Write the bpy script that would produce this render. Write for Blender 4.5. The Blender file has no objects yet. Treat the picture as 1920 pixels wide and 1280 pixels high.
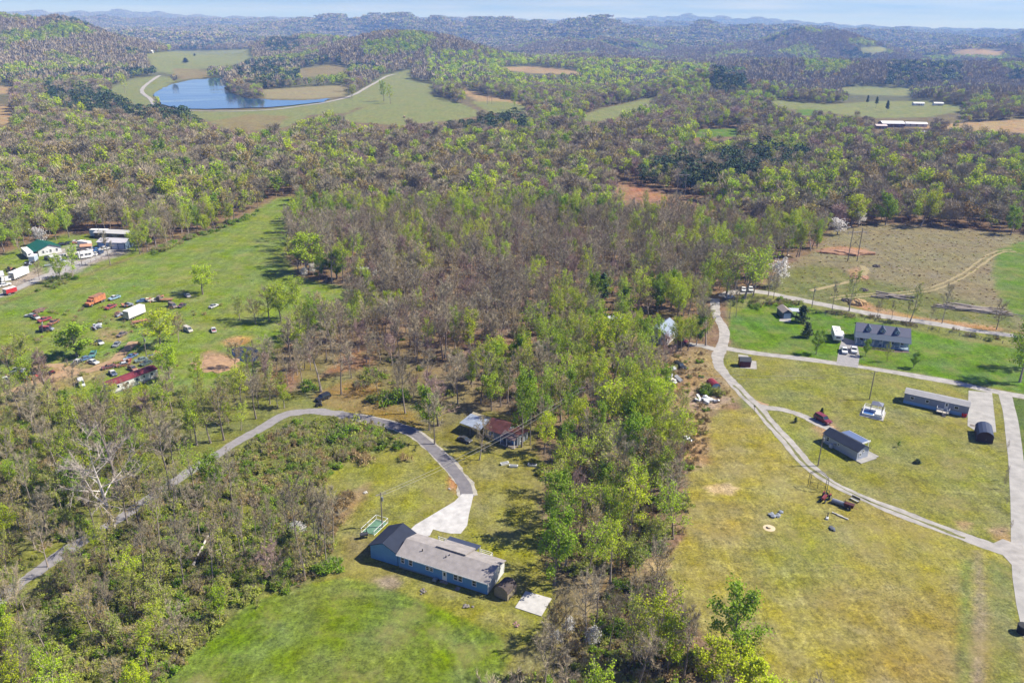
import bpy, bmesh, math, random
import numpy as np
from mathutils import Vector, Matrix

random.seed(7)
RNG = np.random.default_rng(7)
scene = bpy.context.scene
COL = scene.collection
R_ = math.radians

# ------------------------------------------------------------------ camera
CAM_H, FPX = 97.0, 1493.33
PITCH, ROLL = R_(21.7), R_(1.0)
cam_data = bpy.data.cameras.new('camera')
cam_data.lens, cam_data.sensor_width = 28.0, 36.0
cam_data.clip_start, cam_data.clip_end = 1.0, 40000.0
cam = bpy.data.objects.new('camera', cam_data)
COL.objects.link(cam)
_f = Vector((0, math.cos(PITCH), -math.sin(PITCH)))
_r0, _u0 = Vector((1, 0, 0)), Vector((0, math.sin(PITCH), math.cos(PITCH)))
_r = _r0 * math.cos(ROLL) + _u0 * math.sin(ROLL)
_u = _u0 * math.cos(ROLL) - _r0 * math.sin(ROLL)
_m = Matrix((_r, _u, -_f)).transposed().to_4x4()
_m.translation = (0, 0, CAM_H)
cam.matrix_world = _m
scene.camera = cam

# ------------------------------------------------------------------ sky and sun
SUN_EL, SUN_AZ = R_(47), R_(84)          # azimuth clockwise from +Y
world = bpy.data.worlds.new('World')
scene.world = world
world.use_nodes = True
wn = world.node_tree
bg = wn.nodes['Background']
sky = wn.nodes.new('ShaderNodeTexSky')
sky.sky_type = 'NISHITA'
sky.sun_disc = False
sky.sun_elevation, sky.sun_rotation = SUN_EL, SUN_AZ
sky.altitude, sky.air_density, sky.dust_density, sky.ozone_density = 300, 1.0, 0.2, 3.0
tint = wn.nodes.new('ShaderNodeMix'); tint.data_type = 'RGBA'; tint.blend_type = 'MULTIPLY'; tint.inputs[0].default_value = 1.0
tint.inputs[7].default_value = (.42, .61, 1.24, 1)      # clear blue spring air
wn.links.new(sky.outputs[0], tint.inputs[6])
wtc = wn.nodes.new('ShaderNodeTexCoord'); wmp = wn.nodes.new('ShaderNodeMapping'); wmp.inputs['Scale'].default_value = (3.0, 3.0, 55.0)
wnz = wn.nodes.new('ShaderNodeTexNoise'); wnz.inputs['Scale'].default_value = 1.6; wnz.inputs['Detail'].default_value = 5
wmr = wn.nodes.new('ShaderNodeMapRange'); wmr.inputs[1].default_value = .42; wmr.inputs[2].default_value = .72; wmr.inputs[3].default_value = 0; wmr.inputs[4].default_value = .55
wcl = wn.nodes.new('ShaderNodeMix'); wcl.data_type = 'RGBA'; wcl.blend_type = 'MIX'      # thin high cloud: the same light without the blue
wbw = wn.nodes.new('ShaderNodeHueSaturation'); wbw.inputs['Saturation'].default_value = .25; wbw.inputs['Value'].default_value = 1.05
wn.links.new(wtc.outputs['Generated'], wmp.inputs[0]); wn.links.new(wmp.outputs[0], wnz.inputs['Vector']); wn.links.new(wnz.outputs[0], wmr.inputs[0]); wn.links.new(wmr.outputs[0], wcl.inputs[0])
wn.links.new(tint.outputs[2], wcl.inputs[6]); wn.links.new(tint.outputs[2], wbw.inputs['Color']); wn.links.new(wbw.outputs[0], wcl.inputs[7]); wn.links.new(wcl.outputs[2], bg.inputs[0])
bg.inputs[1].default_value = 0.072
sun_data = bpy.data.lights.new('sun', 'SUN')
sun_data.energy, sun_data.angle, sun_data.color = 5.0, R_(0.5), (1.0, 0.955, 0.86)
sun = bpy.data.objects.new('sun', sun_data)
COL.objects.link(sun)
_sv = Vector((math.sin(SUN_AZ) * math.cos(SUN_EL), math.cos(SUN_AZ) * math.cos(SUN_EL), math.sin(SUN_EL)))
sun.rotation_euler = _sv.to_track_quat('Z', 'Y').to_euler()
sun.location = (200, 60, 300)
scene.view_settings.view_transform = 'Standard'
scene.view_settings.look = 'None'
scene.view_settings.exposure = 0.84
scene.view_settings.gamma = 1.0
scene.view_settings.use_curve_mapping = False
cy = scene.cycles
cy.max_bounces, cy.diffuse_bounces, cy.glossy_bounces = 5, 2, 2
cy.transmission_bounces, cy.volume_bounces, cy.transparent_max_bounces = 3, 0, 6
cy.caustics_reflective = cy.caustics_refractive = False

# ------------------------------------------------------------------ picture <-> place
cP, sP, cR, sR = math.cos(PITCH), math.sin(PITCH), math.cos(ROLL), math.sin(ROLL)
def ray(u, v):
    a, b = (u - 960) / FPX, (v - 640) / FPX
    x, y = a * cR + b * sR, -a * sR + b * cR
    return x, cP - y * sP, -sP - y * cP
def proj(X, Y, Z):
    X, Y, Z = np.asarray(X, float), np.asarray(Y, float), np.asarray(Z, float) - CAM_H
    D = Y * cP - Z * sP
    Ds = np.where(D > 1, D, 1.0)
    x, y = X / Ds, -(Y * sP + Z * cP) / Ds
    u, v = (x * cR - y * sR) * FPX + 960, (x * sR + y * cR) * FPX + 640
    bad = D <= 1
    return np.where(bad, -9e4, u), np.where(bad, 9e4, v)
def crest(u, v, dist):
    d = ray(u, v)
    k = dist / math.hypot(d[0], d[1])
    return d[0] * k, d[1] * k, CAM_H + d[2] * k

def sstep(a, b, x):
    t = np.clip((x - a) / (b - a), 0, 1)
    return t * t * (3 - 2 * t)
_W = [(math.cos(a) * k, math.sin(a) * k, ph, am) for a, k, ph, am in
      [(RNG.uniform(0, 6.28), 6.283 / w, RNG.uniform(0, 6.28), w) for w in (310, 370, 450, 540, 660, 820, 1100)]]
def rolls(x, y):
    s = 0
    for kx, ky, ph, w in _W:
        s = s + np.sin(kx * x + ky * y + ph) * (w / 600.0)
    return s
_HILLS = []
for u, vt, D, hw, rad in [(765, 58, 2150, 100, 190), (690, 86, 2000, 60, 120), (840, 84, 2050, 70, 150), (575, 52, 2750, 55, 200),
                          (630, 74, 2600, 50, 200), (520, 74, 2700, 40, 150),
                          (20, 32, 2450, 110, 350), (120, 52, 2300, 60, 200), (-160, 28, 2500, 140, 350),
                          (1430, 64, 3500, 75, 300), (1570, 60, 3450, 75, 280), (1500, 62, 3600, 50, 280),
                          (1330, 128, 1330, 62, 90), (1260, 158, 1250, 50, 80), (1000, 150, 1500, 70, 100)]:
    x, y, z = crest(u, vt, D)
    _HILLS.append((x, y, hw / FPX * D, rad, max(z - 14, 5)))
_RIDGES = []
for D, wdt, prof in [
    (5200, 620, [(-700, 36), (-200, 40), (60, 40), (150, 44), (230, 43), (300, 50), (330, 48), (400, 44), (450, 47), (530, 42), (620, 30),
                 (660, 40), (740, 30), (790, 42), (830, 40), (862, 46), (905, 37), (960, 43), (1020, 46), (1080, 43), (1120, 39), (1160, 48), (1200, 52),
                 (1240, 48), (1280, 52), (1320, 44), (1350, 52), (1420, 50), (1500, 51), (1560, 55), (1640, 58), (1700, 62), (1760, 63), (1800, 61),
                 (1850, 66), (1920, 62), (2100, 66), (2600, 68)]),
    (3900, 420, [(-700, 66), (0, 56), (60, 52), (180, 62), (260, 54), (330, 62), (450, 66), (560, 74), (700, 70), (900, 80), (1060, 66), (1140, 64), (1230, 72),
                 (1400, 84), (1600, 88), (1750, 78), (1920, 80), (2600, 86)]),
    (7600, 700, [(-700, 30), (0, 34), (200, 32), (500, 37), (700, 36), (1000, 40), (1200, 44), (1300, 46), (1500, 50), (1700, 56), (1920, 58), (2600, 62)]),
    (11500, 1100, [(-700, 14), (0, 25), (120, 26), (230, 25), (330, 31), (420, 34), (600, 37), (950, 41), (1130, 42), (1200, 37), (1290, 35), (1380, 40), (1450, 42),
                   (1600, 50), (1800, 57), (1920, 59), (2600, 66)])]:
    az, hz = [], []
    for u, v in prof:
        x, y, z = crest(u, v - 3, D)
        z = CAM_H + (z - CAM_H) * (1.7 if D == 5200 else 1.2)
        az.append(math.atan2(x, y)); hz.append(max(z - 4, 8))
    _RIDGES.append((D, wdt, np.array(az), np.array(hz)))
LAKE_PX = [(288, 180), (304, 168), (328, 158), (360, 151), (420, 146), (427, 158), (420, 168), (440, 178), (470, 186), (520, 189), (570, 190), (622, 186),
           (606, 192), (560, 198), (500, 203), (400, 206), (335, 205), (303, 197)]
_lk = []
for _i in range(len(LAKE_PX)):          # an uneven shore
    (_a, _b), (_c, _d) = LAKE_PX[_i], LAKE_PX[(_i + 1) % len(LAKE_PX)]
    for _t in (0, .2, .4, .6, .8):
        _lk.append((_a + (_c - _a) * _t + RNG.normal(0, 1.6), _b + (_d - _b) * _t + RNG.normal(0, .45)))
LAKE_PX = _lk
_lx, _ly = crest(420, 178, 1120)[:2]
def height(x, y):
    x, y = np.asarray(x, float), np.asarray(y, float)
    r = np.hypot(x, y)
    a = np.arctan2(x, y)
    z = 0.22 * np.sin(x * .071 + 1.3) * np.sin(y * .064 + .4) + 0.16 * np.sin(x * .033 - y * .041)
    far = sstep(750, 1900, r)
    lk = 1 - sstep(330, 620, np.hypot((x - _lx), (y - _ly)))
    w = rolls(x, y)
    z = z + far * (1 - lk) * (w * 4.2 + 4)
    z = z - 26 * sstep(2300, 3200, r)
    for hx, hy, st, sr, hh in _HILLS:
        d = math.hypot(hx, hy)
        tx, ty = hy / d, -hx / d
        p, q = (x - hx) * tx + (y - hy) * ty, (x - hx) * hx / d + (y - hy) * hy / d
        g = hh * np.exp(-.5 * ((p / st) ** 2 + (q / sr) ** 2)) * (1 + .06 * np.sin(x * .03) * np.sin(y * .027))
        z = z + np.maximum(g - .65 * np.maximum(z, 0), 0)
    back = np.cos(a) > .3
    for D, wd, az, hz in _RIDGES:
        dd = D + 420 * np.sin(a * 9 + D) + 180 * np.sin(a * 31 + 2)
        pr = np.interp(a, az, hz) * (1 + .05 * np.sin(a * 160 + D) + .04 * np.sin(a * 330))
        g = pr * np.exp(-((r - dd) / wd) ** 2)
        z = z + np.where(back, np.maximum(g - np.maximum(z, 0), 0), 0)
    return z
def hz(x, y):
    if x * x + y * y < 490000:
        return 0.22 * math.sin(x * .071 + 1.3) * math.sin(y * .064 + .4) + 0.16 * math.sin(x * .033 - y * .041)
    return float(height(x, y))
def at(u, v, zo=0.0):
    """ground point seen at a pixel"""
    d = ray(u, v)
    if d[2] > -1e-3:
        raise ValueError('above horizon')
    t = CAM_H / -d[2]
    for _ in range(12):
        t = (CAM_H - hz(d[0] * t, d[1] * t) - zo) / -d[2]
    return Vector((d[0] * t, d[1] * t, hz(d[0] * t, d[1] * t)))
def pip(poly, u, v):
    u, v = np.asarray(u), np.asarray(v)
    inside = np.zeros(u.shape, bool)
    n = len(poly)
    for i in range(n):
        x1, y1 = poly[i]; x2, y2 = poly[(i + 1) % n]
        if y1 == y2:
            continue
        c = ((y1 > v) != (y2 > v)) & (u < (x2 - x1) * (v - y1) / (y2 - y1) + x1)
        inside ^= c
    return inside

# ------------------------------------------------------------------ materials
MATS = {}
def mat(name, col, rough=.8, metal=0.0, spec=.3, noise=0.0, nscale=3.0, hue=0.0, bump=0.0, transl=0.0, rnd=0.0, rnd2=None, emis=0.0):
    if name in MATS:
        return MATS[name]
    m = bpy.data.materials.new(name); m.use_nodes = True
    nt = m.node_tree; b = nt.nodes['Principled BSDF']
    b.inputs['Roughness'].default_value = rough
    b.inputs['Metallic'].default_value = metal
    b.inputs['Specular IOR Level'].default_value = spec
    c = nt.nodes.new('ShaderNodeRGB'); c.outputs[0].default_value = (*col, 1)
    out = c.outputs[0]
    if rnd2 is not None or rnd:
        oi = nt.nodes.new('ShaderNodeObjectInfo')
    if rnd2 is not None:
        mx = nt.nodes.new('ShaderNodeMix'); mx.data_type = 'RGBA'
        nt.links.new(oi.outputs['Random'], mx.inputs[0]); nt.links.new(out, mx.inputs[6]); mx.inputs[7].default_value = (*rnd2, 1)
        out = mx.outputs[2]
    if rnd:
        hs = nt.nodes.new('ShaderNodeHueSaturation')
        mm = nt.nodes.new('ShaderNodeMath'); mm.operation = 'MULTIPLY_ADD'
        fr = nt.nodes.new('ShaderNodeMath'); fr.operation = 'FRACT'
        f7 = nt.nodes.new('ShaderNodeMath'); f7.operation = 'MULTIPLY'; f7.inputs[1].default_value = 7.31
        nt.links.new(oi.outputs['Random'], f7.inputs[0]); nt.links.new(f7.outputs[0], fr.inputs[0])
        nt.links.new(fr.outputs[0], mm.inputs[0]); mm.inputs[1].default_value = 2 * rnd; mm.inputs[2].default_value = 1 - rnd
        nt.links.new(mm.outputs[0], hs.inputs['Value']); nt.links.new(out, hs.inputs['Color']); out = hs.outputs[0]
    if noise:
        tc = nt.nodes.new('ShaderNodeTexCoord')
        nz = nt.nodes.new('ShaderNodeTexNoise'); nz.inputs['Scale'].default_value = nscale; nz.inputs['Detail'].default_value = 5
        nt.links.new(tc.outputs['Object'], nz.inputs['Vector'])
        mr = nt.nodes.new('ShaderNodeMapRange'); mr.inputs[1].default_value = .25; mr.inputs[2].default_value = .75
        mr.inputs[3].default_value = 1 - noise; mr.inputs[4].default_value = 1 + noise
        nt.links.new(nz.outputs[0], mr.inputs[0])
        h2 = nt.nodes.new('ShaderNodeHueSaturation'); nt.links.new(out, h2.inputs['Color']); nt.links.new(mr.outputs[0], h2.inputs['Value'])
        out = h2.outputs[0]
        if bump:
            bp = nt.nodes.new('ShaderNodeBump'); bp.inputs['Strength'].default_value = bump; bp.inputs['Distance'].default_value = .1
            nt.links.new(nz.outputs[0], bp.inputs['Height']); nt.links.new(bp.outputs[0], b.inputs['Normal'])
    nt.links.new(out, b.inputs['Base Color'])
    if transl:
        tr = nt.nodes.new('ShaderNodeBsdfTranslucent'); nt.links.new(out, tr.inputs[0])
        ms = nt.nodes.new('ShaderNodeMixShader'); ms.inputs[0].default_value = transl
        nt.links.new(b.outputs[0], ms.inputs[1]); nt.links.new(tr.outputs[0], ms.inputs[2])
        nt.links.new(ms.outputs[0], nt.nodes['Material Output'].inputs[0])
    MATS[name] = m
    return m

def tag(o, label=None, cat=None, group=None, kind=None):
    if label: o['label'] = label
    if cat: o['category'] = cat
    if group: o['group'] = group
    if kind: o['kind'] = kind
    return o
def mesh_obj(name, V, F, m, parent=None, smooth=False, link=True):
    me = bpy.data.meshes.new(name)
    me.from_pydata([tuple(p) for p in V], [], F)
    for mm in (m if isinstance(m, (list, tuple)) else [m]):
        me.materials.append(mm)
    if smooth:
        me.polygons.foreach_set('use_smooth', [True] * len(me.polygons))
    o = bpy.data.objects.new(name, me)
    if link: COL.objects.link(o)
    if parent: o.parent = parent
    return o
def empty(name, loc=(0, 0, 0), rz=0.0, label=None, cat=None, group=None):
    o = bpy.data.objects.new(name, None)
    o.empty_display_size = .5
    o.location = loc; o.rotation_euler = (0, 0, rz)
    COL.objects.link(o)
    return tag(o, label, cat, group)
# ------------------------------------------------------------------ what covers the land (outlines read on the ground)
C_LITTER, C_BRUSH = (.27, .175, .105), (.22, .23, .055)
C_LAWN, C_MOWN, C_OLIVE, C_MEADOW = (.135, .245, .016), (.185, .245, .030), (.350, .300, .075), (.215, .290, .042)
C_DRYGRASS, C_BROWN, C_TAN, C_DIRT, C_PASTURE = (.30, .245, .10), (.275, .235, .125), (.47, .33, .155), (.50, .285, .14), (.26, .29, .095)
C_GRAVEL = (.46, .43, .40)
P_MEADOW = [(572, 365), (520, 371), (482, 392), (440, 418), (385, 440), (330, 452), (262, 478), (150, 520), (75, 545), (-60, 590), (-300, 640), (-300, 790), (0, 752),
            (90, 735), (200, 748), (255, 742), (330, 738), (440, 730), (505, 690), (535, 640), (600, 602), (650, 600), (692, 572), (690, 545), (600, 530), (556, 516), (536, 480), (545, 425)]
P_LOT = [(-200, 560), (0, 478), (60, 455), (120, 440), (260, 440), (262, 476), (150, 518), (75, 543), (-60, 588)]
P_HOUSELAWN = [(604, 905), (632, 868), (700, 850), (765, 828), (800, 824), (832, 838), (880, 842), (955, 838), (1005, 850), (1032, 885), (1010, 935), (1018, 985), (1010, 1040),
               (1035, 1085), (1040, 1130), (1005, 1190), (960, 1230), (930, 1290), (900, 1420), (220, 1420), (300, 1285), (380, 1200), (432, 1150), (505, 1112), (600, 1088), (640, 1060), (640, 1005), (612, 965)]
P_MOWN = [(400, 1182), (470, 1128), (560, 1098), (640, 1082), (700, 1092), (770, 1118), (850, 1150), (930, 1188), (962, 1215), (930, 1290), (900, 1420), (220, 1420), (300, 1285)]
P_SCRUB = [(555, 790), (640, 780), (740, 800), (792, 830), (700, 850), (632, 868), (604, 905), (612, 965), (560, 1000), (480, 962), (430, 930), (335, 915), (430, 850), (500, 805)]
P_CLEARING = [(605, 762), (582, 742), (640, 716), (690, 700), (716, 716), (705, 742), (770, 770), (800, 800), (780, 806), (700, 782)]
P_RIGHTFIELD = [(1288, 880), (1322, 790), (1350, 770), (1410, 765), (1440, 800), (1500, 872), (1560, 912), (1650, 952), (1800, 1008), (1900, 1048), (2100, 1090), (2300, 1420),
                (1480, 1420), (1440, 1290), (1350, 1230), (1300, 1170), (1262, 1100), (1238, 1062), (1285, 1005), (1290, 930)]
P_LAWN2 = [(1345, 690), (1380, 664), (1500, 672), (1640, 690), (1770, 713), (1800, 738), (1885, 745), (1908, 1010), (1890, 1022), (1800, 1000), (1650, 945), (1560, 905), (1500, 860), (1450, 800), (1400, 738), (1368, 710)]
P_EAST = [(1895, 745), (2300, 800), (2300, 1100), (1920, 1035), (1912, 1000)]
P_LAWN3 = [(1362, 620), (1375, 590), (1405, 572), (1480, 563), (1560, 588), (1640, 603), (1800, 638), (1920, 655), (2300, 715), (2300, 800), (1920, 738), (1790, 712), (1640, 686), (1500, 667), (1400, 656), (1372, 640)]
P_BROWN = [(1470, 500), (1530, 470), (1560, 430), (1650, 418), (1800, 428), (1920, 438), (2300, 470), (2300, 690), (1920, 622), (1700, 592), (1550, 565), (1430, 542)]
P_BROWNLOW = [(1470, 505), (1540, 495), (1620, 520), (1720, 545), (1800, 560), (1890, 590), (1920, 622), (1700, 592), (1550, 565), (1430, 542)]
P_GREENR = [(1870, 468), (1920, 452), (2300, 480), (2300, 640), (1930, 605), (1890, 580), (1866, 540), (1862, 500)]
P_CUT = [(1140, 336), (1190, 345), (1240, 358), (1290, 368), (1345, 395), (1420, 432), (1450, 452), (1400, 440), (1330, 415), (1280, 392), (1220, 390), (1160, 372)]
P_WOODYARD = [(1130, 585), (1210, 575), (1290, 590), (1320, 610), (1250, 650), (1190, 660), (1120, 630), (1080, 610)]
P_TANPATCH = [(1250, 668), (1325, 652), (1352, 690), (1392, 745), (1330, 778), (1330, 870), (1290, 885), (1268, 790), (1252, 740)]
P_DRIVESIDE = [(840, 838), (880, 842), (905, 890), (900, 930), (876, 928), (860, 880)]
P_SHACK = [(800, 820), (850, 790), (920, 770), (1000, 790), (1010, 850), (955, 842), (880, 846), (838, 842)]
FIELDS_FAR = [
    ([(200, 168), (250, 148), (300, 142), (335, 150), (300, 168), (286, 182), (292, 200), (255, 196), (225, 186)], C_PASTURE),
    ([(292, 204), (400, 208), (500, 205), (600, 192), (655, 184), (690, 192), (650, 212), (580, 216), (545, 236), (500, 246), (420, 242), (388, 226), (330, 212)], C_PASTURE),
    ([(395, 228), (470, 214), (540, 218), (520, 240), (440, 246)], C_DRYGRASS),
    ([(652, 182), (690, 162), (726, 140), (775, 130), (768, 150), (822, 160), (806, 176), (840, 186), (868, 196), (912, 214), (850, 226), (750, 236), (625, 226), (680, 202)], C_PASTURE),
    ([(866, 162), (905, 178), (985, 192), (985, 206), (900, 192), (870, 176)], C_TAN),
    ([(880, 190), (940, 190), (1000, 200), (980, 212), (920, 212)], C_PASTURE),
    ([(268, 102), (330, 96), (470, 93), (478, 108), (430, 124), (380, 130), (335, 142), (290, 132)], C_PASTURE),
    ([(320, 128), (390, 132), (395, 145), (335, 150)], C_DRYGRASS),
    ([(485, 169), (545, 165), (640, 160), (662, 165), (640, 181), (580, 186), (500, 185)], (.36, .31, .15)),
    ([(560, 130), (620, 120), (660, 128), (620, 142), (560, 146)], C_DRYGRASS),
    ([(1072, 226), (1120, 206), (1228, 182), (1238, 192), (1190, 212), (1120, 228)], C_PASTURE),
    ([(915, 128), (1000, 124), (1080, 132), (1100, 140), (1000, 138)], C_TAN),
    ([(1398, 180), (1480, 190), (1560, 196), (1640, 190), (1740, 189), (1830, 204), (1740, 220), (1640, 222), (1480, 204)], C_PASTURE),
    ([(1500, 205), (1535, 206), (1525, 218), (1490, 216)], C_LAWN),
    ([(1700, 240), (1780, 232), (1850, 228), (1940, 222), (2300, 228), (2300, 262), (1920, 250), (1850, 246)], C_TAN),
    ([(1300, 243), (1388, 241), (1388, 256), (1300, 258)], C_LAWN),
    ([(1560, 165), (1640, 162), (1720, 168), (1700, 180), (1600, 178)], C_PASTURE),
    ([(1770, 94), (1830, 91), (1890, 96), (1870, 104), (1790, 102)], C_TAN),
    ([(1610, 90), (1660, 88), (1665, 96), (1620, 98)], C_PASTURE),
    ([(-100, 160), (32, 163), (34, 176), (-100, 178)], C_TAN),
    ([(0, 196), (26, 200), (22, 232), (-60, 240)], C_TAN),
]
P_RIGHTALL = [(1362, 560), (1390, 550), (1430, 541), (1700, 590), (2300, 690), (2300, 1420), (1480, 1420), (1440, 1290), (1420, 900), (1400, 780), (1345, 690), (1372, 640), (1366, 600)]
LAYERS = [(P_RIGHTALL, (.23, .25, .06), 3), (P_SCRUB, C_BRUSH, 4), (P_MEADOW, C_MEADOW, 3), (P_LOT, C_MEADOW, 3), (P_HOUSELAWN, (.29, .28, .055), 3), (P_MOWN, C_MOWN, 3), (P_CLEARING, (.30, .215, .06), 4),
          (P_SHACK, (.24, .215, .05), 4), (P_RIGHTFIELD, C_OLIVE, 3), (P_LAWN2, (.275, .275, .060), 2), (P_EAST, (.12, .18, .03), 3), (P_LAWN3, C_LAWN, 2), (P_BROWN, C_BROWN, 3),
          (P_BROWNLOW, (.19, .205, .06), 6), (P_GREENR, (.15, .24, .03), 2), (P_CUT, (.36, .215, .12), 3), (P_WOODYARD, (.27, .2, .08), 4), (P_TANPATCH, (.38, .275, .13), 4)]
LAYERS += [(p, c, 1.2) for p, c in FIELDS_FAR]
# smaller patches: bare dirt, worn or rank grass, spoil
PATCHES = [([(372, 668), (392, 656), (430, 664), (440, 680), (418, 694), (385, 692)], (.42, .26, .14), 3), ([(412, 640), (440, 630), (474, 632), (466, 646), (425, 650)], (.48, .30, .13), 3),
           ([(845, 880), (862, 890), (858, 925), (838, 915)], C_DIRT, 3), ([(1318, 912), (1360, 906), (1388, 914), (1370, 928), (1330, 924)], (.62, .47, .28), 3),
           ([(1524, 800), (1560, 790), (1575, 812), (1545, 822)], C_DIRT, 4), ([(1790, 975), (1815, 978), (1820, 995), (1800, 992)], (.42, .29, .15), 4), ([(1850, 990), (1890, 985), (1905, 1020), (1870, 1015)], (.42, .29, .15), 4),
           ([(1540, 466), (1570, 462), (1625, 466), (1626, 476), (1570, 478)], C_DIRT, 2), ([(1590, 505), (1612, 500), (1625, 520), (1600, 530)], (.45, .27, .14), 3),
           ([(1590, 568), (1610, 560), (1640, 575), (1700, 590), (1760, 600), (1870, 612), (1880, 622), (1760, 610), (1640, 590)], C_DIRT, 3),
           ([(1270, 785), (1325, 780), (1322, 850), (1290, 880), (1275, 850)], (.50, .34, .15), 4), ([(1290, 735), (1380, 745), (1330, 770), (1290, 765)], (.42, .31, .22), 4),
           ([(700, 1085), (740, 1078), (758, 1095), (725, 1108)], (.36, .28, .17), 4), ([(880, 1140), (960, 1150), (990, 1180), (930, 1170)], (.30, .26, .07), 6),
           ([(0, 735), (100, 690), (190, 672), (240, 655), (200, 700), (110, 735), (30, 760)], (.36, .30, .12), 6), ([(95, 688), (130, 680), (150, 700), (110, 715)], (.50, .33, .18), 4),
           ([(182, 620), (235, 615), (240, 640), (190, 640)], (.38, .30, .13), 5), ([(640, 700), (700, 690), (712, 640), (650, 660), (590, 710)], (.33, .18, .10), 6),
           ([(480, 690), (560, 690), (560, 730), (520, 740)], (.30, .17, .09), 6), ([(100, 470), (150, 455), (165, 500), (125, 520), (90, 510)], (.46, .42, .38), 3),
           ([(140, 470), (235, 452), (240, 475), (160, 500)], (.42, .36, .30), 3), ([(0, 535), (70, 500), (95, 520), (0, 560)], (.46, .38, .30), 4),
           ([(1200, 1052), (1250, 1048), (1262, 1064), (1220, 1070)], (.58, .40, .17), 2), ([(610, 960), (640, 930), (700, 900), (690, 925), (640, 985)], (.36, .25, .13), 6),
           ([(1170, 345), (1230, 360), (1290, 375), (1240, 380), (1180, 368)], (.42, .22, .12), 4), ([(1826, 1032), (1842, 1030), (1850, 1150), (1846, 1300), (1816, 1300), (1826, 1150)], (.33, .27, .15), 5), ([(1852, 1045), (1895, 1060), (1915, 1180), (1920, 1300), (1856, 1300), (1858, 1150)], (.24, .25, .07), 6), ([(1804, 1050), (1822, 1045), (1820, 1300), (1790, 1300)], (.22, .25, .06), 6), ([(1400, 1000), (1480, 960), (1600, 1010), (1560, 1120), (1430, 1100)], (.30, .29, .065), 30), ([(640, 1000), (700, 1010), (700, 1040), (650, 1050)], (.25, .22, .06), 6)]
LAYERS += PATCHES
P_SIDE = [(1335, 640), (1400, 640), (1490, 830), (1420, 830), (1330, 780)]
P_BARNS = [(1640, 222), (1745, 222), (1745, 240), (1640, 240)]
P_BARNS2 = [(1700, 244), (1800, 244), (1880, 250), (1880, 260), (1700, 256)]
OPEN_NEAR = [P_SIDE, P_RIGHTALL, P_MEADOW, P_LOT, P_HOUSELAWN, P_CLEARING, P_RIGHTFIELD, P_LAWN2, P_EAST, P_LAWN3, P_BROWN, P_TANPATCH, P_SHACK]
OPEN_FAR = [p for p, c in FIELDS_FAR] + [LAKE_PX, P_CUT, P_BARNS]

# ------------------------------------------------------------------ ground: one sheet of rings widening with distance
rings = [0.0, 30.0, 60.0, 80.0]
while rings[-1] < 15500:
    r = rings[-1]
    rings.append(r + (.85 if r < 140 else r * .0062 if r < 1100 else r * .014))
rings = np.array(rings[1:])
angs = np.concatenate([np.arange(-.84, .84, .0056), np.linspace(.84, 2 * math.pi - .84, 46)[:-1]])
NA, NR = len(angs), len(rings)
GX = (rings[:, None] * np.sin(angs)[None]).ravel()
GY = (rings[:, None] * np.cos(angs)[None]).ravel()
GZ = height(GX, GY)
gu, gv = proj(GX, GY, GZ)
gcol = np.tile(np.array(C_LITTER), (len(GX), 1))
lowleft = sstep(-30, 30, -(GX + 18) - (GY - 190) * .35) * sstep(260, 200, np.hypot(GX, GY))
gcol = gcol * (1 - lowleft[:, None]) + np.array(C_BRUSH) * lowleft[:, None]
farf = sstep(600, 1500, np.hypot(GX, GY))[:, None]
gcol = gcol * (1 - farf) + np.array((.14, .15, .065)) * farf
for poly, c, feather in LAYERS:
    us, vs = [p[0] for p in poly], [p[1] for p in poly]
    near = (gu > min(us) - 12) & (gu < max(us) + 12) & (gv > min(vs) - 12) & (gv < max(vs) + 12)
    idx = np.nonzero(near)[0]
    if len(idx) == 0: continue
    acc = np.zeros(len(idx))
    K = 10
    for k in range(K):
        ju, jv = RNG.normal(0, feather, len(idx)), RNG.normal(0, feather * .6, len(idx))
        acc += pip(poly, gu[idx] + ju, gv[idx] + jv)
    acc = (acc / K)[:, None]
    gcol[idx] = gcol[idx] * (1 - acc) + np.array(c) * acc
V = np.stack([GX, GY, GZ], 1)
i0 = (np.arange(NR - 1)[:, None] * NA + np.arange(NA)[None]).ravel()
i1 = (np.arange(NR - 1)[:, None] * NA + (np.arange(NA)[None] + 1) % NA).ravel()
faces = np.stack([i0, i0 + NA, i1 + NA, i1], 1)
gm = bpy.data.meshes.new('ground')
gcol *= .57
gmow = pip(P_MOWN, gu, gv) * 1.0 + pip(P_RIGHTFIELD, gu, gv) * .35
gm.vertices.add(len(V) + 1); gm.vertices.foreach_set('co', np.vstack([V, [[0, 0, 0]]]).astype(np.float32).ravel())
nf = len(faces)
tri = np.stack([np.full(NA, len(V)), np.arange(NA), (np.arange(NA) + 1) % NA], 1)
gm.loops.add(nf * 4 + NA * 3)
gm.loops.foreach_set('vertex_index', np.concatenate([faces.ravel(), tri.ravel()]).astype(np.int32))
gm.polygons.add(nf + NA)
gm.polygons.foreach_set('loop_start', np.concatenate([np.arange(nf) * 4, nf * 4 + np.arange(NA) * 3]).astype(np.int32))
gm.polygons.foreach_set('use_smooth', np.ones(nf + NA, bool))
gm.update(calc_edges=True)
ca = gm.color_attributes.new('cover', 'FLOAT_COLOR', 'POINT')
ca.data.foreach_set('color', np.vstack([np.c_[gcol, gmow], [[.15, .14, .05, 0]]]).astype(np.float32).ravel())

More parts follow.
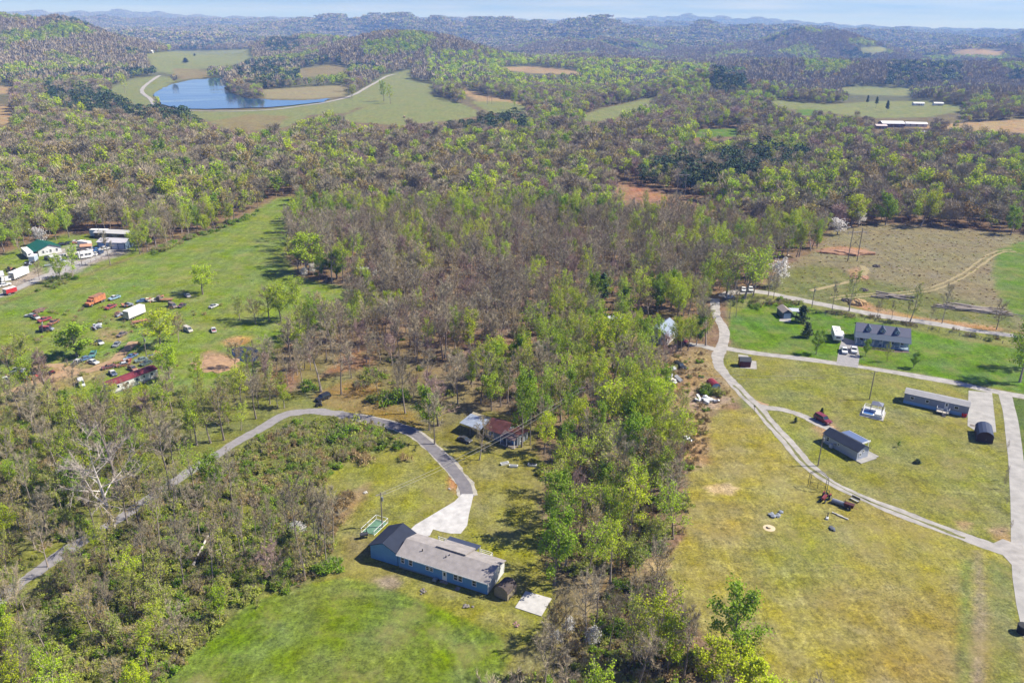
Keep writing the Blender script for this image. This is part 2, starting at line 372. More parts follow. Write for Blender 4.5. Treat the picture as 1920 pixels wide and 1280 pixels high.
def ground_material():
    m = bpy.data.materials.new('ground_cover'); m.use_nodes = True
    nt = m.node_tree; L = nt.links.new; b = nt.nodes['Principled BSDF']
    b.inputs['Roughness'].default_value = .95; b.inputs['Specular IOR Level'].default_value = .1
    at_ = nt.nodes.new('ShaderNodeAttribute'); at_.attribute_name = 'cover'
    tc = nt.nodes.new('ShaderNodeTexCoord')
    def noise(scale, detail=6, rough=.6, stretch=None, rot=0.0):
        n = nt.nodes.new('ShaderNodeTexNoise'); n.inputs['Scale'].default_value = scale; n.inputs['Detail'].default_value = detail; n.inputs['Roughness'].default_value = rough
        if stretch:
            mp = nt.nodes.new('ShaderNodeMapping'); mp.inputs['Scale'].default_value = stretch; mp.inputs['Rotation'].default_value = (0, 0, rot)
            L(tc.outputs['Object'], mp.inputs[0]); L(mp.outputs[0], n.inputs['Vector'])
        else:
            L(tc.outputs['Object'], n.inputs['Vector'])
        return n.outputs[0]
    def rng(x, a, b_, lo=.3, hi=.7):
        r = nt.nodes.new('ShaderNodeMapRange'); r.inputs[1].default_value = lo; r.inputs[2].default_value = hi; r.inputs[3].default_value = a; r.inputs[4].default_value = b_
        L(x, r.inputs[0]); return r.outputs[0]
    def mul(a, b_):
        n = nt.nodes.new('ShaderNodeMath'); n.operation = 'MULTIPLY'; L(a, n.inputs[0]); L(b_, n.inputs[1]); return n.outputs[0]
    big, mid, fine = noise(.035, 5), noise(.22, 6, .65), noise(2.2, 6, .75)
    streak = noise(.5, 4, .6, (1, .07, 1), R_(38)); streak2 = noise(.35, 4, .6, (.09, 1, 1), R_(-12))
    val = mul(mul(rng(mid, .76, 1.22), rng(fine, .5, 1.5, .34, .66)), mul(rng(streak, .84, 1.16), rng(streak2, .90, 1.10)))
    # mower rounds
    c0 = at(640, 1290); mp = nt.nodes.new('ShaderNodeMapping'); mp.inputs['Location'].default_value = (-c0.x, -c0.y, 0); mp.inputs['Scale'].default_value = (1, 1, 0)
    L(tc.outputs['Object'], mp.inputs[0]); wv = nt.nodes.new('ShaderNodeTexWave'); wv.wave_type = 'RINGS'; wv.rings_direction = 'Z'; wv.inputs['Scale'].default_value = .16; wv.inputs['Distortion'].default_value = 5.0; wv.inputs['Detail'].default_value = 3; wv.inputs['Detail Scale'].default_value = .25
    L(mp.outputs[0], wv.inputs['Vector'])
    mw = nt.nodes.new('ShaderNodeMix'); mw.data_type = 'FLOAT'; L(at_.outputs['Alpha'], mw.inputs[0]); mw.inputs[2].default_value = 1.0; L(rng(wv.outputs[0], .90, 1.10, 0, 1), mw.inputs[3])
    val = mul(mul(val, mw.outputs[0]), rng(noise(.8, 5, .75), .72, 1.28, .36, .64))
    hs = nt.nodes.new('ShaderNodeHueSaturation'); L(at_.outputs[0], hs.inputs['Color'])
    L(rng(big, .478, .522), hs.inputs['Hue']); L(rng(noise(.12, 5), .80, 1.2), hs.inputs['Saturation']); L(val, hs.inputs['Value'])
    # straw-coloured worn spots
    mx = nt.nodes.new('ShaderNodeMix'); mx.data_type = 'RGBA'
    L(rng(noise(.09, 8, .7), 0, .6, .50, .70), mx.inputs[0]); L(hs.outputs[0], mx.inputs[6]); mx.inputs[7].default_value = (.235, .195, .08, 1)
    L(mx.outputs[2], b.inputs['Base Color'])
    bp = nt.nodes.new('ShaderNodeBump'); bp.inputs['Strength'].default_value = .55; bp.inputs['Distance'].default_value = .18
    L(fine, bp.inputs['Height']); L(bp.outputs[0], b.inputs['Normal'])
    return m
gm.materials.append(ground_material())
ground = bpy.data.objects.new('ground', gm)
COL.objects.link(ground)
tag(ground, kind='structure')

# ------------------------------------------------------------------ roads, drives and tracks
def smooth_path(pts, n=8):
    P = [np.array(p, float) for p in pts]
    P = [2 * P[0] - P[1]] + P + [2 * P[-1] - P[-2]]
    out = []
    for i in range(1, len(P) - 2):
        for t in np.linspace(0, 1, n, endpoint=False):
            a, b, c, d = P[i - 1], P[i], P[i + 1], P[i + 2]
            out.append(.5 * ((2 * b) + (c - a) * t + (2 * a - 5 * b + 4 * c - d) * t * t + (3 * b - a - 3 * c + d) * t ** 3))
    out.append(P[-2])
    return np.array(out)
def ribbon(name, px, width, m, lift=.03, rag=.0, cols=4, world=False, taper=None):
    pts = [at(*p)[:2] for p in px] if not world else px
    q = smooth_path(pts, 10)
    dense = [q[0]]
    for a, b in zip(q[:-1], q[1:]):
        k = max(1, int(np.hypot(*(b - a)) / 1.2))
        for j in range(1, k + 1): dense.append(a + (b - a) * j / k)
    q = np.array(dense)
    tg = np.gradient(q, axis=0); tg /= np.linalg.norm(tg, axis=1)[:, None] + 1e-9
    nrm = np.stack([-tg[:, 1], tg[:, 0]], 1)
    V, F = [], []
    n = len(q)
    wob = [np.convolve(RNG.normal(0, rag, n + 6), np.ones(7) / 7, 'valid') * 2 for _ in range(2)]
    for i in range(n):
        w = width if taper is None else width + (taper - width) * i / (n - 1)
        for c in range(cols + 1):
            s = (c / cols - .5) * w
            if c == 0: s -= wob[0][i]
            if c == cols: s += wob[1][i]
            x, y = q[i] + nrm[i] * s
            V.append((x, y, hz(x, y) + lift))
    for i in range(n - 1):
        for c in range(cols):
            a = i * (cols + 1) + c
            F.append((a, a + 1, a + cols + 2, a + cols + 1))
    o = mesh_obj(name, V, F, m, smooth=True)
    return tag(o, kind='structure')
def patch(name, px, m, lift=.02, step=1.5, world=False, thick=0.0):
    P = [tuple(at(*p)[:2]) for p in px] if not world else px
    bm = bmesh.new()
    vs = [bm.verts.new((x, y, 0)) for x, y in P]
    f = bm.faces.new(vs)
    if f.normal.z < 0: f.normal_flip()
    bmesh.ops.triangulate(bm, faces=[f])
    if step:
        for _ in range(4):
            es = [e for e in bm.edges if e.calc_length() > step * 2.5]
            if not es: break
            bmesh.ops.subdivide_edges(bm, edges=es, cuts=1, use_grid_fill=False)
            bmesh.ops.triangulate(bm, faces=bm.faces[:])
    for v in bm.verts: v.co.z = hz(v.co.x, v.co.y) + lift
    if thick:
        r = bmesh.ops.extrude_face_region(bm, geom=bm.faces[:])
        for v in [g for g in r['geom'] if isinstance(g, bmesh.types.BMVert)]: v.co.z += thick
    bmesh.ops.recalc_face_normals(bm, faces=bm.faces[:])
    me = bpy.data.meshes.new(name); bm.to_mesh(me); bm.free()
    me.materials.append(m)
    o = bpy.data.objects.new(name, me); COL.objects.link(o)
    return o
M_LANE = mat('lane_asphalt', (0.223, 0.208, 0.208), .9, noise=.16, nscale=.9, bump=.2)
M_ASPH = mat('dark_asphalt', (0.15, 0.14, 0.145), .9, noise=.22, nscale=.8, bump=.2)
M_GRAV = mat('pale_gravel', (.30, .28, .255), .95, noise=.28, nscale=.45, bump=.15)
M_WGRAV = mat('white_gravel', (.42, .405, .385), .95, noise=.25, nscale=.6, bump=.2)
M_TRACK = mat('worn_track', (0.26, 0.211, 0.105), .95, noise=.25, nscale=1.4, bump=.4)
M_DIRT = mat('bare_dirt', (0.31, 0.205, 0.112), .95, noise=.22, nscale=.7, bump=.5)
M_CONC = mat('concrete', (.30, .285, .26), .9, noise=.22, nscale=.4)
M_GRASSMID = mat('grass_strip', (0.136, 0.136, 0.043), .95, noise=.3, nscale=1.5, bump=.4)
ribbon('road', [(-180, 1245), (-60, 1165), (0, 1122), (70, 1072), (150, 1018), (230, 968), (275, 938), (330, 900), (400, 857), (470, 814), (535, 778), (575, 770), (612, 772), (640, 777)], 3.2, M_LANE, .035, .35)
ribbon('driveway_shoulder', [(636, 777), (680, 784), (735, 796), (775, 812), (812, 842), (848, 878), (868, 905), (878, 930)], 4.2, mat('shoulder_gravel', (0.31, 0.285, 0.236), .95, noise=.3, nscale=1.2), .03, .35)
ribbon('driveway', [(636, 777), (680, 784), (735, 796), (775, 812), (812, 842), (848, 878), (868, 905), (878, 932)], 3.0, M_ASPH, .045, .12)
tag(patch('gravel_drive', [(866, 926), (888, 926), (884, 945), (879, 965), (876, 985), (864, 1000), (846, 1000), (826, 996), (812, 992), (806, 1004), (784, 1012), (762, 1000), (778, 984), (805, 968), (835, 950), (852, 940)], M_WGRAV, .05), kind='structure')
ribbon('road', [(1352, 556), (1375, 548), (1420, 547), (1470, 556), (1520, 566), (1580, 578), (1650, 592), (1750, 606), (1850, 623), (1930, 634), (2100, 660)], 4.4, M_GRAV, .03, .5)
ribbon('gravel_drive', [(1340, 560), (1342, 585), (1352, 608), (1359, 632), (1352, 655), (1346, 672), (1356, 697), (1385, 730), (1425, 772), (1470, 822), (1512, 870), (1560, 905), (1640, 942), (1740, 982), (1840, 1018), (1920, 1045), (2050, 1090)], 3.3, M_GRAV, .035, .3)
ribbon('grass_strip', [(1375, 722), (1400, 746), (1425, 772), (1470, 822), (1512, 870), (1560, 905), (1640, 942), (1740, 982), (1810, 1008)], .7, M_GRASSMID, .045, .3, 2)
ribbon('gravel_drive', [(1350, 650), (1372, 655), (1420, 662), (1500, 672), (1640, 692), (1770, 714), (1860, 733), (1960, 752), (2150, 790)], 3.5, M_GRAV, .04, .25)
ribbon('gravel_drive', [(1418, 762), (1450, 764), (1490, 774), (1530, 790), (1562, 806)], 2.7, M_GRAV, .04, .4)
ribbon('gravel_drive', [(1292, 645), (1315, 648), (1345, 656)], 3.0, M_GRAV, .045, .3)
ribbon('concrete_lane', [(1884, 738), (1893, 775), (1901, 830), (1908, 900), (1912, 970), (1914, 1040), (1920, 1110), (1945, 1220)], 3.4, M_CONC, .05, .05)
tag(patch('concrete_lane', [(1880, 1010), (1895, 1016), (1914, 1010), (1925, 1050), (1912, 1075), (1880, 1040), (1850, 1024)], M_GRAV, .055), kind='structure')
tag(patch('concrete_drive', [(1816, 732), (1860, 736), (1868, 810), (1836, 812), (1814, 798)], M_CONC, .05), kind='structure')
tag(patch('gravel_drive', [(1568, 682), (1574, 650), (1580, 632), (1606, 640), (1612, 668), (1608, 690)], mat('grey_gravel', (0.248, 0.236, 0.229), .95, noise=.2, nscale=2), .045), kind='structure')
ribbon('gravel_drive', [(-120, 600), (-20, 562), (40, 538), (90, 516), (140, 500), (190, 478), (225, 462)], 4.2, M_GRAV, .04, .3)
tag(patch('gravel_yard', [(92, 510), (100, 490), (115, 478), (135, 486), (150, 494), (120, 512), (100, 520)], M_GRAV, .05), kind='structure')
ribbon('dirt_track', [(-60, 775), (0, 744), (40, 726), (90, 708), (130, 700), (175, 692), (212, 676), (236, 656), (250, 640)], 3.4, M_DIRT, .035, .5)
ribbon('dirt_track', [(60, 690), (100, 684), (125, 690), (150, 702)], 3.0, M_DIRT, .04, .5)
for off in (-1, 1):
    base = [(1900, 470), (1872, 473), (1846, 487), (1815, 510), (1785, 527), (1745, 542), (1690, 550), (1640, 552), (1590, 556), (1560, 560)]
    W = smooth_path([at(*p)[:2] for p in base], 4)
    tg = np.gradient(W, axis=0); tg /= np.linalg.norm(tg, axis=1)[:, None]
    W = W + np.stack([-tg[:, 1], tg[:, 0]], 1) * off * 1.3
    ribbon('wheel_track', [tuple(p) for p in W], 1.1, M_TRACK, .03, .25, 2, world=True)
ribbon('dirt_track', [(1618, 498), (1622, 508), (1600, 525), (1560, 536), (1520, 545)], 2.2, M_TRACK, .03, .4)
ribbon('dirt_track', [(1392, 745), (1440, 760)], 1.5, M_DIRT, .03, .3)
ribbon('dam_road', [(300, 142), (276, 158), (266, 172), (282, 186), (294, 199), (330, 206), (400, 209), (480, 208), (560, 200), (640, 186), (668, 176), (700, 158), (740, 140)], 5.5, M_GRAV, .3, .4, 2)

# ------------------------------------------------------------------ water
def water_mat(name, col, rough):
    m = bpy.data.materials.new(name); m.use_nodes = True
    nt = m.node_tree; b = nt.nodes['Principled BSDF']
    b.inputs['Base Color'].default_value = (*col, 1); b.inputs['Roughness'].default_value = rough; b.inputs['IOR'].default_value = 1.33; b.inputs['Specular IOR Level'].default_value = .5
    tc = nt.nodes.new('ShaderNodeTexCoord'); nz = nt.nodes.new('ShaderNodeTexNoise'); nz.inputs['Scale'].default_value = .25; nz.inputs['Detail'].default_value = 4
    nt.links.new(tc.outputs['Object'], nz.inputs['Vector'])
    bp = nt.nodes.new('ShaderNodeBump'); bp.inputs['Strength'].default_value = .25; bp.inputs['Distance'].default_value = .3
    nt.links.new(nz.outputs[0], bp.inputs['Height']); nt.links.new(bp.outputs[0], b.inputs['Normal'])
    return m
tag(patch('lake', LAKE_PX, water_mat('lake_water', (.015, .07, .14), .05), .9, 0), kind='structure')
tag(patch('pond', [(434, 655), (450, 650), (470, 650), (484, 656), (486, 668), (478, 678), (460, 680), (444, 674), (436, 666)], water_mat('pond_water', (.012, .022, .04), .05), .1, 0), kind='structure')
# ------------------------------------------------------------------ trees
M_BARK = mat('bark', (.26, .215, .18), .9, rnd=.35, noise=.25, nscale=2)
M_PALEBARK = mat('pale_bark', (.52, .47, .41), .9, noise=.3, nscale=.6)
M_TWIG = mat('bare_twigs', (.37, .30, .20), .95, rnd=.25, rnd2=(.32, .285, .19), spec=.1)
M_REDTWIG = mat('mauve_twigs', (.38, .27, .225), .95, rnd=.15, spec=.1)
LEAFC = {'lime': ((.47, .545, .018), (.33, .48, .022)), 'green': ((.18, .30, .020), (.25, .36, .025)), 'bud': ((.36, .31, .08), (.31, .21, .09)), 'olive': ((.36, .40, .05), (.28, .34, .06)),
         'pine': ((.045, .085, .035), (.06, .09, .03)), 'cedar': ((.05, .075, .03), (.07, .095, .03)), 'blossom': ((.80, .78, .76), (.72, .70, .66)),
         'straw': ((.42, .31, .14), (.35, .25, .12)), 'brush': ((.31, .38, .055), (.37, .35, .09))}
M_LEAF = {k: mat(k + '_leaves', a, .7, spec=.15, transl=.0 if k in ('pine', 'cedar', 'straw') else .35, rnd=.18, rnd2=b) for k, (a, b) in LEAFC.items()}

class Geo:
    def __init__(s): s.v, s.f, s.m = [], [], []
    def tube(s, p0, p1, r0, r1, n=5, mi=0):
        p0, p1 = np.array(p0, float), np.array(p1, float)
        d = p1 - p0; d /= np.linalg.norm(d) + 1e-9
        a = np.cross(d, (0, 0, 1) if abs(d[2]) < .9 else (1, 0, 0)); a /= np.linalg.norm(a); b = np.cross(d, a)
        k = len(s.v)
        for p, r in ((p0, r0), (p1, r1)):
            for i in range(n):
                t = 6.2832 * i / n
                s.v.append(p + (a * math.cos(t) + b * math.sin(t)) * r)
        for i in range(n):
            j = (i + 1) % n
            s.f.append((k + i, k + j, k + n + j, k + n + i)); s.m.append(mi)
    def sliver(s, p0, p1, w, rng, mi=0):
        p0, p1 = np.array(p0, float), np.array(p1, float)
        side = np.cross(p1 - p0, rng.normal(size=3)); side /= np.linalg.norm(side) + 1e-9
        k = len(s.v); s.v += [p0 - side * w, p0 + side * w, p1]; s.f.append((k, k + 1, k + 2)); s.m.append(mi)
    def leaf(s, p, size, rng, mi=0, up=.35):
        n = rng.normal(size=3); n[2] = abs(n[2]) + up; n /= np.linalg.norm(n)
        a = np.cross(n, rng.normal(size=3)); a /= np.linalg.norm(a) + 1e-9; b = np.cross(n, a)
        k = len(s.v); l, w = size * rng.uniform(.7, 1.2), size * rng.uniform(.45, .8)
        s.v += [p - a * l, p + b * w, p + a * l, p - b * w]; s.f.append((k, k + 1, k + 2, k + 3)); s.m.append(mi)
    def obj(s, name, mats, parent=None, link=False):
        o = mesh_obj(name, s.v, s.f, mats, parent, link=link)
        if len(mats) > 1: o.data.polygons.foreach_set('material_index', s.m)
        return o

def grow(seed, H, Rr, leafy=0, leaf=.34, nl=13, ns=6, nt=16, first=.3, twigw=.030, tw=1.0, lean=0.0, bark=None, twig=None, leafm=None, up=1.0, multi=1, trunk_r=None):
    """broadleaf tree: tapered trunk, limbs, boughs, twigs, and leaves round the boughs"""
    rng = np.random.default_rng(seed)
    T, C = Geo(), Geo()
    for st in range(multi):
        path = [np.array((0., 0., -.15))]
        top = H * rng.uniform(.78, .9)
        ln = np.array((rng.normal(0, .05) + (rng.normal(0, .25) if multi > 1 else 0) + lean, rng.normal(0, .05) + (rng.normal(0, .25) if multi > 1 else 0), 1.0))
        nseg = 6
        for i in range(nseg):
            ln[:2] += rng.normal(0, .04, 2)
            path.append(path[-1] + ln / np.linalg.norm(ln) * top / nseg)
        r0 = (trunk_r or (.012 * H + .05)) / (1 if multi == 1 else 1.4)
        rad = lambda t: r0 * (1 - t) ** .8 + .025
        for i in range(nseg): T.tube(path[i], path[i + 1], rad(i / nseg) * (1.35 if i == 0 else 1), rad((i + 1) / nseg), 6)
        def along(t):
            x = t * nseg; i = min(int(x), nseg - 1); return path[i] + (path[i + 1] - path[i]) * (x - i)
        az = rng.uniform(0, 6.28)
        for li in range(nl // multi):
            t = first + (1 - first) * ((li + rng.uniform(0, .8)) / (nl // multi)) * .98
            az += 2.4 + rng.normal(0, .3)
            p = along(min(t, .99))
            prof = math.sin(math.pi * min(1, (.22 + .78 * (1 - (t - first) / (1 - first)))) * .62) # wide below, narrow on top
            Ln = Rr * (.45 + .65 * prof) * rng.uniform(.75, 1.15)
            el = rng.uniform(.35, .8) + .45 * (t - first)
            d = np.array((math.cos(az) * math.cos(el), math.sin(az) * math.cos(el), math.sin(el) * up))
            rr = max(rad(t) * .55, .035)
            q = p
            pts = [p]
            for k in range(3):
                d = d + np.array((rng.normal(0, .14), rng.normal(0, .14), .10 * up + rng.normal(0, .08))); d /= np.linalg.norm(d)
                q2 = q + d * Ln / 3
                (T if k < 2 else C).tube(q, q2, rr * (1 - k * .3), rr * (.7 - k * .3) + .012, 4 if k < 2 else 3, 0)
                q = q2; pts.append(q)
            for si in range(ns):
                tt = rng.uniform(.25, 1.0); x = tt * 3; i = min(int(x), 2)
                b0 = pts[i] + (pts[i + 1] - pts[i]) * (x - i)
                bd = d + rng.normal(0, .6, 3); bd[2] += .25 * up; bd /= np.linalg.norm(bd)
                bl = Ln * rng.uniform(.28, .5)
                b1 = b0 + bd * bl
                C.tube(b0, b1, .032 * tw, .014 * tw, 3, 0)
                for k in range(nt):
                    c0 = b0 + (b1 - b0) * rng.uniform(.1, 1)
                    td = bd + rng.normal(0, .65, 3); td[2] += .15; td /= np.linalg.norm(td)
                    C.sliver(c0, c0 + td * rng.uniform(.5, 1.3) * (Rr / 4.0) ** .5, twigw, rng, 0)
                for k in range(leafy):
                    c0 = b0 + (b1 - b0) * rng.uniform(.2, 1.15) + rng.normal(0, .40 * (Rr / 4) ** .5, 3)
                    C.leaf(c0, leaf, rng, 1)
    return T, C
def conifer(seed, H, Rr, n=900, leaf=.4, first=.25, dense=False):
    rng = np.random.default_rng(seed); T, C = Geo(), Geo()
    T.tube((0, 0, -.15), (0, 0, H * .5), .012 * H + .04, .008 * H, 6); T.tube((0, 0, H * .5), (0, 0, H * .97), .008 * H, .02, 5)
    nb = 34
    for i in range(nb):
        t = first + (1 - first) * (i / nb); az = i * 2.4 + rng.normal(0, .3)
        L = Rr * ((1 - t) / (1 - first)) ** (.8 if dense else .6) * rng.uniform(.75, 1.15) + .25
        p = np.array((0, 0, t * H)); e = p + np.array((math.cos(az) * L, math.sin(az) * L, (.25 if not dense else .5) * L * rng.uniform(0, 1)))
        C.tube(p, e, .035, .012, 3, 0)
        for k in range(n // nb):
            s = rng.uniform(.15, 1.05)
            C.leaf(p + (e - p) * s + rng.normal(0, (.30 if not dense else .32) * (Rr / 3) ** .5, 3), leaf, rng, 1, up=.2)
    return T, C
def bush(seed, Rr, Hh, n=420, leaf=.26, twigs=160):
    rng = np.random.default_rng(seed); T, C = Geo(), Geo()
    for i in range(9):
        az = rng.uniform(0, 6.28); e = np.array((math.cos(az) * Rr * .6, math.sin(az) * Rr * .6, Hh * rng.uniform(.5, .85)))
        T.tube((0, 0, -.1), e, .04, .012, 4)
    lob = [np.array((*(rng.normal(0, .55, 2) * Rr), Hh * rng.uniform(.12, .8))) for _ in range(14)]
    for i in range(n):
        c = lob[rng.integers(14)]; d = rng.normal(size=3); d /= np.linalg.norm(d); p = c + d * rng.uniform(.2, 1.2) * np.array((Rr * .38, Rr * .38, Hh * .28)); p[2] = max(p[2], .05)
        C.leaf(p, leaf, rng, 1)
    for i in range(twigs):
        c = lob[rng.integers(14)]; d = rng.normal(size=3); d[2] = abs(d[2]) + .8; d /= np.linalg.norm(d)
        C.sliver(c, c + d * np.array((Rr * .5, Rr * .5, Hh * .8)), .022, rng, 0)
    return T, C
def tuft(seed, Rr, Hh, n=90):
    rng = np.random.default_rng(seed); C = Geo()
    for i in range(n):
        a, q = rng.uniform(0, 6.28), Rr * math.sqrt(rng.uniform(0, 1)); p = np.array((math.cos(a) * q, math.sin(a) * q, -.03))
        C.sliver(p, p + np.array((rng.normal(0, .25) * Hh, rng.normal(0, .25) * Hh, Hh * rng.uniform(.6, 1.1))), .05, rng, 0)
    return C
def puff(seed, H, Rr, n, size, mats, bare, base=.28, trunkw=.12):
    """the same trees seen from afar: a trunk and a crown of loose sprays"""
    rng = np.random.default_rng(seed); G = Geo()
    G.tube((0, 0, -.3), (0, 0, H * .6), trunkw, trunkw * .5, 3, 0)
    lob = []
    for i in range(9):
        t = rng.uniform(base + .08, .88); w = Rr * (1.05 - abs(t - .55) * 1.3)
        a = rng.uniform(0, 6.28); lob.append((np.array((math.cos(a) * w * .6, math.sin(a) * w * .6, t * H)), Rr * rng.uniform(.3, .5)))
    for i in range(n):
        c, q = lob[rng.integers(9)]; d = rng.normal(size=3); d /= np.linalg.norm(d); p = c + d * q * rng.uniform(.45, 1)
        if bare:
            dd = d + np.array((0, 0, .7)); dd /= np.linalg.norm(dd)
            G.sliver(p - dd * .3, p + dd * size * 2.6 * rng.uniform(.5, 1.1), size * .14, rng, 1)
        else:
            G.leaf(p, size, rng, 1)
    if bare:
        for c, q in lob: G.tube((0, 0, H * .3), c, .07, .03, 3, 0)
    return G

# --- libraries of forms: near (trunk + crown), middle distance and far
KINDS = ['bare', 'mauve', 'lime', 'green', 'bud', 'olive', 'pine', 'cedar', 'blossom']
NEAR = {}
def lib(kind, i, T, C, mats, bark=None):
    NEAR.setdefault(kind, []).append((T.obj('trunk', [bark or M_BARK]).data, C.obj('crown', mats).data))
for i in range(6): lib('bare', i, *grow(100 + i, [15, 17, 13, 18, 14, 16][i], [4.0, 4.4, 3.6, 4.2, 4.4, 3.4][i], nt=30, first=[.35, .45, .3, .5, .28, .42][i]), [M_TWIG])
for i in range(3): lib('mauve', i, *grow(120 + i, [11, 13, 9][i], [4.2, 3.8, 3.8][i], nl=15, ns=7, nt=24, first=.22, up=1.25, multi=[1, 1, 3][i]), [M_REDTWIG])
for i in range(5): lib('lime', i, *grow(140 + i, [15, 17, 12, 14, 9][i], [3.8, 4.0, 3.6, 4.2, 3.2][i], leafy=[25, 22, 29, 18, 29][i], leaf=.20, nt=8, first=[.3, .35, .25, .3, .15][i]), [M_TWIG, M_LEAF['lime']])
for i in range(3): lib('green', i, *grow(160 + i, [14, 11, 16][i], [4.4, 3.8, 4.4][i], leafy=[38, 38, 33][i], leaf=.25, nt=5, first=[.18, .14, .24][i]), [M_TWIG, M_LEAF['green']])
for i in range(4): lib('bud', i, *grow(170 + i, [13, 15, 10, 12][i], [4.0, 3.8, 3.6, 4.0][i], leafy=[5, 6, 7, 5][i], leaf=.20, nt=16, first=.28), [M_TWIG, M_LEAF['bud']])
for i in range(4): lib('olive', i, *grow(180 + i, [12, 14, 8, 10][i], [3.8, 3.6, 3.4, 3.4][i], leafy=[14, 13, 17, 15][i], leaf=.20, nt=10, first=[.25, .3, .15, .18][i]), [M_TWIG, M_LEAF['olive']])
for i in range(2): lib('pine', i, *conifer(190 + i, [17, 14][i], [3.2, 2.8][i], 1300, .42, [.4, .3][i]), [M_BARK, M_LEAF['pine']])
for i in range(2): lib('cedar', i, *conifer(195 + i, [8, 6][i], [2.2, 1.8][i], 1500, .3, .06, True), [M_BARK, M_LEAF['cedar']])
for i in range(2): lib('blossom', i, *grow(200 + i, [7.5, 6][i], [3.0, 2.8][i], leafy=11, leaf=.22, nt=8, first=.2), [M_TWIG, M_LEAF['blossom']])
lib('sycamore', 0, *grow(911, 25, 9.5, nl=11, ns=8, nt=26, first=.30, twigw=.035, tw=2.2, lean=-.12, up=.62, trunk_r=.50), [mat('pale_twigs', (.42, .36, .30), .95, spec=.1)], M_PALEBARK)
SHRUB = {}
for nm, lf, n, tw in [('green', 'green', 420, 90), ('lime', 'olive', 380, 130), ('brush', 'brush', 330, 170), ('bare', 'bud', 90, 420), ('straw', 'straw', 120, 380)]:
    for i in range(2):
        T, C = bush(300 + len(SHRUB) * 7 + i, [1.7, 1.3][i], [1.9, 1.4][i], int(n * 2.1), .18, int(tw * 1.0))
        SHRUB.setdefault(nm, []).append((T.obj('stems', [M_BARK]).data, C.obj('foliage', [M_LEAF['straw'] if nm == 'straw' else M_TWIG, M_LEAF[lf]]).data))
PROTO = bpy.data.collections.new('tree_forms')
PROTO_IDX = {}
def proto(key, o):
    i = sum(len(v) for v in PROTO_IDX.values())
    o.name = 'form_%04d' % i
    PROTO.objects.link(o)
    PROTO_IDX.setdefault(key, []).append(i)
for kind in KINDS:
    for (t, c) in NEAR[kind]:
        me = bpy.data.meshes.new('form'); bm = bmesh.new(); bm.from_mesh(t); nt_ = len(bm.faces); bm.from_mesh(c)
        bm.faces.ensure_lookup_table()
        for k, f in enumerate(bm.faces): f.material_index = 0 if k < nt_ else f.material_index + 1
        bm.to_mesh(me); bm.free()
        me.materials.append(t.materials[0])
        for mm in c.materials: me.materials.append(mm)
        proto(('near', kind), bpy.data.objects.new('form', me))
for nm in SHRUB:
    for (t, c) in SHRUB[nm]: proto(('shrub', nm), bpy.data.objects.new('form', c))
TWM = {'bare': M_TWIG, 'mauve': M_REDTWIG}
for kind in KINDS:
    bare = kind in TWM
    m = TWM.get(kind) or M_LEAF[kind]
    for i in range(3):
        H, Rr = {'pine': (14, 3.2), 'cedar': (8, 2.2), 'blossom': (7, 3.0), 'mauve': (12, 4)}.get(kind, (14.5 - i, 4.0))
        if kind in ('pine', 'cedar'):
            G = Geo(); rng = np.random.default_rng(400 + i); G.tube((0, 0, -.2), (0, 0, H * .9), .15, .03, 3, 0)
            for k in range(260):
                t = rng.uniform(.2, 1); a = rng.uniform(0, 6.28); q = Rr * 1.2 * max(math.sin(math.pi * ((1 - t) / .8) ** .8), .12) ** .6 * rng.uniform(.3, 1.05)
                G.leaf(np.array((math.cos(a) * q, math.sin(a) * q, t * H)), .6, rng, 1)
        else:
            G = puff(420 + i + 9 * KINDS.index(kind), H, Rr, 1000 if bare else (420 if kind in ('green', 'lime') else 300), 0.62 if bare else .45, None, bare)
            if kind in ('bud', 'olive', 'lime'):
                rng = np.random.default_rng(77 + i)
                for k in range(150):
                    a = rng.uniform(0, 6.28); t = rng.uniform(.3, .85); q = Rr * rng.uniform(.1, .9) * (1.05 - abs(t - .55) * 1.3)
                    p = np.array((math.cos(a) * q, math.sin(a) * q, t * H)); d = np.array((math.cos(a) * .6, math.sin(a) * .6, 1)); G.sliver(p, p + d * 1.9, .12, rng, 2)
        mats = [M_BARK, m] + ([M_TWIG] if kind in ('bud', 'olive', 'lime') else [])
        proto(('mid', kind), G.obj('form', mats))
for kind in ('bare', 'lime', 'green', 'bud', 'olive', 'pine'):
    for i in range(2):
        G = Geo(); rng = np.random.default_rng(500 + i)
        H, Rr = (15, 4.4)
        for k in range(70):
            d = rng.normal(size=3); d /= np.linalg.norm(d); p = np.array((0, 0, H * .6)) + d * np.array((Rr, Rr, H * .38)) * rng.uniform(.55, 1)
            if kind == 'bare': G.sliver(p - (0, 0, 1.2), p + np.array((d[0], d[1], 1.8)) * 1.2, .75, rng, 0)
            else: G.leaf(p, 1.25, rng, 0)
        proto(('far', kind), G.obj('form', [TWM.get(kind) or M_LEAF[kind]]))
for c in range(5):
    G = Geo(); rng = np.random.default_rng(600 + c)
    for t in range(26):
        x, y = rng.uniform(-34, 34, 2); H, Rr = rng.uniform(11, 17), rng.uniform(4.5, 6.5); mi = int(rng.choice([0, 1, 2, 3], p=[.68, .03, .17, .12]))
        for k in range(11):
            d = rng.normal(size=3); d /= np.linalg.norm(d); d[2] = abs(d[2])
            G.leaf(np.array((x, y, H * .35)) + d * np.array((Rr, Rr, H * .6)), 3.4, rng, mi, up=.1)
    proto(('clump', 'mix'), G.obj('form', [M_TWIG, M_LEAF['lime'], M_LEAF['olive'], M_LEAF['pine']]))

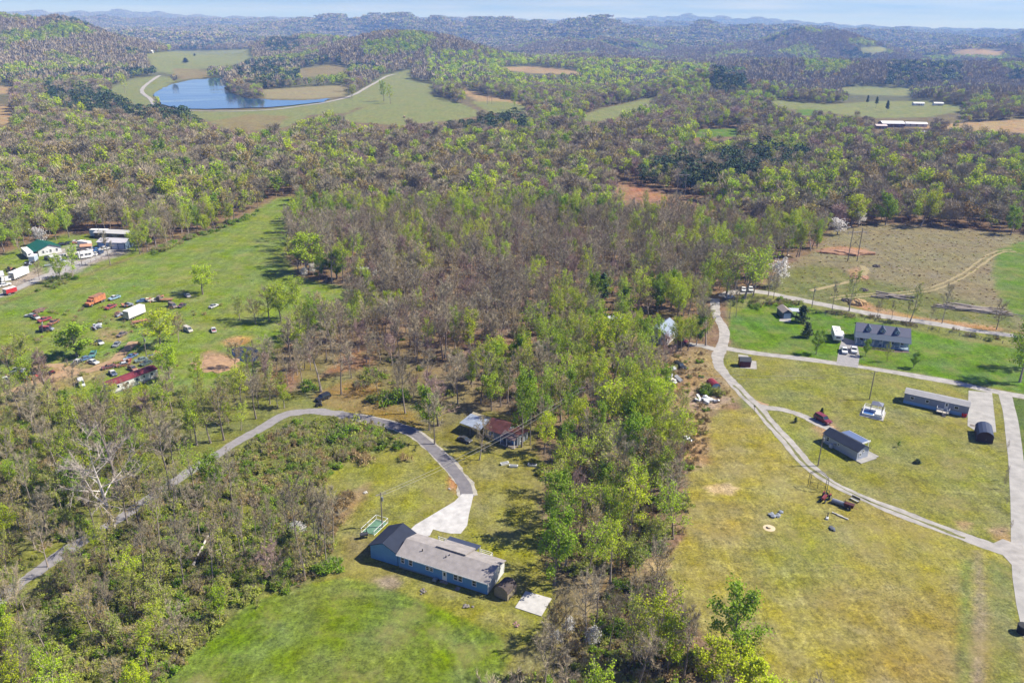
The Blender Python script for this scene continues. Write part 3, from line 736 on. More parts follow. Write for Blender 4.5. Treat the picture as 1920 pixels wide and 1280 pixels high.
# --- hand-read trees: base pixel, height in pixels, kind, form, crown width factor
HERO = [
    (213, 990, 232, 'sycamore', 0, 1.0),
    (345, 1100, 130, 'bare', 0, .62), (270, 1090, 120, 'bare', 3, .62), (400, 1092, 120, 'bare', 5, .62), (150, 1132, 110, 'bare', 1, .62), (90, 1062, 105, 'bare', 2, .62), (480, 1012, 100, 'bare', 5, .62), (540, 1000, 92, 'bare', 0, .62), (420, 982, 104, 'bare', 3, .62), (60, 952, 112, 'bare', 1, .62), (20, 902, 104, 'bare', 0, .62), (110, 888, 120, 'bare', 3, .62), (262, 882, 112, 'bare', 5, .62), (375, 1010, 118, 'bare', 1, .62), (40, 1180, 120, 'bare', 0, .62), (215, 1180, 120, 'bare', 3, .62),
    (1040, 1096, 160, 'green', 0, .8), (1178, 1012, 130, 'lime', 1, 1.0), (1262, 1010, 110, 'lime', 3, 1.), (1120, 940, 130, 'olive', 1, 1.1), (1086, 1010, 120, 'lime', 3, .9), (1215, 1255, 170, 'lime', 3, .8), (1190, 1250, 150, 'olive', 1, .7), (1098, 1210, 150, 'bare', 1, .8), (1262, 1245, 110, 'bare', 2, .9),
    (1340, 1300, 110, 'lime', 2, 1.2), (1400, 1310, 90, 'lime', 4, 1.3), (1036, 1205, 90, 'bud', 2, .8), (1062, 1195, 100, 'bare', 5, .6), (1140, 1225, 120, 'bare', 3, .6), (1230, 1130, 90, 'bud', 1, .9), (1110, 1215, 50, 'blossom', 0, .9), (1065, 1190, 35, 'blossom', 1, .8),
    (822, 798, 92, 'mauve', 1, 1.25), (899, 862, 80, 'bud', 0, .8), (760, 775, 130, 'bare', 3, .7), (815, 832, 110, 'bare', 0, .8), (978, 838, 150, 'green', 2, .55), (994, 800, 120, 'green', 1, .6),
    (806, 672, 82, 'lime', 1, .8), (885, 680, 100, 'lime', 0, .8), (985, 720, 100, 'lime', 1, .7), (1062, 710, 105, 'lime', 1, .75), (1030, 690, 100, 'lime', 3, .8), (1110, 700, 110, 'lime', 0, .8), (1148, 690, 110, 'lime', 2, .9), (1080, 800, 55, 'lime', 2, .9),
    (1150, 810, 100, 'lime', 2, 1.2), (1200, 815, 110, 'lime', 0, 1.1), (1235, 800, 100, 'lime', 2, 1.), (1180, 830, 90, 'green', 1, .8), (1218, 870, 80, 'lime', 2, 1.1), (1240, 900, 90, 'bare', 4, 1.), (1160, 850, 50, 'mauve', 2, .9), (1260, 960, 100, 'bare', 4, 1.), (1130, 860, 70, 'olive', 3, 1.2), (1085, 890, 80, 'lime', 3, 1.1),
    (145, 668, 72, 'green', 1, 1.7), (380, 552, 58, 'lime', 2, 1.5), (300, 652, 76, 'lime', 2, 1.4), (335, 642, 62, 'bud', 2, .8), (318, 710, 72, 'lime', 2, 1.25), (574, 514, 82, 'lime', 2, 1.6), (632, 522, 62, 'green', 1, 1.5), (600, 524, 50, 'green', 0, .9), (570, 520, 22, 'blossom', 0, 1.2), (588, 516, 24, 'blossom', 1, 1.0),
    (528, 605, 78, 'lime', 2, 1.1), (560, 600, 80, 'lime', 0, 1.1), (505, 600, 70, 'bare', 4, 1.1), (480, 608, 60, 'bud', 3, 1.), (450, 600, 50, 'olive', 3, 1.), (545, 680, 100, 'bare', 5, 1.), (602, 735, 130, 'bare', 3, .9), (640, 740, 120, 'bare', 1, .8),
    (480, 785, 100, 'bare', 3, .8), (418, 782, 80, 'olive', 0, .9), (440, 690, 60, 'bud', 2, .9), (395, 830, 110, 'olive', 1, .8), (420, 825, 110, 'bud', 1, .8), (40, 680, 60, 'olive', 2, 1.), (20, 700, 60, 'bud', 2, 1.1), (70, 600, 20, 'bare', 2, .8),
    (40, 475, 45, 'lime', 0, 1.), (8, 472, 60, 'lime', 2, 1.1), (78, 460, 40, 'blossom', 0, 1.2), (105, 450, 50, 'lime', 2, .9), (130, 445, 58, 'lime', 0, 1), (255, 470, 42, 'lime', 2, 1.1), (268, 470, 30, 'bud', 2, .9), (278, 462, 30, 'green', 1, .7), (74, 525, 40, 'bare', 2, .9),
    (300, 425, 60, 'bare', 4, 1.2), (325, 402, 70, 'lime', 2, 1.3), (355, 415, 20, 'blossom', 0, 1.2), (370, 412, 22, 'blossom', 1, .9), (455, 385, 60, 'lime', 0, 1), (490, 378, 30, 'cedar', 0, 1.1),
    (1042, 1210, 30, 'blossom', 1, 1.), (560, 1005, 30, 'blossom', 1, 1.3), (568, 1068, 200, 'bare', 3, .55), (596, 1055, 170, 'bare', 5, .4), (612, 1055, 150, 'bare', 2, .4), (462, 1050, 130, 'bare', 5, .4), (452, 1040, 110, 'bare', 2, .4), (512, 1032, 110, 'bare', 0, .4), (498, 1030, 80, 'bare', 2, .5),
    (318, 918, 165, 'bare', 1, .8), (222, 925, 185, 'bare', 0, .9), (176, 985, 105, 'bare', 2, .6), (330, 1010, 150, 'bare', 5, .5), (300, 1030, 140, 'bare', 3, .5), (265, 1000, 120, 'bud', 1, .6),
    (1530, 664, 52, 'green', 0, .95), (1512, 632, 30, 'cedar', 0, 1.4), (1503, 604, 34, 'cedar', 0, 1.5), (1622, 668, 36, 'green', 1, .8), (1663, 678, 40, 'olive', 0, .6), (1712, 690, 34, 'green', 1, 1.0), (1912, 716, 135, 'green', 2, .8), (1925, 690, 100, 'olive', 0, 1.), (1540, 776, 13, 'cedar', 1, 1.), (1491, 792, 11, 'cedar', 1, 1.), (1684, 838, 13, 'green', 1, .7),
    (1560, 582, 60, 'bare', 5, .6), (1592, 583, 82, 'olive', 1, .8), (1645, 594, 34, 'bare', 2, .7), (1672, 598, 38, 'bare', 5, .6), (1706, 603, 74, 'olive', 1, .9), (1766, 606, 78, 'bare', 0, .6), (1745, 600, 35, 'bare', 2, .5), (1700, 602, 40, 'bare', 5, .4),
    (1396, 560, 108, 'lime', 3, 1.3), (1362, 552, 90, 'olive', 0, 1.1), (1440, 556, 60, 'bare', 4, .9), (1412, 556, 80, 'lime', 3, .9), (1456, 538, 60, 'blossom', 0, 1.1), (1450, 560, 45, 'bare', 2, .8), (1368, 596, 70, 'bare', 5, .4), (1380, 594, 75, 'bare', 5, .4), (1330, 545, 60, 'lime', 0, .9), (1318, 640, 60, 'bare', 3, .7), (1262, 560, 75, 'bare', 4, 1.1), (1218, 548, 40, 'green', 1, 1.),
    (1290, 545, 55, 'bud', 0, .9), (1595, 425, 65, 'lime', 2, 1.4), (1570, 440, 35, 'blossom', 0, 1.6), (1610, 425, 30, 'blossom', 1, 1.2), (1520, 470, 60, 'bud', 0, 1.1), (1330, 430, 25, 'blossom', 0, 2.), (1310, 440, 30, 'blossom', 0, 1.5), (1660, 422, 66, 'green', 1, 1.), (1725, 425, 75, 'lime', 0, 1.2), (1895, 440, 60, 'green', 0, 1.),
    (1888, 845, 22, 'bare', 2, .4), (1885, 900, 30, 'bare', 2, .4), (1882, 916, 28, 'bare', 2, .4), (1893, 995, 22, 'bare', 2, .4), (1886, 950, 24, 'bare', 2, .35), (1720, 868, 8, 'cedar', 1, 2.4),
    (720, 190, 42, 'lime', 0, 1.), (732, 195, 40, 'lime', 1, .9), (963, 207, 40, 'lime', 0, .8), (1625, 200, 22, 'pine', 0, .8), (1642, 203, 22, 'pine', 0, .9), (1662, 210, 22, 'pine', 1, 1.), (235, 175, 40, 'lime', 1, .9), (348, 118, 10, 'cedar', 0, 2.5), (365, 105, 5, 'cedar', 0, 2.), (660, 184, 28, 'olive', 2, 1.),
]
TREES = []          # kind, form, x, y, scale height, scale width, rot
for (u, v, hp, kind, form, wf) in HERO:
    p = at(u, v)
    zs = np.arange(.5, 45, .25)
    vv = proj(np.full_like(zs, p.x), np.full_like(zs, p.y), p.z + zs)[1]
    Ht = float(zs[np.argmin(np.abs(vv - (v - hp)))])
    me = NEAR[kind][form % len(NEAR[kind])]
    H0 = max(vv_.co.z for vv_ in me[1].vertices)
    s = Ht / H0
    TREES.append((kind, form % len(NEAR[kind]), p.x, p.y, s, s * wf, random.uniform(0, 6.28), True))
hero_xy = np.array([(t[2], t[3]) for t in TREES])

# --- clear ground kept round buildings, roads and machines (pixels on the ground)
KEEP_ROADS = [([(-60, 1165), (0, 1122), (70, 1072), (150, 1018), (230, 968), (330, 900), (470, 814), (535, 778), (612, 772), (735, 796), (812, 842), (878, 930)], 3.6),
              ([(1340, 560), (1352, 608), (1359, 632), (1346, 672), (1385, 730), (1470, 822)], 4.2), ([(1352, 556), (1420, 547), (1580, 578), (1750, 606), (1930, 634)], 3.2), ([(-60, 775), (0, 744), (90, 708), (212, 676), (250, 640)], 3.0)]
KSEG = []
for px, w in KEEP_ROADS:
    P = [at(*p) for p in px]
    KSEG += [(a.x, a.y, b.x, b.y, w) for a, b in zip(P[:-1], P[1:])]
KEEP_SPOTS = [(915, 815, 13), (1225, 625, 12), (1150, 600, 6), (250, 725, 12), (680, 512, 7), (455, 665, 9), (1140, 640, 5), (700, 1000, 8), (600, 748, 5), (885, 800, 10), (1062, 1108, 5.5), (1085, 1128, 5), (1030, 1120, 5), (1008, 1172, 6), (988, 1215, 6)]
KEEP_SPOTS = [(at(u, v), r) for u, v, r in KEEP_SPOTS]
def free(x, y, extra=0):
    for ax, ay, bx, by, w in KSEG:
        dx, dy = bx - ax, by - ay; t = np.clip(((x - ax) * dx + (y - ay) * dy) / (dx * dx + dy * dy), 0, 1)
        if math.hypot(x - ax - t * dx, y - ay - t * dy) < w + extra: return False
    return all(math.hypot(x - p.x, y - p.y) > r for p, r in KEEP_SPOTS)
def grid(r0, r1, step, half=.80):
    n = int(r1 / step) + 1
    xs, ys = np.meshgrid(np.arange(-n, n + 1) * step, np.arange(0, n + 1) * step)
    x, y = xs.ravel() + RNG.uniform(-.46, .46, xs.size) * step, ys.ravel() + RNG.uniform(-.46, .46, xs.size) * step
    r, a = np.hypot(x, y), np.arctan2(x, y)
    k = (r >= r0) & (r < r1) & (np.abs(a) < half)
    return x[k], y[k]
def field_noise(x, y, s, seed):
    g = np.random.default_rng(seed); o = 0
    for _ in range(5):
        a, w = g.uniform(0, 6.28), s * g.uniform(.6, 1.6); o = o + np.sin((x * math.cos(a) + y * math.sin(a)) * 6.283 / w + g.uniform(0, 6.28))
    return o / 2.3
# how the woods are made up, region by region (outlines on the ground)
MIX = {'hills': dict(bare=.86, bud=.08, olive=.06), 'vale': dict(olive=.56, green=.20, lime=.12, bare=.12), 'open': dict(bare=.55, olive=.2, lime=.17, bud=.08), 'parcel': dict(bare=.68, mauve=.16, bud=.10, lime=.06), 'wood': dict(bare=.46, mauve=.08, lime=.18, olive=.11, bud=.14), 'belt': dict(bare=.22, lime=.40, olive=.18, bud=.07, green=.09, mauve=.03, pine=.01), 'brush': dict(bare=.24, olive=.30, lime=.20, bud=.18, green=.06, mauve=.02),
       'corner': dict(olive=.36, lime=.24, bud=.22, bare=.14, green=.04), 'pines': dict(pine=.65, bare=.25, olive=.1), 'edge': dict(lime=.3, bare=.3, olive=.18, bud=.16, green=.06), 'green': dict(lime=.42, olive=.20, bare=.24, bud=.08, green=.06)}
REG = [([(860, 560), (1330, 560), (1330, 640), (1290, 780), (1300, 1000), (1240, 1090), (1290, 1300), (1000, 1300), (1010, 860), (880, 760)], 'belt', .85), ([(960, 1185), (1080, 1140), (1250, 1062), (1320, 1180), (1480, 1420), (880, 1420)], 'open', .30), ([(-200, 1300), (-200, 780), (250, 745), (560, 735), (640, 780), (300, 1300)], 'brush', .95), ([(280, 1300), (640, 1100), (640, 780), (340, 905)], 'brush', .62), ([(-200, 1420), (-200, 1150), (150, 1060), (330, 1130), (320, 1420)], 'corner', 1.),
       ([(545, 745), (600, 650), (720, 620), (800, 660), (860, 720), (880, 800), (760, 800)], 'parcel', .55), ([(680, 650), (960, 440), (1330, 530), (1300, 570), (1095, 530), (860, 740), (800, 660)], 'parcel', .9), ([(620, 222), (980, 225), (985, 262), (700, 258)], 'pines', 1.), ([(90, 170), (230, 190), (390, 232), (390, 252), (250, 240), (90, 215)], 'pines', 1.), ([(1230, 120), (1400, 150), (1400, 190), (1230, 180)], 'pines', 1.),
       ([(420, 130), (640, 110), (640, 150), (470, 175)], 'pines', 1.), ([(1660, 120), (1800, 125), (1800, 165), (1660, 165)], 'pines', 1.2), ([(500, 60), (560, 60), (560, 105), (500, 105)], 'pines', 1.), ([(0, 320), (520, 330), (520, 440), (0, 480)], 'edge', 1.), ([(800, 100), (1330, 130), (1330, 200), (800, 170)], 'green', 1.)]
def choose(mix, n):
    ks = list(mix); p = np.array([mix[k] for k in ks]); return RNG.choice(ks, n, p=p / p.sum())
STUFF = []           # form index, x, y, z, scale xy, scale z, rot
def scatter(r0, r1, step, lod, dens=1.0):
    x, y = grid(r0, r1, step)
    z = height(x, y)
    u, v = proj(x, y, z)
    ok = np.ones(len(x), bool)
    for p in OPEN_NEAR: ok &= ~pip(p, u, v)
    for p in OPEN_FAR: ok &= ~pip(p, u, v)
    if r0 > 400:
        for hh in (7.0, 13.0):
            u2, v2 = proj(x, y, z + hh)
            for p in OPEN_FAR: ok &= ~pip(p, u2, v2)
            ok &= ~((v > 330) & pip(P_MEADOW, u2, v2))
    ok &= ~pip(P_SCRUB, u, v)
    x, y, z, u, v = x[ok], y[ok], z[ok], u[ok], v[ok]
    kind = choose(MIX['wood'], len(x))
    cl = field_noise(x, y, 130, 5)
    d = np.full(len(x), dens)
    gk = cl > .25
    kind[gk] = choose(MIX['green'], gk.sum())
    if r0 > 1300: kind = choose(MIX['hills'], len(x)); gv_ = field_noise(x, y, 300, 21) > .45; kind[gv_] = choose(MIX['vale'], gv_.sum())
    pk = field_noise(x, y, 260, 9) > (1.25 if r0 < 1300 else .95)
    if r0 > 400: kind[pk] = choose(MIX['pines'], pk.sum())
    for poly, mx, dn in REG:
        k = pip(poly, u, v)
        kind[k] = choose(MIX[mx], k.sum()); d[k] = dens * dn
    keep = RNG.uniform(0, 1, len(x)) < d
    return x[keep], y[keep], z[keep], kind[keep]
x, y, z, kd = scatter(72, 430, 4.9, 'near', .92)
for i in range(len(x)):
    if not free(x[i], y[i]): continue
    if np.min(np.hypot(hero_xy[:, 0] - x[i], hero_xy[:, 1] - y[i])) < 2.6: continue
    k = str(kd[i]); s = random.uniform(.72, 1.12)
    r = math.hypot(x[i], y[i])
    if x[i] < -25 and r < 230: s *= .74
    TREES.append((k, random.randrange(len(NEAR[k])), x[i], y[i], s, s * random.uniform(.72, .98), random.uniform(0, 6.28), False))
x, y, z, kd = scatter(430, 1350, 6.9, 'mid')
for i in range(len(x)):
    s = random.uniform(.6, 1.15) * (1.35 if random.random() < .15 else 1.0)
    STUFF.append((random.choice(PROTO_IDX[('mid', str(kd[i]))]), x[i], y[i], z[i], s * random.uniform(1.0, 1.4), s, random.uniform(0, 6.28)))
x, y, z, kd = scatter(1350, 3700, 11.0, 'far')
FK = {'mauve': 'bare', 'cedar': 'pine', 'blossom': 'lime'}
for i in range(len(x)):
    s = random.uniform(.7, 1.3); k = str(kd[i]); k = FK.get(k, k)
    STUFF.append((random.choice(PROTO_IDX[('far', k)]), x[i], y[i], z[i], s * 1.15, s, random.uniform(0, 6.28)))
x, y, z, kd = scatter(3700, 12800, 52.0, 'clump')
for i in range(len(x)):
    STUFF.append((random.choice(PROTO_IDX[('clump', 'mix')]), x[i], y[i], z[i], random.uniform(.9, 1.2), random.uniform(.8, 1.15), random.uniform(0, 6.28)))

# --- shrubs and brush
SHR = []
def shrubs(poly, n, mix, smin=.6, smax=1.3, clear=.5):
    us, vs = [p[0] for p in poly], [p[1] for p in poly]
    P = [at(*p) for p in poly]; W = [(p.x, p.y) for p in P]
    xs, ys = [p[0] for p in W], [p[1] for p in W]
    got = 0
    for _ in range(n * 6):
        if got >= n: break
        x, y = random.uniform(min(xs), max(xs)), random.uniform(min(ys), max(ys))
        if not pip(W, np.array([x]), np.array([y]))[0] or not free(x, y, clear): continue
        k = random.choices(list(mix), list(mix.values()))[0]
        SHR.append((k, random.randrange(2), x, y, random.uniform(smin, smax), random.uniform(0, 6.28))); got += 1
shrubs(P_SCRUB, 560, dict(green=.28, brush=.36, bare=.09, lime=.15, straw=.12), .3, 1.15)
shrubs([(-150, 1300), (-150, 800), (250, 760), (330, 905), (120, 1050), (0, 1130)], 520, dict(green=.24, brush=.36, lime=.22, bare=.13, straw=.05), .4, 1.3)
shrubs([(0, 1140), (330, 915), (480, 965), (620, 1020), (640, 1060), (430, 1145), (300, 1285), (-100, 1300)], 800, dict(green=.26, brush=.36, lime=.2, bare=.14, straw=.04), .4, 1.25)
shrubs([(1010, 870), (1280, 780), (1290, 1000), (1240, 1060), (1060, 1080)], 190, dict(green=.2, brush=.3, lime=.15, bare=.35), .6, 1.3)
shrubs([(1020, 1130), (1240, 1080), (1330, 1300), (960, 1300)], 120, dict(green=.14, brush=.25, lime=.1, bare=.45, straw=.06), .6, 1.2)
shrubs([(600, 740), (860, 560), (1200, 580), (1240, 760), (900, 790)], 150, dict(brush=.3, lime=.15, bare=.45, green=.1), .5, 1.1)
shrubs([(1265, 775), (1330, 780), (1322, 860), (1285, 890)], 60, dict(straw=.8, brush=.2), .4, .8)
shrubs([(1255, 665), (1330, 660), (1380, 745), (1330, 775), (1260, 760)], 40, dict(straw=.55, brush=.3, green=.15), .4, .8)
shrubs([(600, 960), (640, 925), (660, 930), (640, 1000), (615, 1010)], 50, dict(straw=.7, bare=.3), .4, .8)
shrubs([(1540, 590), (1640, 600), (1900, 648), (1900, 640), (1640, 596), (1540, 582)], 36, dict(bare=.6, brush=.4), .4, .8, 0)
shrubs([(90, 530), (130, 512), (150, 520), (110, 540), (40, 560)], 24, dict(green=.5, brush=.5), .5, 1., 0)
shrubs([(280, 470), (480, 398), (500, 385), (480, 405), (290, 480)], 60, dict(green=.4, brush=.4, bare=.2), .6, 1.3, 0)
shrubs([(1380, 565), (1480, 560), (1520, 575), (1480, 580), (1400, 578)], 30, dict(green=.4, brush=.4, bare=.2), .5, 1., 0)
shrubs([(60, 578), (420, 570), (420, 600), (300, 640), (280, 690), (100, 730), (0, 735), (0, 690), (60, 640)], 110, dict(brush=.4, straw=.3, bare=.3), .25, .6, 0)
for u, v, k, s in [(735, 755, 'green', 2.0), (748, 750, 'green', 1.6), (705, 708, 'green', 1.7), (690, 718, 'brush', 1.5), (582, 728, 'green', 1.3), (700, 752, 'brush', 1.2), (675, 730, 'bare', 1.2), (640, 822, 'green', 1.9), (655, 815, 'lime', 1.7), (620, 835, 'green', 1.8), (1330, 735, 'green', 1.3), (1345, 740, 'brush', 1.2), (1318, 738, 'green', 1.), (1222, 540, 'green', 1.6), (760, 862, 'straw', .9), (680, 868, 'straw', 1.1), (690, 862, 'straw', 1.0)]:
    p = at(u, v); SHR.append((k, 0, p.x, p.y, s, random.uniform(0, 6.28)))

# --- the largest to the eye become things of their own; the rest is one mass
PLACE = [([(-300, 1400), (-300, 770), (250, 742), (560, 735), (610, 770), (330, 905), (0, 1125)], 'above the lane by the junk cars'), ([(-300, 1400), (0, 1125), (330, 905), (640, 775), (640, 1100), (300, 1400)], 'on the brushy slope below the lane'),
         ([(1000, 1400), (960, 1190), (1010, 850), (1130, 790), (1290, 780), (1300, 1000), (1240, 1090), (1450, 1400)], 'in the tree belt below the olive field'), (P_MEADOW, 'in the meadow of junk cars'), ([(535, 760), (560, 500), (980, 430), (1340, 520), (1300, 780), (1130, 790), (1000, 850), (800, 830)], 'in the wood behind the rusty shack'),
         ([(-300, 600), (-300, 350), (560, 330), (560, 380), (250, 500), (0, 580)], 'in the wood behind the green roofed house'), ([(1300, 600), (1360, 520), (1500, 500), (2200, 620), (2200, 1300), (1400, 780)], 'on the lawns round the dormered farmhouse'), ([(1100, 520), (1100, 300), (2200, 300), (2200, 640), (1500, 520)], 'in the wood round the brown field')]
MARKS = [((915, 815), 'the rusty shack'), ((1225, 620), 'the white house in the wood'), ((1150, 603), 'the low garden shed'), ((455, 665), 'the pond'), ((250, 725), 'the red roofed trailer'), ((250, 595), 'the white box trailer'), ((1336, 729), 'the red roofed shed'), ((1000, 1133), 'the concrete slab'), ((1655, 640), 'the farmhouse'), ((1478, 585), 'the small dark garage'),
         ((680, 512), 'the derelict trailer'), ((606, 749), 'the black car in the clearing'), ((215, 990), 'the great pale barked tree'), ((1275, 689), 'the black car on dry grass'), ((1598, 490), 'the timber pylon'), ((88, 470), 'the green roofed house'), ((210, 455), 'the workshop'), ((1407, 545), 'the white pickup on the road'), ((822, 798), 'the drive bend'), ((640, 778), 'the start of the dark drive'), ((1088, 792), 'the pole in the trees'), ((372, 1040), 'the fallen trunk'), ((620, 520), 'the meadow neck'), ((1230, 1060), 'the sandy gap in the belt')]
MARKS = [(at(*p), t) for p, t in MARKS]
def near_mark(x, y):
    d, t = min((math.hypot(x - p.x, y - p.y), t) for p, t in MARKS)
    return 'beside ' + t if d < 11 else 'near ' + t if d < 26 else None
def place_of(u, v):
    for poly, ph in PLACE:
        if pip(poly, np.array([u]), np.array([v]))[0]: return ph
    return 'in the woodland beyond the long meadow'
LOOK = {'bare': 'bare grey twigged tree', 'mauve': 'bare mauve twigged bushy tree', 'lime': 'fresh lime green leafing tree', 'green': 'full green leafy tree', 'bud': 'tree hazed with brown buds', 'olive': 'thinly leafed olive green tree', 'pine': 'dark tall pine tree', 'cedar': 'dark dense cone shaped cedar', 'blossom': 'white blossoming tree', 'sycamore': 'great pale barked bare tree with wide leaning limbs'}
NAME = {'bare': 'bare_tree', 'mauve': 'mauve_tree', 'lime': 'lime_green_tree', 'green': 'green_tree', 'bud': 'budding_tree', 'olive': 'olive_green_tree', 'pine': 'pine_tree', 'cedar': 'cedar_tree', 'blossom': 'blossom_tree', 'sycamore': 'pale_barked_tree'}
LIMIT = {'bare': 270, 'lime': 240, 'olive': 170, 'bud': 150, 'mauve': 90, 'green': 120, 'pine': 60, 'cedar': 40, 'blossom': 60, 'sycamore': 2}
TREES.sort(key=lambda t: -(t[4] * 15 * (1.6 if t[7] else 1)) / math.hypot(t[2], t[3]))
count = {}
for (k, fm, x, y, sz, sw, rot, hero) in TREES:
    zz = hz(x, y)
    u, v = (float(q) for q in proj(x, y, zz))
    ut, vt = (float(q) for q in proj(x, y, zz + 12 * sz))
    seen = -40 < u < 1960 and vt < 1290
    if seen and count.get(k, 0) < LIMIT[k]:
        count[k] = count.get(k, 0) + 1
        me = NEAR[k][fm]
        ph = near_mark(x, y) or place_of(u, v)
        o = empty(NAME[k], (x, y, zz), rot, ('tall ' if sz > 1.02 else 'small ' if sz < .66 else '') + ('slender ' if sw / sz < .78 else 'broad ' if sw / sz > .93 else '') + LOOK[k] + ' ' + ph, 'tree', LOOK[k] + ' set ' + ph)
        o.scale = (sw, sw, sz)
        for nm, dd in (('trunk', me[0]), ('crown', me[1])):
            c = bpy.data.objects.new(nm, dd); c.parent = o; COL.objects.link(c)
    else:
        STUFF.append((PROTO_IDX[('near', k)][fm], x, y, zz, sw, sz, rot))
SHR.sort(key=lambda t: -t[4] / math.hypot(t[2], t[3]))
UNDER, n_sh = [], 0
SLOOK = {'green': 'leafy green shrub', 'lime': 'lime green budding shrub', 'brush': 'scruffy olive shrub', 'bare': 'bare brown twiggy shrub', 'straw': 'straw coloured clump of dead stalks'}
for (k, fm, x, y, s, rot) in SHR:
    zz = hz(x, y); u, v = (float(q) for q in proj(x, y, zz))
    if n_sh < 290 and -20 < u < 1940 and v < 1295:
        n_sh += 1
        ph = near_mark(x, y) or place_of(u, v)
        if not near_mark(x, y) and pip(P_SCRUB, np.array([u]), np.array([v]))[0]: ph = 'in the scrub inside the bend of the lane'
        o = empty('shrub', (x, y, zz), rot, ('low ' if s < .8 else 'large ' if s > 1.12 else '') + SLOOK[k] + ' ' + ph, 'shrub', SLOOK[k] + ' set ' + ph)
        o.scale = (s, s, s * .95)
        for nm, dd in (('stems', SHRUB[k][fm][0]), ('foliage', SHRUB[k][fm][1])):
            c = bpy.data.objects.new(nm, dd); c.parent = o; COL.objects.link(c)
    else:
        UNDER.append((PROTO_IDX[('shrub', k)][fm], x, y, zz, s, s * .95, rot))
# low tufts that break up the grass
for i in range(3): proto(('tuft', 0), tuft(700 + i, .5, .35).obj('form', [M_LEAF['brush']])); 
for i in range(2): proto(('tuft', 1), tuft(710 + i, .5, .45).obj('form', [M_LEAF['straw']]))
for i in range(2): proto(('tuft', 2), tuft(720 + i, .6, .28).obj('form', [M_LEAF['green']]))
TUFTS = []
for bx, by in zip(*grid(330, 540, 3.1)):
    bu, bv = proj(bx, by, hz(bx, by))
    if not pip(P_BROWN, np.array([bu]), np.array([bv]))[0] or pip(P_GREENR, np.array([bu]), np.array([bv]))[0] or random.random() < .5 or not free(bx, by, 0): continue
    s = random.uniform(.5, 1.1)
    TUFTS.append((('tuft', random.choice((0, 1, 1))), bx, by, hz(bx, by), s, s * random.uniform(.5, 1.0), random.uniform(0, 6.28)))
TUFTS = [(random.choice(PROTO_IDX[t[0]]),) + t[1:] for t in TUFTS]
tx, ty = grid(95, 330, 2.3)
tu, tv = proj(tx, ty, height(tx, ty))
tk = np.full(len(tx), -1)
for poly, c, pr in [(P_MEADOW, 2, .12), (P_BROWN, 1, .9), (P_BROWNLOW, 0, .6), (P_TANPATCH, 1, .9), (P_CLEARING, 0, .3), (P_SCRUB, 1, .9), ([(-150, 1300), (-150, 800), (250, 760), (330, 905), (480, 965), (640, 1060), (430, 1145), (300, 1285)], 0, .9), (P_SHACK, 0, .3)]:
    k = pip(poly, tu, tv); tk[k] = np.where(RNG.uniform(0, 1, k.sum()) < pr, c, -1)
for i in np.nonzero(tk >= 0)[0]:
    if not free(tx[i], ty[i], -.8): continue
    c = int(tk[i]); c = c if random.random() < .7 else random.choice((0, 1, 2))
    s = random.uniform(.4, 1.0)
    TUFTS.append((random.choice(PROTO_IDX[('tuft', c)]), tx[i], ty[i], hz(tx[i], ty[i]), s, s * random.uniform(.5, 1.1), random.uniform(0, 6.28)))

def mass(name, items, label, cat):
    A = np.array([t[1:4] for t in items], np.float32)
    me = bpy.data.meshes.new(name); me.vertices.add(len(A)); me.vertices.foreach_set('co', A.ravel())
    for nm, ty, vals in (('form', 'INT', [t[0] for t in items]), ('sxy', 'FLOAT', [t[4] for t in items]), ('sz', 'FLOAT', [t[5] for t in items]), ('rot', 'FLOAT', [t[6] for t in items])):
        a = me.attributes.new(nm, ty, 'POINT'); a.data.foreach_set('value', np.array(vals, np.int32 if ty == 'INT' else np.float32))
    o = bpy.data.objects.new(name, me); COL.objects.link(o)
    ng = bpy.data.node_groups.new(name + '_spread', 'GeometryNodeTree')
    ng.interface.new_socket('Geometry', in_out='INPUT', socket_type='NodeSocketGeometry'); ng.interface.new_socket('Geometry', in_out='OUTPUT', socket_type='NodeSocketGeometry')
    N, L = ng.nodes.new, ng.links.new
    gi, go = N('NodeGroupInput'), N('NodeGroupOutput')
    ci = N('GeometryNodeCollectionInfo'); ci.inputs['Collection'].default_value = PROTO; ci.inputs['Separate Children'].default_value = True; ci.inputs['Reset Children'].default_value = True
    ip = N('GeometryNodeInstanceOnPoints'); ip.inputs['Pick Instance'].default_value = True
    def attr(nm, ty):
        n = N('GeometryNodeInputNamedAttribute'); n.data_type = ty; n.inputs['Name'].default_value = nm; return n.outputs['Attribute']
    cx = N('ShaderNodeCombineXYZ'); L(attr('sxy', 'FLOAT'), cx.inputs[0]); L(attr('sxy', 'FLOAT'), cx.inputs[1]); L(attr('sz', 'FLOAT'), cx.inputs[2])
    cr = N('ShaderNodeCombineXYZ'); L(attr('rot', 'FLOAT'), cr.inputs[2])
    L(gi.outputs[0], ip.inputs['Points']); L(ci.outputs[0], ip.inputs['Instance']); L(attr('form', 'INT'), ip.inputs['Instance Index'])
    L(cr.outputs[0], ip.inputs['Rotation']); L(cx.outputs[0], ip.inputs['Scale']); L(ip.outputs[0], go.inputs[0])
    md = o.modifiers.new('spread', 'NODES'); md.node_group = ng
    return tag(o, label, cat, kind='stuff')
mass('forest', STUFF, 'spring woodland of bare and lime green trees covering the hills', 'forest')
mass('undergrowth', UNDER, 'low brush and dead stalks under and beside the trees', 'undergrowth')
mass('grass_tufts', TUFTS, 'tufts of rank grass dotting the fields', 'grass')
print('trees', count, 'stuff', len(STUFF), 'shrubs', n_sh, len(UNDER), 'tufts', len(TUFTS))
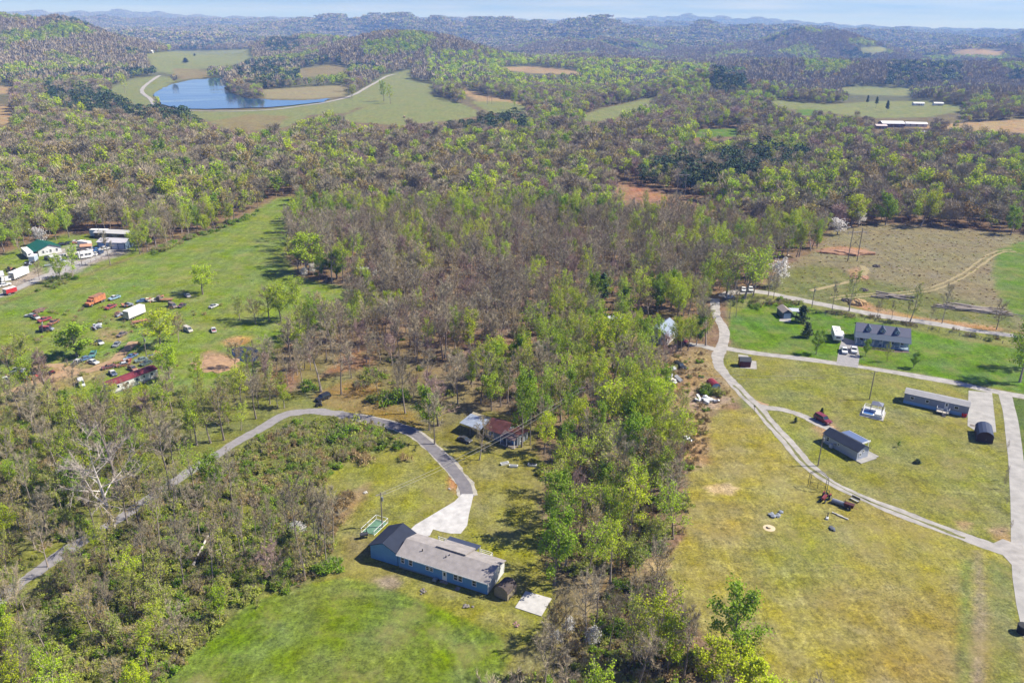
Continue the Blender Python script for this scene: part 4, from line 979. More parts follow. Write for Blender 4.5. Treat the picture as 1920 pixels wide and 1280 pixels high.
# ------------------------------------------------------------------ builders for made things
class MB:
    def __init__(s): s.v, s.f = [], []
    def box(s, x0, x1, y0, y1, z0, z1):
        k = len(s.v)
        s.v += [(x, y, z) for z in (z0, z1) for y in (y0, y1) for x in (x0, x1)]
        s.f += [tuple(k + i for i in q) for q in ((0, 2, 3, 1), (4, 5, 7, 6), (0, 1, 5, 4), (2, 6, 7, 3), (0, 4, 6, 2), (1, 3, 7, 5))]; return s
    def ext(s, poly, a, b, axis='y'):
        k, n = len(s.v), len(poly)
        for t in (a, b):
            for p, q in poly: s.v.append((p, t, q) if axis == 'y' else (t, p, q) if axis == 'x' else (p, q, t))
        s.f.append(tuple(range(k, k + n))); s.f.append(tuple(range(k + 2 * n - 1, k + n - 1, -1)))
        for i in range(n):
            j = (i + 1) % n; s.f.append((k + i, k + n + i, k + n + j, k + j))
        return s
    def slab(s, q, th):
        q = [Vector(p) for p in q]; n = (q[1] - q[0]).cross(q[-1] - q[0]).normalized()
        if n.z < 0: n = -n
        k, m = len(s.v), len(q)
        s.v += [tuple(p) for p in q] + [tuple(p + n * th) for p in q]
        s.f.append(tuple(range(k, k + m))); s.f.append(tuple(range(k + 2 * m - 1, k + m - 1, -1)))
        for i in range(m):
            j = (i + 1) % m; s.f.append((k + i, k + m + i, k + m + j, k + j))
        return s
    def tube(s, a, b, r, n=8, r2=None):
        a, b = Vector(a), Vector(b); d = (b - a).normalized(); x = d.orthogonal().normalized(); y = d.cross(x); k = len(s.v); r2 = r if r2 is None else r2
        for p, rr in ((a, r), (b, r2)):
            for i in range(n):
                t = 6.28318 * i / n; s.v.append(tuple(p + (x * math.cos(t) + y * math.sin(t)) * rr))
        for i in range(n):
            j = (i + 1) % n; s.f.append((k + i, k + j, k + n + j, k + n + i))
        s.f.append(tuple(range(k + n - 1, k - 1, -1))); s.f.append(tuple(range(k + n, k + 2 * n))); return s
    def build(s, name, m, parent=None, smooth=False):
        o = mesh_obj(name, s.v, s.f, m, parent, smooth)
        bm = bmesh.new(); bm.from_mesh(o.data); bmesh.ops.recalc_face_normals(bm, faces=bm.faces[:]); bm.to_mesh(o.data); bm.free()
        return o
def siding(name, col, step=.2, vertical=False, rust=0.0):
    if name in MATS: return MATS[name]
    m = mat(name, col, .6, noise=.06, nscale=.8)
    nt = m.node_tree; b = nt.nodes['Principled BSDF']
    tc = nt.nodes.new('ShaderNodeTexCoord'); w = nt.nodes.new('ShaderNodeTexWave'); w.wave_profile = 'SAW'; w.bands_direction = 'X' if vertical else 'Z'; w.inputs['Scale'].default_value = 1 / step / 3.1416 * .5 * 3.1416 / 3.1416
    nt.links.new(tc.outputs['Object'], w.inputs['Vector'])
    bp = nt.nodes.new('ShaderNodeBump'); bp.inputs['Strength'].default_value = .6; bp.inputs['Distance'].default_value = .03
    nt.links.new(w.outputs[0], bp.inputs['Height']); nt.links.new(bp.outputs[0], b.inputs['Normal'])
    return m
M_WHITE = mat('white_paint', (.72, .72, .70), .5, noise=.04, nscale=1)
M_GLASS = mat('window_glass', (.03, .04, .05), .08, spec=.6)
M_BLACK = mat('black_rubber', (.025, .025, .025), .8)
M_STEEL = mat('grey_steel', (.35, .36, .37), .45, metal=.6, noise=.1, nscale=2)
M_IRON = mat('dark_iron', (.06, .06, .065), .5, metal=.4)
M_WOOD = mat('weathered_wood', (.26, .22, .18), .9, noise=.3, nscale=2)
M_POLE = mat('pole_wood', (.21, .18, .15), .9, noise=.25, nscale=1.5)
M_LOG = mat('log_bark', (.33, .28, .23), .9, noise=.3, nscale=1.5)
M_RUST = mat('rusty_steel', (.27, .13, .075), .85, noise=.45, nscale=1.3)
M_SHINGLE = mat('brown_shingles', (.265, .24, .225), .95, noise=.2, nscale=.9, bump=.3)
M_DARKROOF = mat('navy_roof', (.028, .034, .052), .9, spec=.1, noise=.12, nscale=.8)
M_DARKMETAL = mat('navy_metal_roof', (.04, .05, .085), .55, noise=.08, nscale=.5)
M_BLUESIDE = siding('blue_siding', (.12, .28, .50), .2)
M_GREYSIDE = siding('grey_siding', (.36, .39, .44), .2)
M_WHITESIDE = siding('white_siding', (.60, .60, .58), .2)
M_TANSIDE = siding('cream_siding', (.55, .52, .45), .2)

def win(parent, c, U, N, w, h, double=True, name='window', fm=None, pm=None, fr=.09):
    """a window (frame) with its pane, set proud of a wall. c: centre, U: along the wall, N: outward"""
    c, U, N = Vector(c), Vector(U).normalized(), Vector(N).normalized(); Z = Vector((0, 0, 1))
    def bx(mb, u0, u1, z0, z1, n0, n1):
        k = len(mb.v)
        mb.v += [tuple(c + U * u + Z * z + N * n) for n in (n0, n1) for z in (z0, z1) for u in (u0, u1)]
        mb.f += [tuple(k + i for i in q) for q in ((0, 2, 3, 1), (4, 5, 7, 6), (0, 1, 5, 4), (2, 6, 7, 3), (0, 4, 6, 2), (1, 3, 7, 5))]
    a, b = w / 2, h / 2
    m = MB(); bx(m, -a, a, b - fr, b, -.02, .06); bx(m, -a, a, -b, -b + fr, -.02, .08); bx(m, -a, -a + fr, -b + fr, b - fr, -.02, .06); bx(m, a - fr, a, -b + fr, b - fr, -.02, .06)
    if double: bx(m, -a + fr, a - fr, -.03, .03, -.02, .05)
    o = m.build(name, fm or M_WHITE, parent)
    p = MB(); bx(p, -a + fr * .9, a - fr * .9, -b + fr * .9, b - fr * .9, -.02, .025); p.build('pane', pm or M_GLASS, o)
    return o
def door(parent, c, U, N, w=.95, h=2.05, m=None, glass=True):
    c, U, N = Vector(c), Vector(U).normalized(), Vector(N).normalized(); Z = Vector((0, 0, 1))
    def bx(mb, u0, u1, z0, z1, n0, n1):
        k = len(mb.v); mb.v += [tuple(c + U * u + Z * z + N * n) for n in (n0, n1) for z in (z0, z1) for u in (u0, u1)]
        mb.f += [tuple(k + i for i in q) for q in ((0, 2, 3, 1), (4, 5, 7, 6), (0, 1, 5, 4), (2, 6, 7, 3), (0, 4, 6, 2), (1, 3, 7, 5))]
    d = MB(); bx(d, -w / 2, w / 2, 0, h, -.02, .05); o = d.build('door', m or M_WHITE, parent)
    if glass: g = MB(); bx(g, -w * .22, w * .22, h * .48, h * .85, .0, .06); g.build('pane', M_GLASS, o)
    k = MB(); bx(k, w * .33, w * .40, h * .45, h * .5, .04, .11); k.build('handle', M_STEEL, o)
    return o
def gable(parent, x0, x1, y0, y1, z0, ze, zr, wall, roof, axis='x', over=.35, th=.10, seams=0, roofname='roof', wallname='wall'):
    """a pitched building; ridge along axis"""
    m = MB()
    if axis == 'x':
        ym = (y0 + y1) / 2; m.ext([(y0, z0), (y1, z0), (y1, ze), (ym, zr), (y0, ze)], x0, x1, 'x')
    else:
        xm = (x0 + x1) / 2; m.ext([(x0, z0), (x1, z0), (x1, ze), (xm, zr), (x0, ze)], y0, y1, 'y')
    w = m.build(wallname, wall, parent)
    r = MB()
    if axis == 'x':
        sl = (zr - ze) / (ym - y0); e = .02
        q = [(y0 - over, ze - over * sl + e), (ym, zr + e), (y1 + over, ze - over * sl + e), (y1 + over, ze - over * sl + e + th), (ym, zr + e + th), (y0 - over, ze - over * sl + e + th)]
        r.ext(q, x0 - over, x1 + over, 'x')
    else:
        sl = (zr - ze) / (xm - x0); e = .02
        q = [(x0 - over, ze - over * sl + e), (xm, zr + e), (x1 + over, ze - over * sl + e), (x1 + over, ze - over * sl + e + th), (xm, zr + e + th), (x0 - over, ze - over * sl + e + th)]
        r.ext(q, y0 - over, y1 + over, 'y')
    ro = r.build(roofname, roof, parent)
    if seams:
        s = MB(); t = .03
        if axis == 'x':
            n = int((x1 - x0 + 2 * over) / seams)
            for i in range(n + 1):
                x = x0 - over + .05 + i * seams
                for sy, ya in ((1, y0 - over), (-1, y1 + over)):
                    s.slab([(x, ya, ze - over * sl + e + th), (x + .06, ya, ze - over * sl + e + th), (x + .06, ym, zr + e + th), (x, ym, zr + e + th)], t)
        else:
            n = int((y1 - y0 + 2 * over) / seams)
            for i in range(n + 1):
                y = y0 - over + .05 + i * seams
                for xa in (x0 - over, x1 + over):
                    s.slab([(xa, y, ze - over * sl + e + th), (xa, y + .06, ze - over * sl + e + th), (xm, y + .06, zr + e + th), (xm, y, zr + e + th)], t)
        so = s.build('seams', roof, ro); so['kind'] = 'stuff'
    return w, ro
def thing(name, u, v, ang, label, cat, group=None, world=None):
    p = Vector((*world, hz(*world))) if world else at(u, v)
    return empty(name, p, R_(ang), label, cat, group)
def steps(parent, x, y, w, n=3, m=None, dirn=-1):
    b = MB()
    for i in range(n): b.box(x - w / 2, x + w / 2, *sorted((y, y + dirn * (.3 * (n - i)))), i * .2, i * .2 + .2)
    return b.build('steps', m or M_WOOD, parent)
def rail(parent, pts, h=.95, z=0.0, m=None, name='railing', post=1.6):
    b = MB()
    for a, c in zip(pts[:-1], pts[1:]):
        a, c = Vector((*a, z)), Vector((*c, z)); L = (c - a).length; n = max(1, round(L / post))
        for i in range(n + 1):
            p = a + (c - a) * i / n; b.box(p.x - .06, p.x + .06, p.y - .06, p.y + .06, z - .1, z + h + .06)
        for hh in (.15, .5, .9): b.tube(a + Vector((0, 0, h * hh / .9)), c + Vector((0, 0, h * hh / .9)), .045, 4)
    return b.build(name, m or M_WHITE, parent)

# ------------------------------------------------------------------ the blue house below the gravel drive
X, Y = (1, 0, 0), (0, 1, 0); NX, NY = (-1, 0, 0), (0, -1, 0)
h = thing('blue_house', 0, 0, -24.5, 'long blue sided house with brown shingle roof below the white gravel drive', 'house', world=(-20.97, 125.74))
MB().box(0.02, 19.0, .02, 7.08, -.3, .45).build('skirting', mat('grey_skirting', (.20, .24, .28), .8), h)
gable(h, 0, 19.02, 0, 7.1, .4, 2.95, 4.15, M_BLUESIDE, M_SHINGLE, 'x', .3, .12)
e = MB(); e.ext([(0.03, .45), (7.07, .45), (7.07, 2.94), (3.55, 4.1), (.03, 2.94)], 19.02, 19.06, 'x'); e.build('end_wall', M_WHITESIDE, h)
MB().ext([(3.6, 4.3), (3.6, 4.62), (7.75, 3.35), (7.75, 3.0)], 6.3, 12.6, 'x').build('rear_gable_roof', M_SHINGLE, h)
MB().box(6.4, 12.5, 7.0, 7.5, .0, 3.1).build('rear_bay', M_BLUESIDE, h)
f = MB(); f.box(-.32, 19.34, -.36, -.30, 2.76, 2.96); f.build('fascia', M_WHITE, h)
for x, w in ((1.0, .85), (2.75, .85), (6.45, .75), (7.3, .75), (12.45, .9), (13.4, .9), (16.3, .9)): win(h, (x, -.005, 1.95), X, NY, w, 1.3 if w > .8 else .9)
door(h, (10.1, -.005, .5), X, NY, .95, 2.05)
steps(h, 10.1, 0, 1.6, 2, M_WOOD)
MB().box(8.0, 8.7, -.9, -.15, -.1, .65).build('air_conditioner', M_STEEL, h)
MB().box(12.9, 13.7, -1.3, -.4, -.1, .35).build('wood_box', M_WOOD, h)
for x, y in ((9.2, 2.2), (9.6, 2.8), (4.2, 2.0)): MB().tube((x, y, 3.6), (x, y, 4.25), .11, 8).build('roof_vent', M_IRON, h)
gable(h, -6.5, -.35, .25, 7.0, -.2, 2.9, 4.35, M_BLUESIDE, M_DARKROOF, 'y', .35, .12, roofname='garage_roof', wallname='garage_wall')
MB().box(-.36, .02, .6, 6.6, -.1, 2.85).build('link_wall', M_BLUESIDE, h)
b = MB(); b.slab([(5.7, 7.9, 2.65), (12.6, 7.9, 2.65), (12.6, 10.1, 2.35), (5.7, 10.1, 2.35)], .08); pr = b.build('porch_roof', M_DARKMETAL, h)
s = MB(); [s.slab([(5.75 + i * .46, 7.92, 2.735), (5.81 + i * .46, 7.92, 2.735), (5.81 + i * .46, 10.08, 2.435), (5.75 + i * .46, 10.08, 2.435)], .04) for i in range(15)]; s.build('seams', M_DARKMETAL, pr)['kind'] = 'stuff'
for x in (5.9, 9.1, 12.4): MB().box(x - .07, x + .07, 9.85, 9.99, 0, 2.4).build('post', M_WHITE, h)
MB().box(3.0, 15.0, 7.5, 10.3, .25, .45).build('deck', M_WOOD, h)
rail(h, [(3.0, 10.25), (5.7, 10.25)], .95, .45); rail(h, [(12.6, 10.25), (15.0, 10.25), (15.0, 8.0)], .95, .45)

def barrel_shed(name, w, d, hh, wallm, roofm, loc, ang, label, frontm=None, pts=None):
    o = thing(name, 0, 0, ang, label, 'shed', world=loc)
    prof = [(-w / 2, 0), (w / 2, 0), (w / 2, hh * .55), (w * .40, hh * .80), (w * .2, hh * .95), (0, hh), (-w * .2, hh * .95), (-w * .40, hh * .80), (-w / 2, hh * .55)]
    MB().ext(prof, 0, d, 'y').build('wall', wallm, o)
    r = MB(); P = prof[2:]
    for a, b in zip(P[:-1], P[1:]):
        k = 1.04; r.slab([(a[0] * k, -.12, a[1] + .03), (b[0] * k, -.12, b[1] + .03), (b[0] * k, d + .12, b[1] + .03), (a[0] * k, d + .12, a[1] + .03)], .06)
    r.build('roof', roofm, o)
    if frontm: MB().ext([(p * .97, q * .985) for p, q in prof], -.03, 0, 'y').build('front', frontm, o)
    dm = MB(); dm.box(-w * .25, w * .25, -.07, .0, .05, hh * .68); dd = dm.build('door', frontm or wallm, o)
    MB().box(w * .05, w * .07, -.11, -.06, hh * .3, hh * .36).build('handle', M_STEEL, dd)
    return o
p0 = Matrix.Rotation(R_(-24.5), 2)
def bl(x, y):
    q = p0 @ Vector((x, y)); return (q.x - 20.97, q.y + 125.74)
barrel_shed('barrel_shed', 2.9, 3.0, 2.5, mat('tan_boards', (.25, .21, .14), .9, noise=.2), mat('dark_shed_roof', (.07, .055, .05), .9, noise=.3), bl(21.6, .2), -24.5 - 8, 'brown round roofed garden shed beside the blue house end wall')
pad = patch('concrete_slab', [bl(25, -1.0), bl(30.1, -1.0), bl(30.0, 4.1), bl(24.9, 3.9)], mat('old_slab', (.40, .385, .36), .9, noise=.25, nscale=.7), .02, 0, True, .1)
tag(pad, 'bare grey concrete slab beside the brown shed, dappled with tree shade', 'slab')
# dog pen behind the garage
o = thing('dog_pen', 0, 0, -24.5, 'white railed pen with green floor behind the dark garage roof', 'pen', world=bl(-12.9, 6.2))
b = MB()
for x0, y0, x1, y1 in ((0, 0, 0, 5.4), (0, 5.4, 2.9, 5.4), (2.9, 5.4, 2.9, .3)):
    for z in (.1, 1.1): b.tube((x0, y0, z), (x1, y1, z), .045, 6)
b.build('rail', M_WHITE, o)
for x, y in ((0, 0), (0, 2.7), (0, 5.4), (2.9, 5.4), (2.9, 2.8), (2.9, .3)): MB().tube((x, y, 0), (x, y, 1.15), .05, 6).build('post', M_WHITE, o)
MB().slab([(.1, .4, .06), (2.8, .5, .06), (2.8, 5.2, .06), (.1, 5.2, .06)], .05).build('green_floor', mat('green_tarp', (.10, .19, .12), .8, noise=.3, nscale=1), o)
o = thing('barbecue_smoker', 0, 0, 20, 'black barrel smoker beside the white railed pen', 'smoker', world=bl(-11.4, 5.0))
MB().tube((-.8, 0, .9), (.8, 0, .9), .42, 12).build('barrel', M_IRON, o); MB().tube((.55, 0, 1.2), (.55, 0, 2.0), .09, 8).build('chimney', M_IRON, o)
for x in (-.6, .6): MB().box(x - .05, x + .05, -.3, .3, 0, .6).build('leg', M_IRON, o)

def rocks(name, u, v, n, r, m, label, cat, seed=0):
    rr = random.Random(seed); o = thing(name, u, v, 0, label, cat)
    for i in range(n):
        bm = bmesh.new(); bmesh.ops.create_icosphere(bm, subdivisions=1, radius=r * rr.uniform(.35, .7))
        for q in bm.verts: q.co *= rr.uniform(.7, 1.2); q.co.z *= .6
        me = bpy.data.meshes.new('stone'); bm.to_mesh(me); bm.free(); me.materials.append(m)
        s = bpy.data.objects.new('stone', me); s.parent = o; s.location = (rr.gauss(0, r * .6), rr.gauss(0, r * .5), r * .12 + i * .02); COL.objects.link(s)
    return o
M_STONE = mat('field_stone', (.17, .15, .13), .9, noise=.3, nscale=3); M_PALESTONE = mat('pale_stone', (.38, .36, .32), .9, noise=.2, nscale=2)
rocks('stone_heap', 794, 1108, 6, .6, M_STONE, 'low grey stone heap on the lawn before the blue house door', 'stones', 1)
rocks('stone_heap', 877, 1137, 6, .6, M_STONE, 'dark stone heap on the lawn before the brown shed', 'stones', 2)
rocks('stone_heap', 968, 1170, 5, .55, mat('red_stone', (.26, .16, .13), .9, noise=.3), 'reddish stone heap below the concrete slab', 'stones', 3)
rocks('stone_heap', 686, 924, 7, .6, M_PALESTONE, 'pale rubble heap on the lawn by the dead grass', 'stones', 4)
rocks('stone_heap', 842, 917, 5, .4, M_PALESTONE, 'pale rubble lying beside the paved drive', 'stones', 5)

# ------------------------------------------------------------------ poles and wires
def pole(u, v, hgt, label, arm=True, ang=0, lamp=False, tr=True, world=None):
    o = thing('utility_pole', u, v, ang, label, 'utility pole', 'wooden utility poles' if False else None, world)
    MB().tube((0, 0, -.3), (0, 0, hgt), .15, 8, .10).build('pole', M_POLE, o)
    if arm:
        MB().box(-1.1, 1.1, -.06, .06, hgt - .55, hgt - .42).build('crossarm', M_POLE, o)
        for x in (-1.0, 0, 1.0): MB().tube((x, 0, hgt - .42), (x, 0, hgt - .2), .05, 6).build('insulator', M_STEEL, o)
    if tr: MB().tube((.28, 0, hgt - 2.1), (.28, 0, hgt - 1.2), .22, 10).build('transformer', M_STEEL, o)
    if lamp: MB().tube((0, 0, hgt - 1.0), (0, -.9, hgt - .7), .04, 6).build('lamp_arm', M_STEEL, o)
    return o
M_WIRE = mat('wire', (.30, .29, .26), .5)
def wire(a, b, sag, label, r=.022):
    a, b = Vector(a), Vector(b); m = MB(); n = 14; P = [a + (b - a) * (i / n) - Vector((0, 0, sag * 4 * (i / n) * (1 - i / n))) for i in range(n + 1)]
    for p, q in zip(P[:-1], P[1:]): m.tube(p, q, r, 4)
    return tag(m.build('power_line', M_WIRE), label, 'wire')
def top(o, dz, dx=0): return o.matrix_basis @ Vector((dx, 0, dz))
pA = pole(717, 988, 8.4, 'grey utility pole with transformer behind the blue house garage', ang=35)
pB = pole(994, 834, 9.0, 'slender utility pole beside the rusty shack porch', arm=False, tr=False)
pC = pole(1088, 792, 10.5, 'tall utility pole standing in the trees above the rusty shack', arm=True, ang=40, tr=False)
wire(top(pA, 8.1, -.9), top(pC, 10.1, -1), 1.6, 'thin upper wire crossing the drive from the garage pole', .03)
wire(top(pA, 7.6, .2), top(pC, 9.4), 1.8, 'thin lower wire crossing the drive from the garage pole', .03)
pD = pole(1533.5, 873, 8.8, 'utility pole casting its shadow over the gravel drive by the grey cottage', arm=False, lamp=True)
pE = pole(1630, 748.5, 8.8, 'utility pole on the lawn between the deck and the farmhouse lane', arm=True, ang=20, tr=False)
pF = pole(1522, 577, 8.5, 'utility pole beside the gravel road behind the small garage', arm=True, ang=20)
pG = pole(275, 669, 7.2, 'pale utility pole among the junk cars by the red roofed trailer', arm=False)
pH = pole(69, 742, 8.5, 'utility pole beside the dirt track below the junk cars', arm=True, tr=False)
pI = pole(154, 498, 8.0, 'utility pole at the gravel road by the green roofed house', arm=True, tr=False)
q = at(1255, 742); wire(top(pE, 8.3, -.8), (q.x, q.y, q.z + 8), 1.4, 'upper wire running from the lawn pole into the trees', .03); q = at(1262, 748); wire(top(pE, 7.9), (q.x, q.y, q.z + 7.4), 1.5, 'lower wire running from the lawn pole into the trees', .03)
wire(top(pH, 8.2), top(pG, 6.9), 1.2, 'wire strung between the two poles among the junk cars', .03)
wire(top(pG, 7.0), top(pI, 7.6), 3.0, 'wire crossing the green meadow to the gravel road', .02)
def hframe(u, v, hgt, gap, ang, label):
    o = thing('transmission_pole', u, v, ang, label, 'power pylon')
    for x in (-gap / 2, gap / 2): MB().tube((x, 0, -.3), (x, 0, hgt), .22, 8, .15).build('pole', M_POLE, o)
    MB().box(-gap, gap, -.12, .12, hgt - 2.2, hgt - 1.9).build('crossarm', mat('pale_timber', (.42, .37, .32), .9), o)
    MB().tube((-gap / 2, 0, hgt - 4), (gap / 2, 0, hgt - 9), .08, 6).build('brace', M_POLE, o); MB().tube((gap / 2, 0, hgt - 4), (-gap / 2, 0, hgt - 9), .08, 6).build('brace', M_POLE, o)
    for x in (-gap * .95, 0, gap * .95): MB().tube((x, 0, hgt - 2.9), (x, 0, hgt - 2.2), .1, 6).build('insulator', M_STEEL, o)
    return o
hA = hframe(1598, 490, 15.5, 4.6, 10, 'two legged timber pylon in the brown field beside the dirt heap')
hB = hframe(1276, 368, 15, 5, 10, 'two legged timber pylon in the orange clearing in the wood')
hC = hframe(918, 196, 20, 6, 20, 'two legged timber pylon on the far pasture')

# ------------------------------------------------------------------ the rusty shack
h = thing('old_shack', 0, 0, -34.6, 'derelict shack with rusty red metal roof beside the paved drive', 'shack', world=(-3.18, 175.26))
M_SHACK = siding('grey_boards', (.20, .22, .25), .18)
M_RUSTROOF = mat('rusty_red_roof', (.085, .03, .026), .7, noise=.45, nscale=.8)
gable(h, -4.6, 1.0, 1.2, 7.4, 0, 2.5, 4.0, M_SHACK, M_RUSTROOF, 'x', .35, .06, .55)
b = MB(); b.slab([(.6, .1, 2.35), (5.0, .1, 2.35), (5.0, 2.3, 3.1), (.6, 2.3, 3.1)], .06); b.build('porch_roof', mat('faded_rust_roof', (.13, .09, .085), .7, noise=.4, nscale=.9), h)
b = MB(); b.slab([(1.2, 2.2, 3.1), (5.0, 2.2, 3.1), (5.0, 7.0, 2.4), (1.2, 7.0, 2.4)], .06); b.build('lean_to_roof', M_RUSTROOF, h)
MB().box(1.05, 4.7, 1.9, 6.6, 0, 2.3).build('back_room', M_SHACK, h)
for x in (.75, 2.6, 4.85): MB().box(x - .06, x + .06, .2, .32, 0, 2.36).build('post', M_WHITE, h)
MB().box(.6, 4.95, .15, 1.9, -.1, .22).build('porch_floor', M_WOOD, h)
win(h, (2.2, 1.89, 1.4), X, NY, .9, 1.1); door(h, (3.6, 1.89, .22), X, NY, m=M_BLUESIDE); win(h, (4.71, 3.6, 1.4), Y, X, 1.1, 1.1); win(h, (-2.5, 1.19, 1.5), X, NY, .9, 1.2)
o = thing('carport', 0, 0, -34.6, 'open carport with silvery metal roof joined to the rusty shack', 'carport', world=tuple((Matrix.Rotation(R_(-34.6), 2) @ Vector((-11.4, -.9))) + Vector((-3.18, 175.26))))
b = MB(); b.slab([(0, 0, 2.6), (6.6, 0, 2.6), (6.1, 5.1, 3.1), (-.2, 5.1, 3.1)], .06); r = b.build('roof', mat('silver_metal', (.40, .45, .52), .35, metal=.5, noise=.15, nscale=.8), o)
s = MB(); [s.slab([(i * .6 + .1, .02, 2.665), (i * .6 + .16, .02, 2.665), (i * .6 + .1, 5.05, 3.165), (i * .6 + .04, 5.05, 3.165)], .03) for i in range(10)]; s.build('seams', M_STEEL, r)['kind'] = 'stuff'
for x, y, z in ((.2, .2, 2.6), (3.3, .2, 2.6), (6.3, .2, 2.6), (.1, 4.9, 3.05), (5.9, 4.9, 3.05)): MB().tube((x, y, 0), (x, y, z), .07, 6).build('post', M_WOOD, o)
b = MB(); b.slab([(-.4, 5.3, 2.7), (8.5, 5.3, 2.7), (8.2, 6.6, 2.9), (-.6, 6.6, 2.9)], .06); b.build('rear_roof', mat('straw_roof', (.30, .26, .18), .9, noise=.3), o)
M_OLDWHITE = mat('old_enamel', (.60, .60, .57), .5, noise=.1)
for u, v, a, lb in ((946, 870, 25, 'white tub tipped over on the grass below the shack, lying apart'), (963, 875, -5, 'white tub lying on the grass between two other tubs'), (998, 873, -15, 'white tub with dark hollow on the grass near the trees')):
    o = thing('bathtub', u, v, a, lb, 'tub'); b = MB()
    b.ext([(-.95, 0), (.95, 0), (1.05, .5), (-1.05, .5)], -.38, .38, 'y'); b.build('shell', M_OLDWHITE, o); MB().box(-.85, .85, -.30, .30, .42, .515).build('basin', M_IRON if 'dark' in lb else M_STEEL, o)

# ------------------------------------------------------------------ the grey cottage and its neighbours
h = thing('grey_cottage', 0, 0, -61.3, 'small grey cottage with dark roof beside the curving gravel drive', 'cottage', world=(79.06, 178.62))
gable(h, .1, 10.4, .0, 4.0, -.1, 2.5, 3.5, M_GREYSIDE, M_DARKROOF, 'x', .3, .1)
MB().box(.4, 11.6, 4.0, 6.6, -.05, .08).build('concrete_pad', M_CONC, h)
b = MB(); b.slab([(1.8, 4.1, 2.62), (8.2, 4.1, 2.62), (8.2, 7.1, 2.35), (1.8, 7.1, 2.35)], .07); b.build('porch_roof', mat('blue_grey_metal', (.13, .17, .27), .4, metal=.3), h)
MB().box(8.16, 8.26, 4.1, 7.15, 2.3, 2.7).build('fascia', M_WHITE, h); MB().box(1.8, 8.2, 7.1, 7.18, 2.3, 2.45).build('gutter', M_WHITE, h)
for x in (2.0, 5.0, 8.0): MB().box(x - .06, x + .06, 6.85, 6.97, .08, 2.4).build('post', M_WHITE, h)
MB().box(10.41, 12.0, -.2, 5.4, -.05, .06).build('apron', M_CONC, h)
win(h, (1.5, -.005, 1.5), X, NY, .9, 1.2); win(h, (4.8, -.005, 1.6), X, NY, .6, .6, False); door(h, (6.2, -.005, .1), X, NY, m=M_GREYSIDE, glass=False); win(h, (10.41, 2.0, 2.1), Y, X, .6, .7, False); win(h, (10.41, 1.0, 1.4), Y, X, .8, .9)
MB().box(2.6, 3.4, -.7, -.1, 0, .8).build('air_conditioner', M_OLDWHITE, h); MB().box(3.6, 4.1, -.4, -.02, .9, 1.4).build('meter_box', M_STEEL, h)

h = thing('mobile_home', 0, 0, -31, 'long blue grey mobile home with pale flat roof beside the concrete drive', 'mobile home', world=(110.0, 202.0))
MB().box(0, 15.9, -.02, 4.2, -.1, .9).build('skirting', mat('blue_skirting', (.20, .34, .52), .6), h)
gable(h, -.05, 15.95, -.05, 4.25, .9, 2.95, 3.45, siding('slate_siding', (.22, .24, .29), .2), mat('pale_grey_roof', (.25, .245, .245), .9, noise=.1, nscale=.6), 'x', .15, .08)
for x, w in ((2.0, 1.0), (5.8, .9), (13.0, 1.1)): win(h, (x, -.055, 2.0), X, NY, w, .9, False)
door(h, (10.6, -.055, .85), X, NY, m=M_OLDWHITE)
MB().box(8.4, 11.6, -2.4, -.1, .55, .72).build('deck', mat('bare_planks', (.45, .40, .33), .9, noise=.2), h); rail(h, [(8.5, -.3), (8.5, -2.35), (10.0, -2.35)], .95, .72); rail(h, [(11.0, -2.35), (11.55, -2.35), (11.55, -.3)], .95, .72)
b = MB(); [b.box(10.05, 10.95, -2.4 - .3 * (i + 1), -2.4 - .3 * i, 0, .55 - .18 * i) for i in range(3)]; b.build('steps', M_WOOD, h)
for x in (4.0, 8.0, 12.5): MB().tube((x, 2.4, 3.2), (x, 2.4, 3.65), .09, 6).build('roof_vent', M_STEEL, h)
o = thing('storage_tote', 1807, 781, -31, 'red plastic tote beside the mobile home corner', 'tote'); MB().ext([(-.5, 0), (.5, 0), (.6, .9), (-.6, .9)], -.4, .4).build('bin', mat('red_plastic', (.5, .03, .04), .4), o); MB().box(-.65, .65, -.45, .45, .9, 1.0).build('lid', MATS['red_plastic'], o)
barrel_shed('round_roofed_shed', 3.7, 6.3, 3.0, mat('dark_brown_boards', (.06, .035, .03), .9), M_DARKMETAL, (120.6, 179.6), -24.5, 'dark brown round roofed shed with navy metal roof on the concrete drive')
o = thing('pallet', 1826, 798, -28, 'grey wooden pallets lying beside the navy roofed shed', 'pallet'); [MB().box(-.9, .9, -.6 + i * .3, -.4 + i * .3, .08, .14).build('slat', M_WOOD, o) for i in range(4)]; [MB().box(x - .06, x + .06, -.6, .5, 0, .08).build('bearer', M_WOOD, o) for x in (-.8, 0, .8)]

h = thing('pool_deck', 0, 0, -30.5, 'square white railed deck round a pool with grey canopy on the lawn', 'deck', world=(94.23, 193.37))
MB().box(0, 6.0, 0, 6.2, -.1, .12).build('concrete_base', M_CONC, h); MB().box(.5, 5.6, .6, 5.6, .12, .75).build('platform', M_OLDWHITE, h)
MB().box(.8, 3.2, .8, 3.0, .75, .79).build('pool', mat('pool_cover', (.04, .12, .30), .3), h)
rail(h, [(.5, 3.0), (.5, 5.5), (5.5, 5.5), (5.5, .7), (3.6, .7)], .9, .75)
b = MB(); c = (3.6, 4.2); q = [(2.2, 2.9), (5.1, 2.9), (5.1, 5.5), (2.2, 5.5)]
for i in range(4): b.slab([(*q[i], 2.75), (*q[(i + 1) % 4], 2.75), (*c, 3.5)], .05)
b.build('canopy', mat('grey_canopy', (.16, .17, .21), .8), h); [MB().tube((x, y, .75), (x, y, 2.8), .06, 6).build('post', M_IRON, h) for x, y in q]
MB().box(4.0, 5.3, .9, 2.2, .75, 1.25).build('bench', M_OLDWHITE, h)

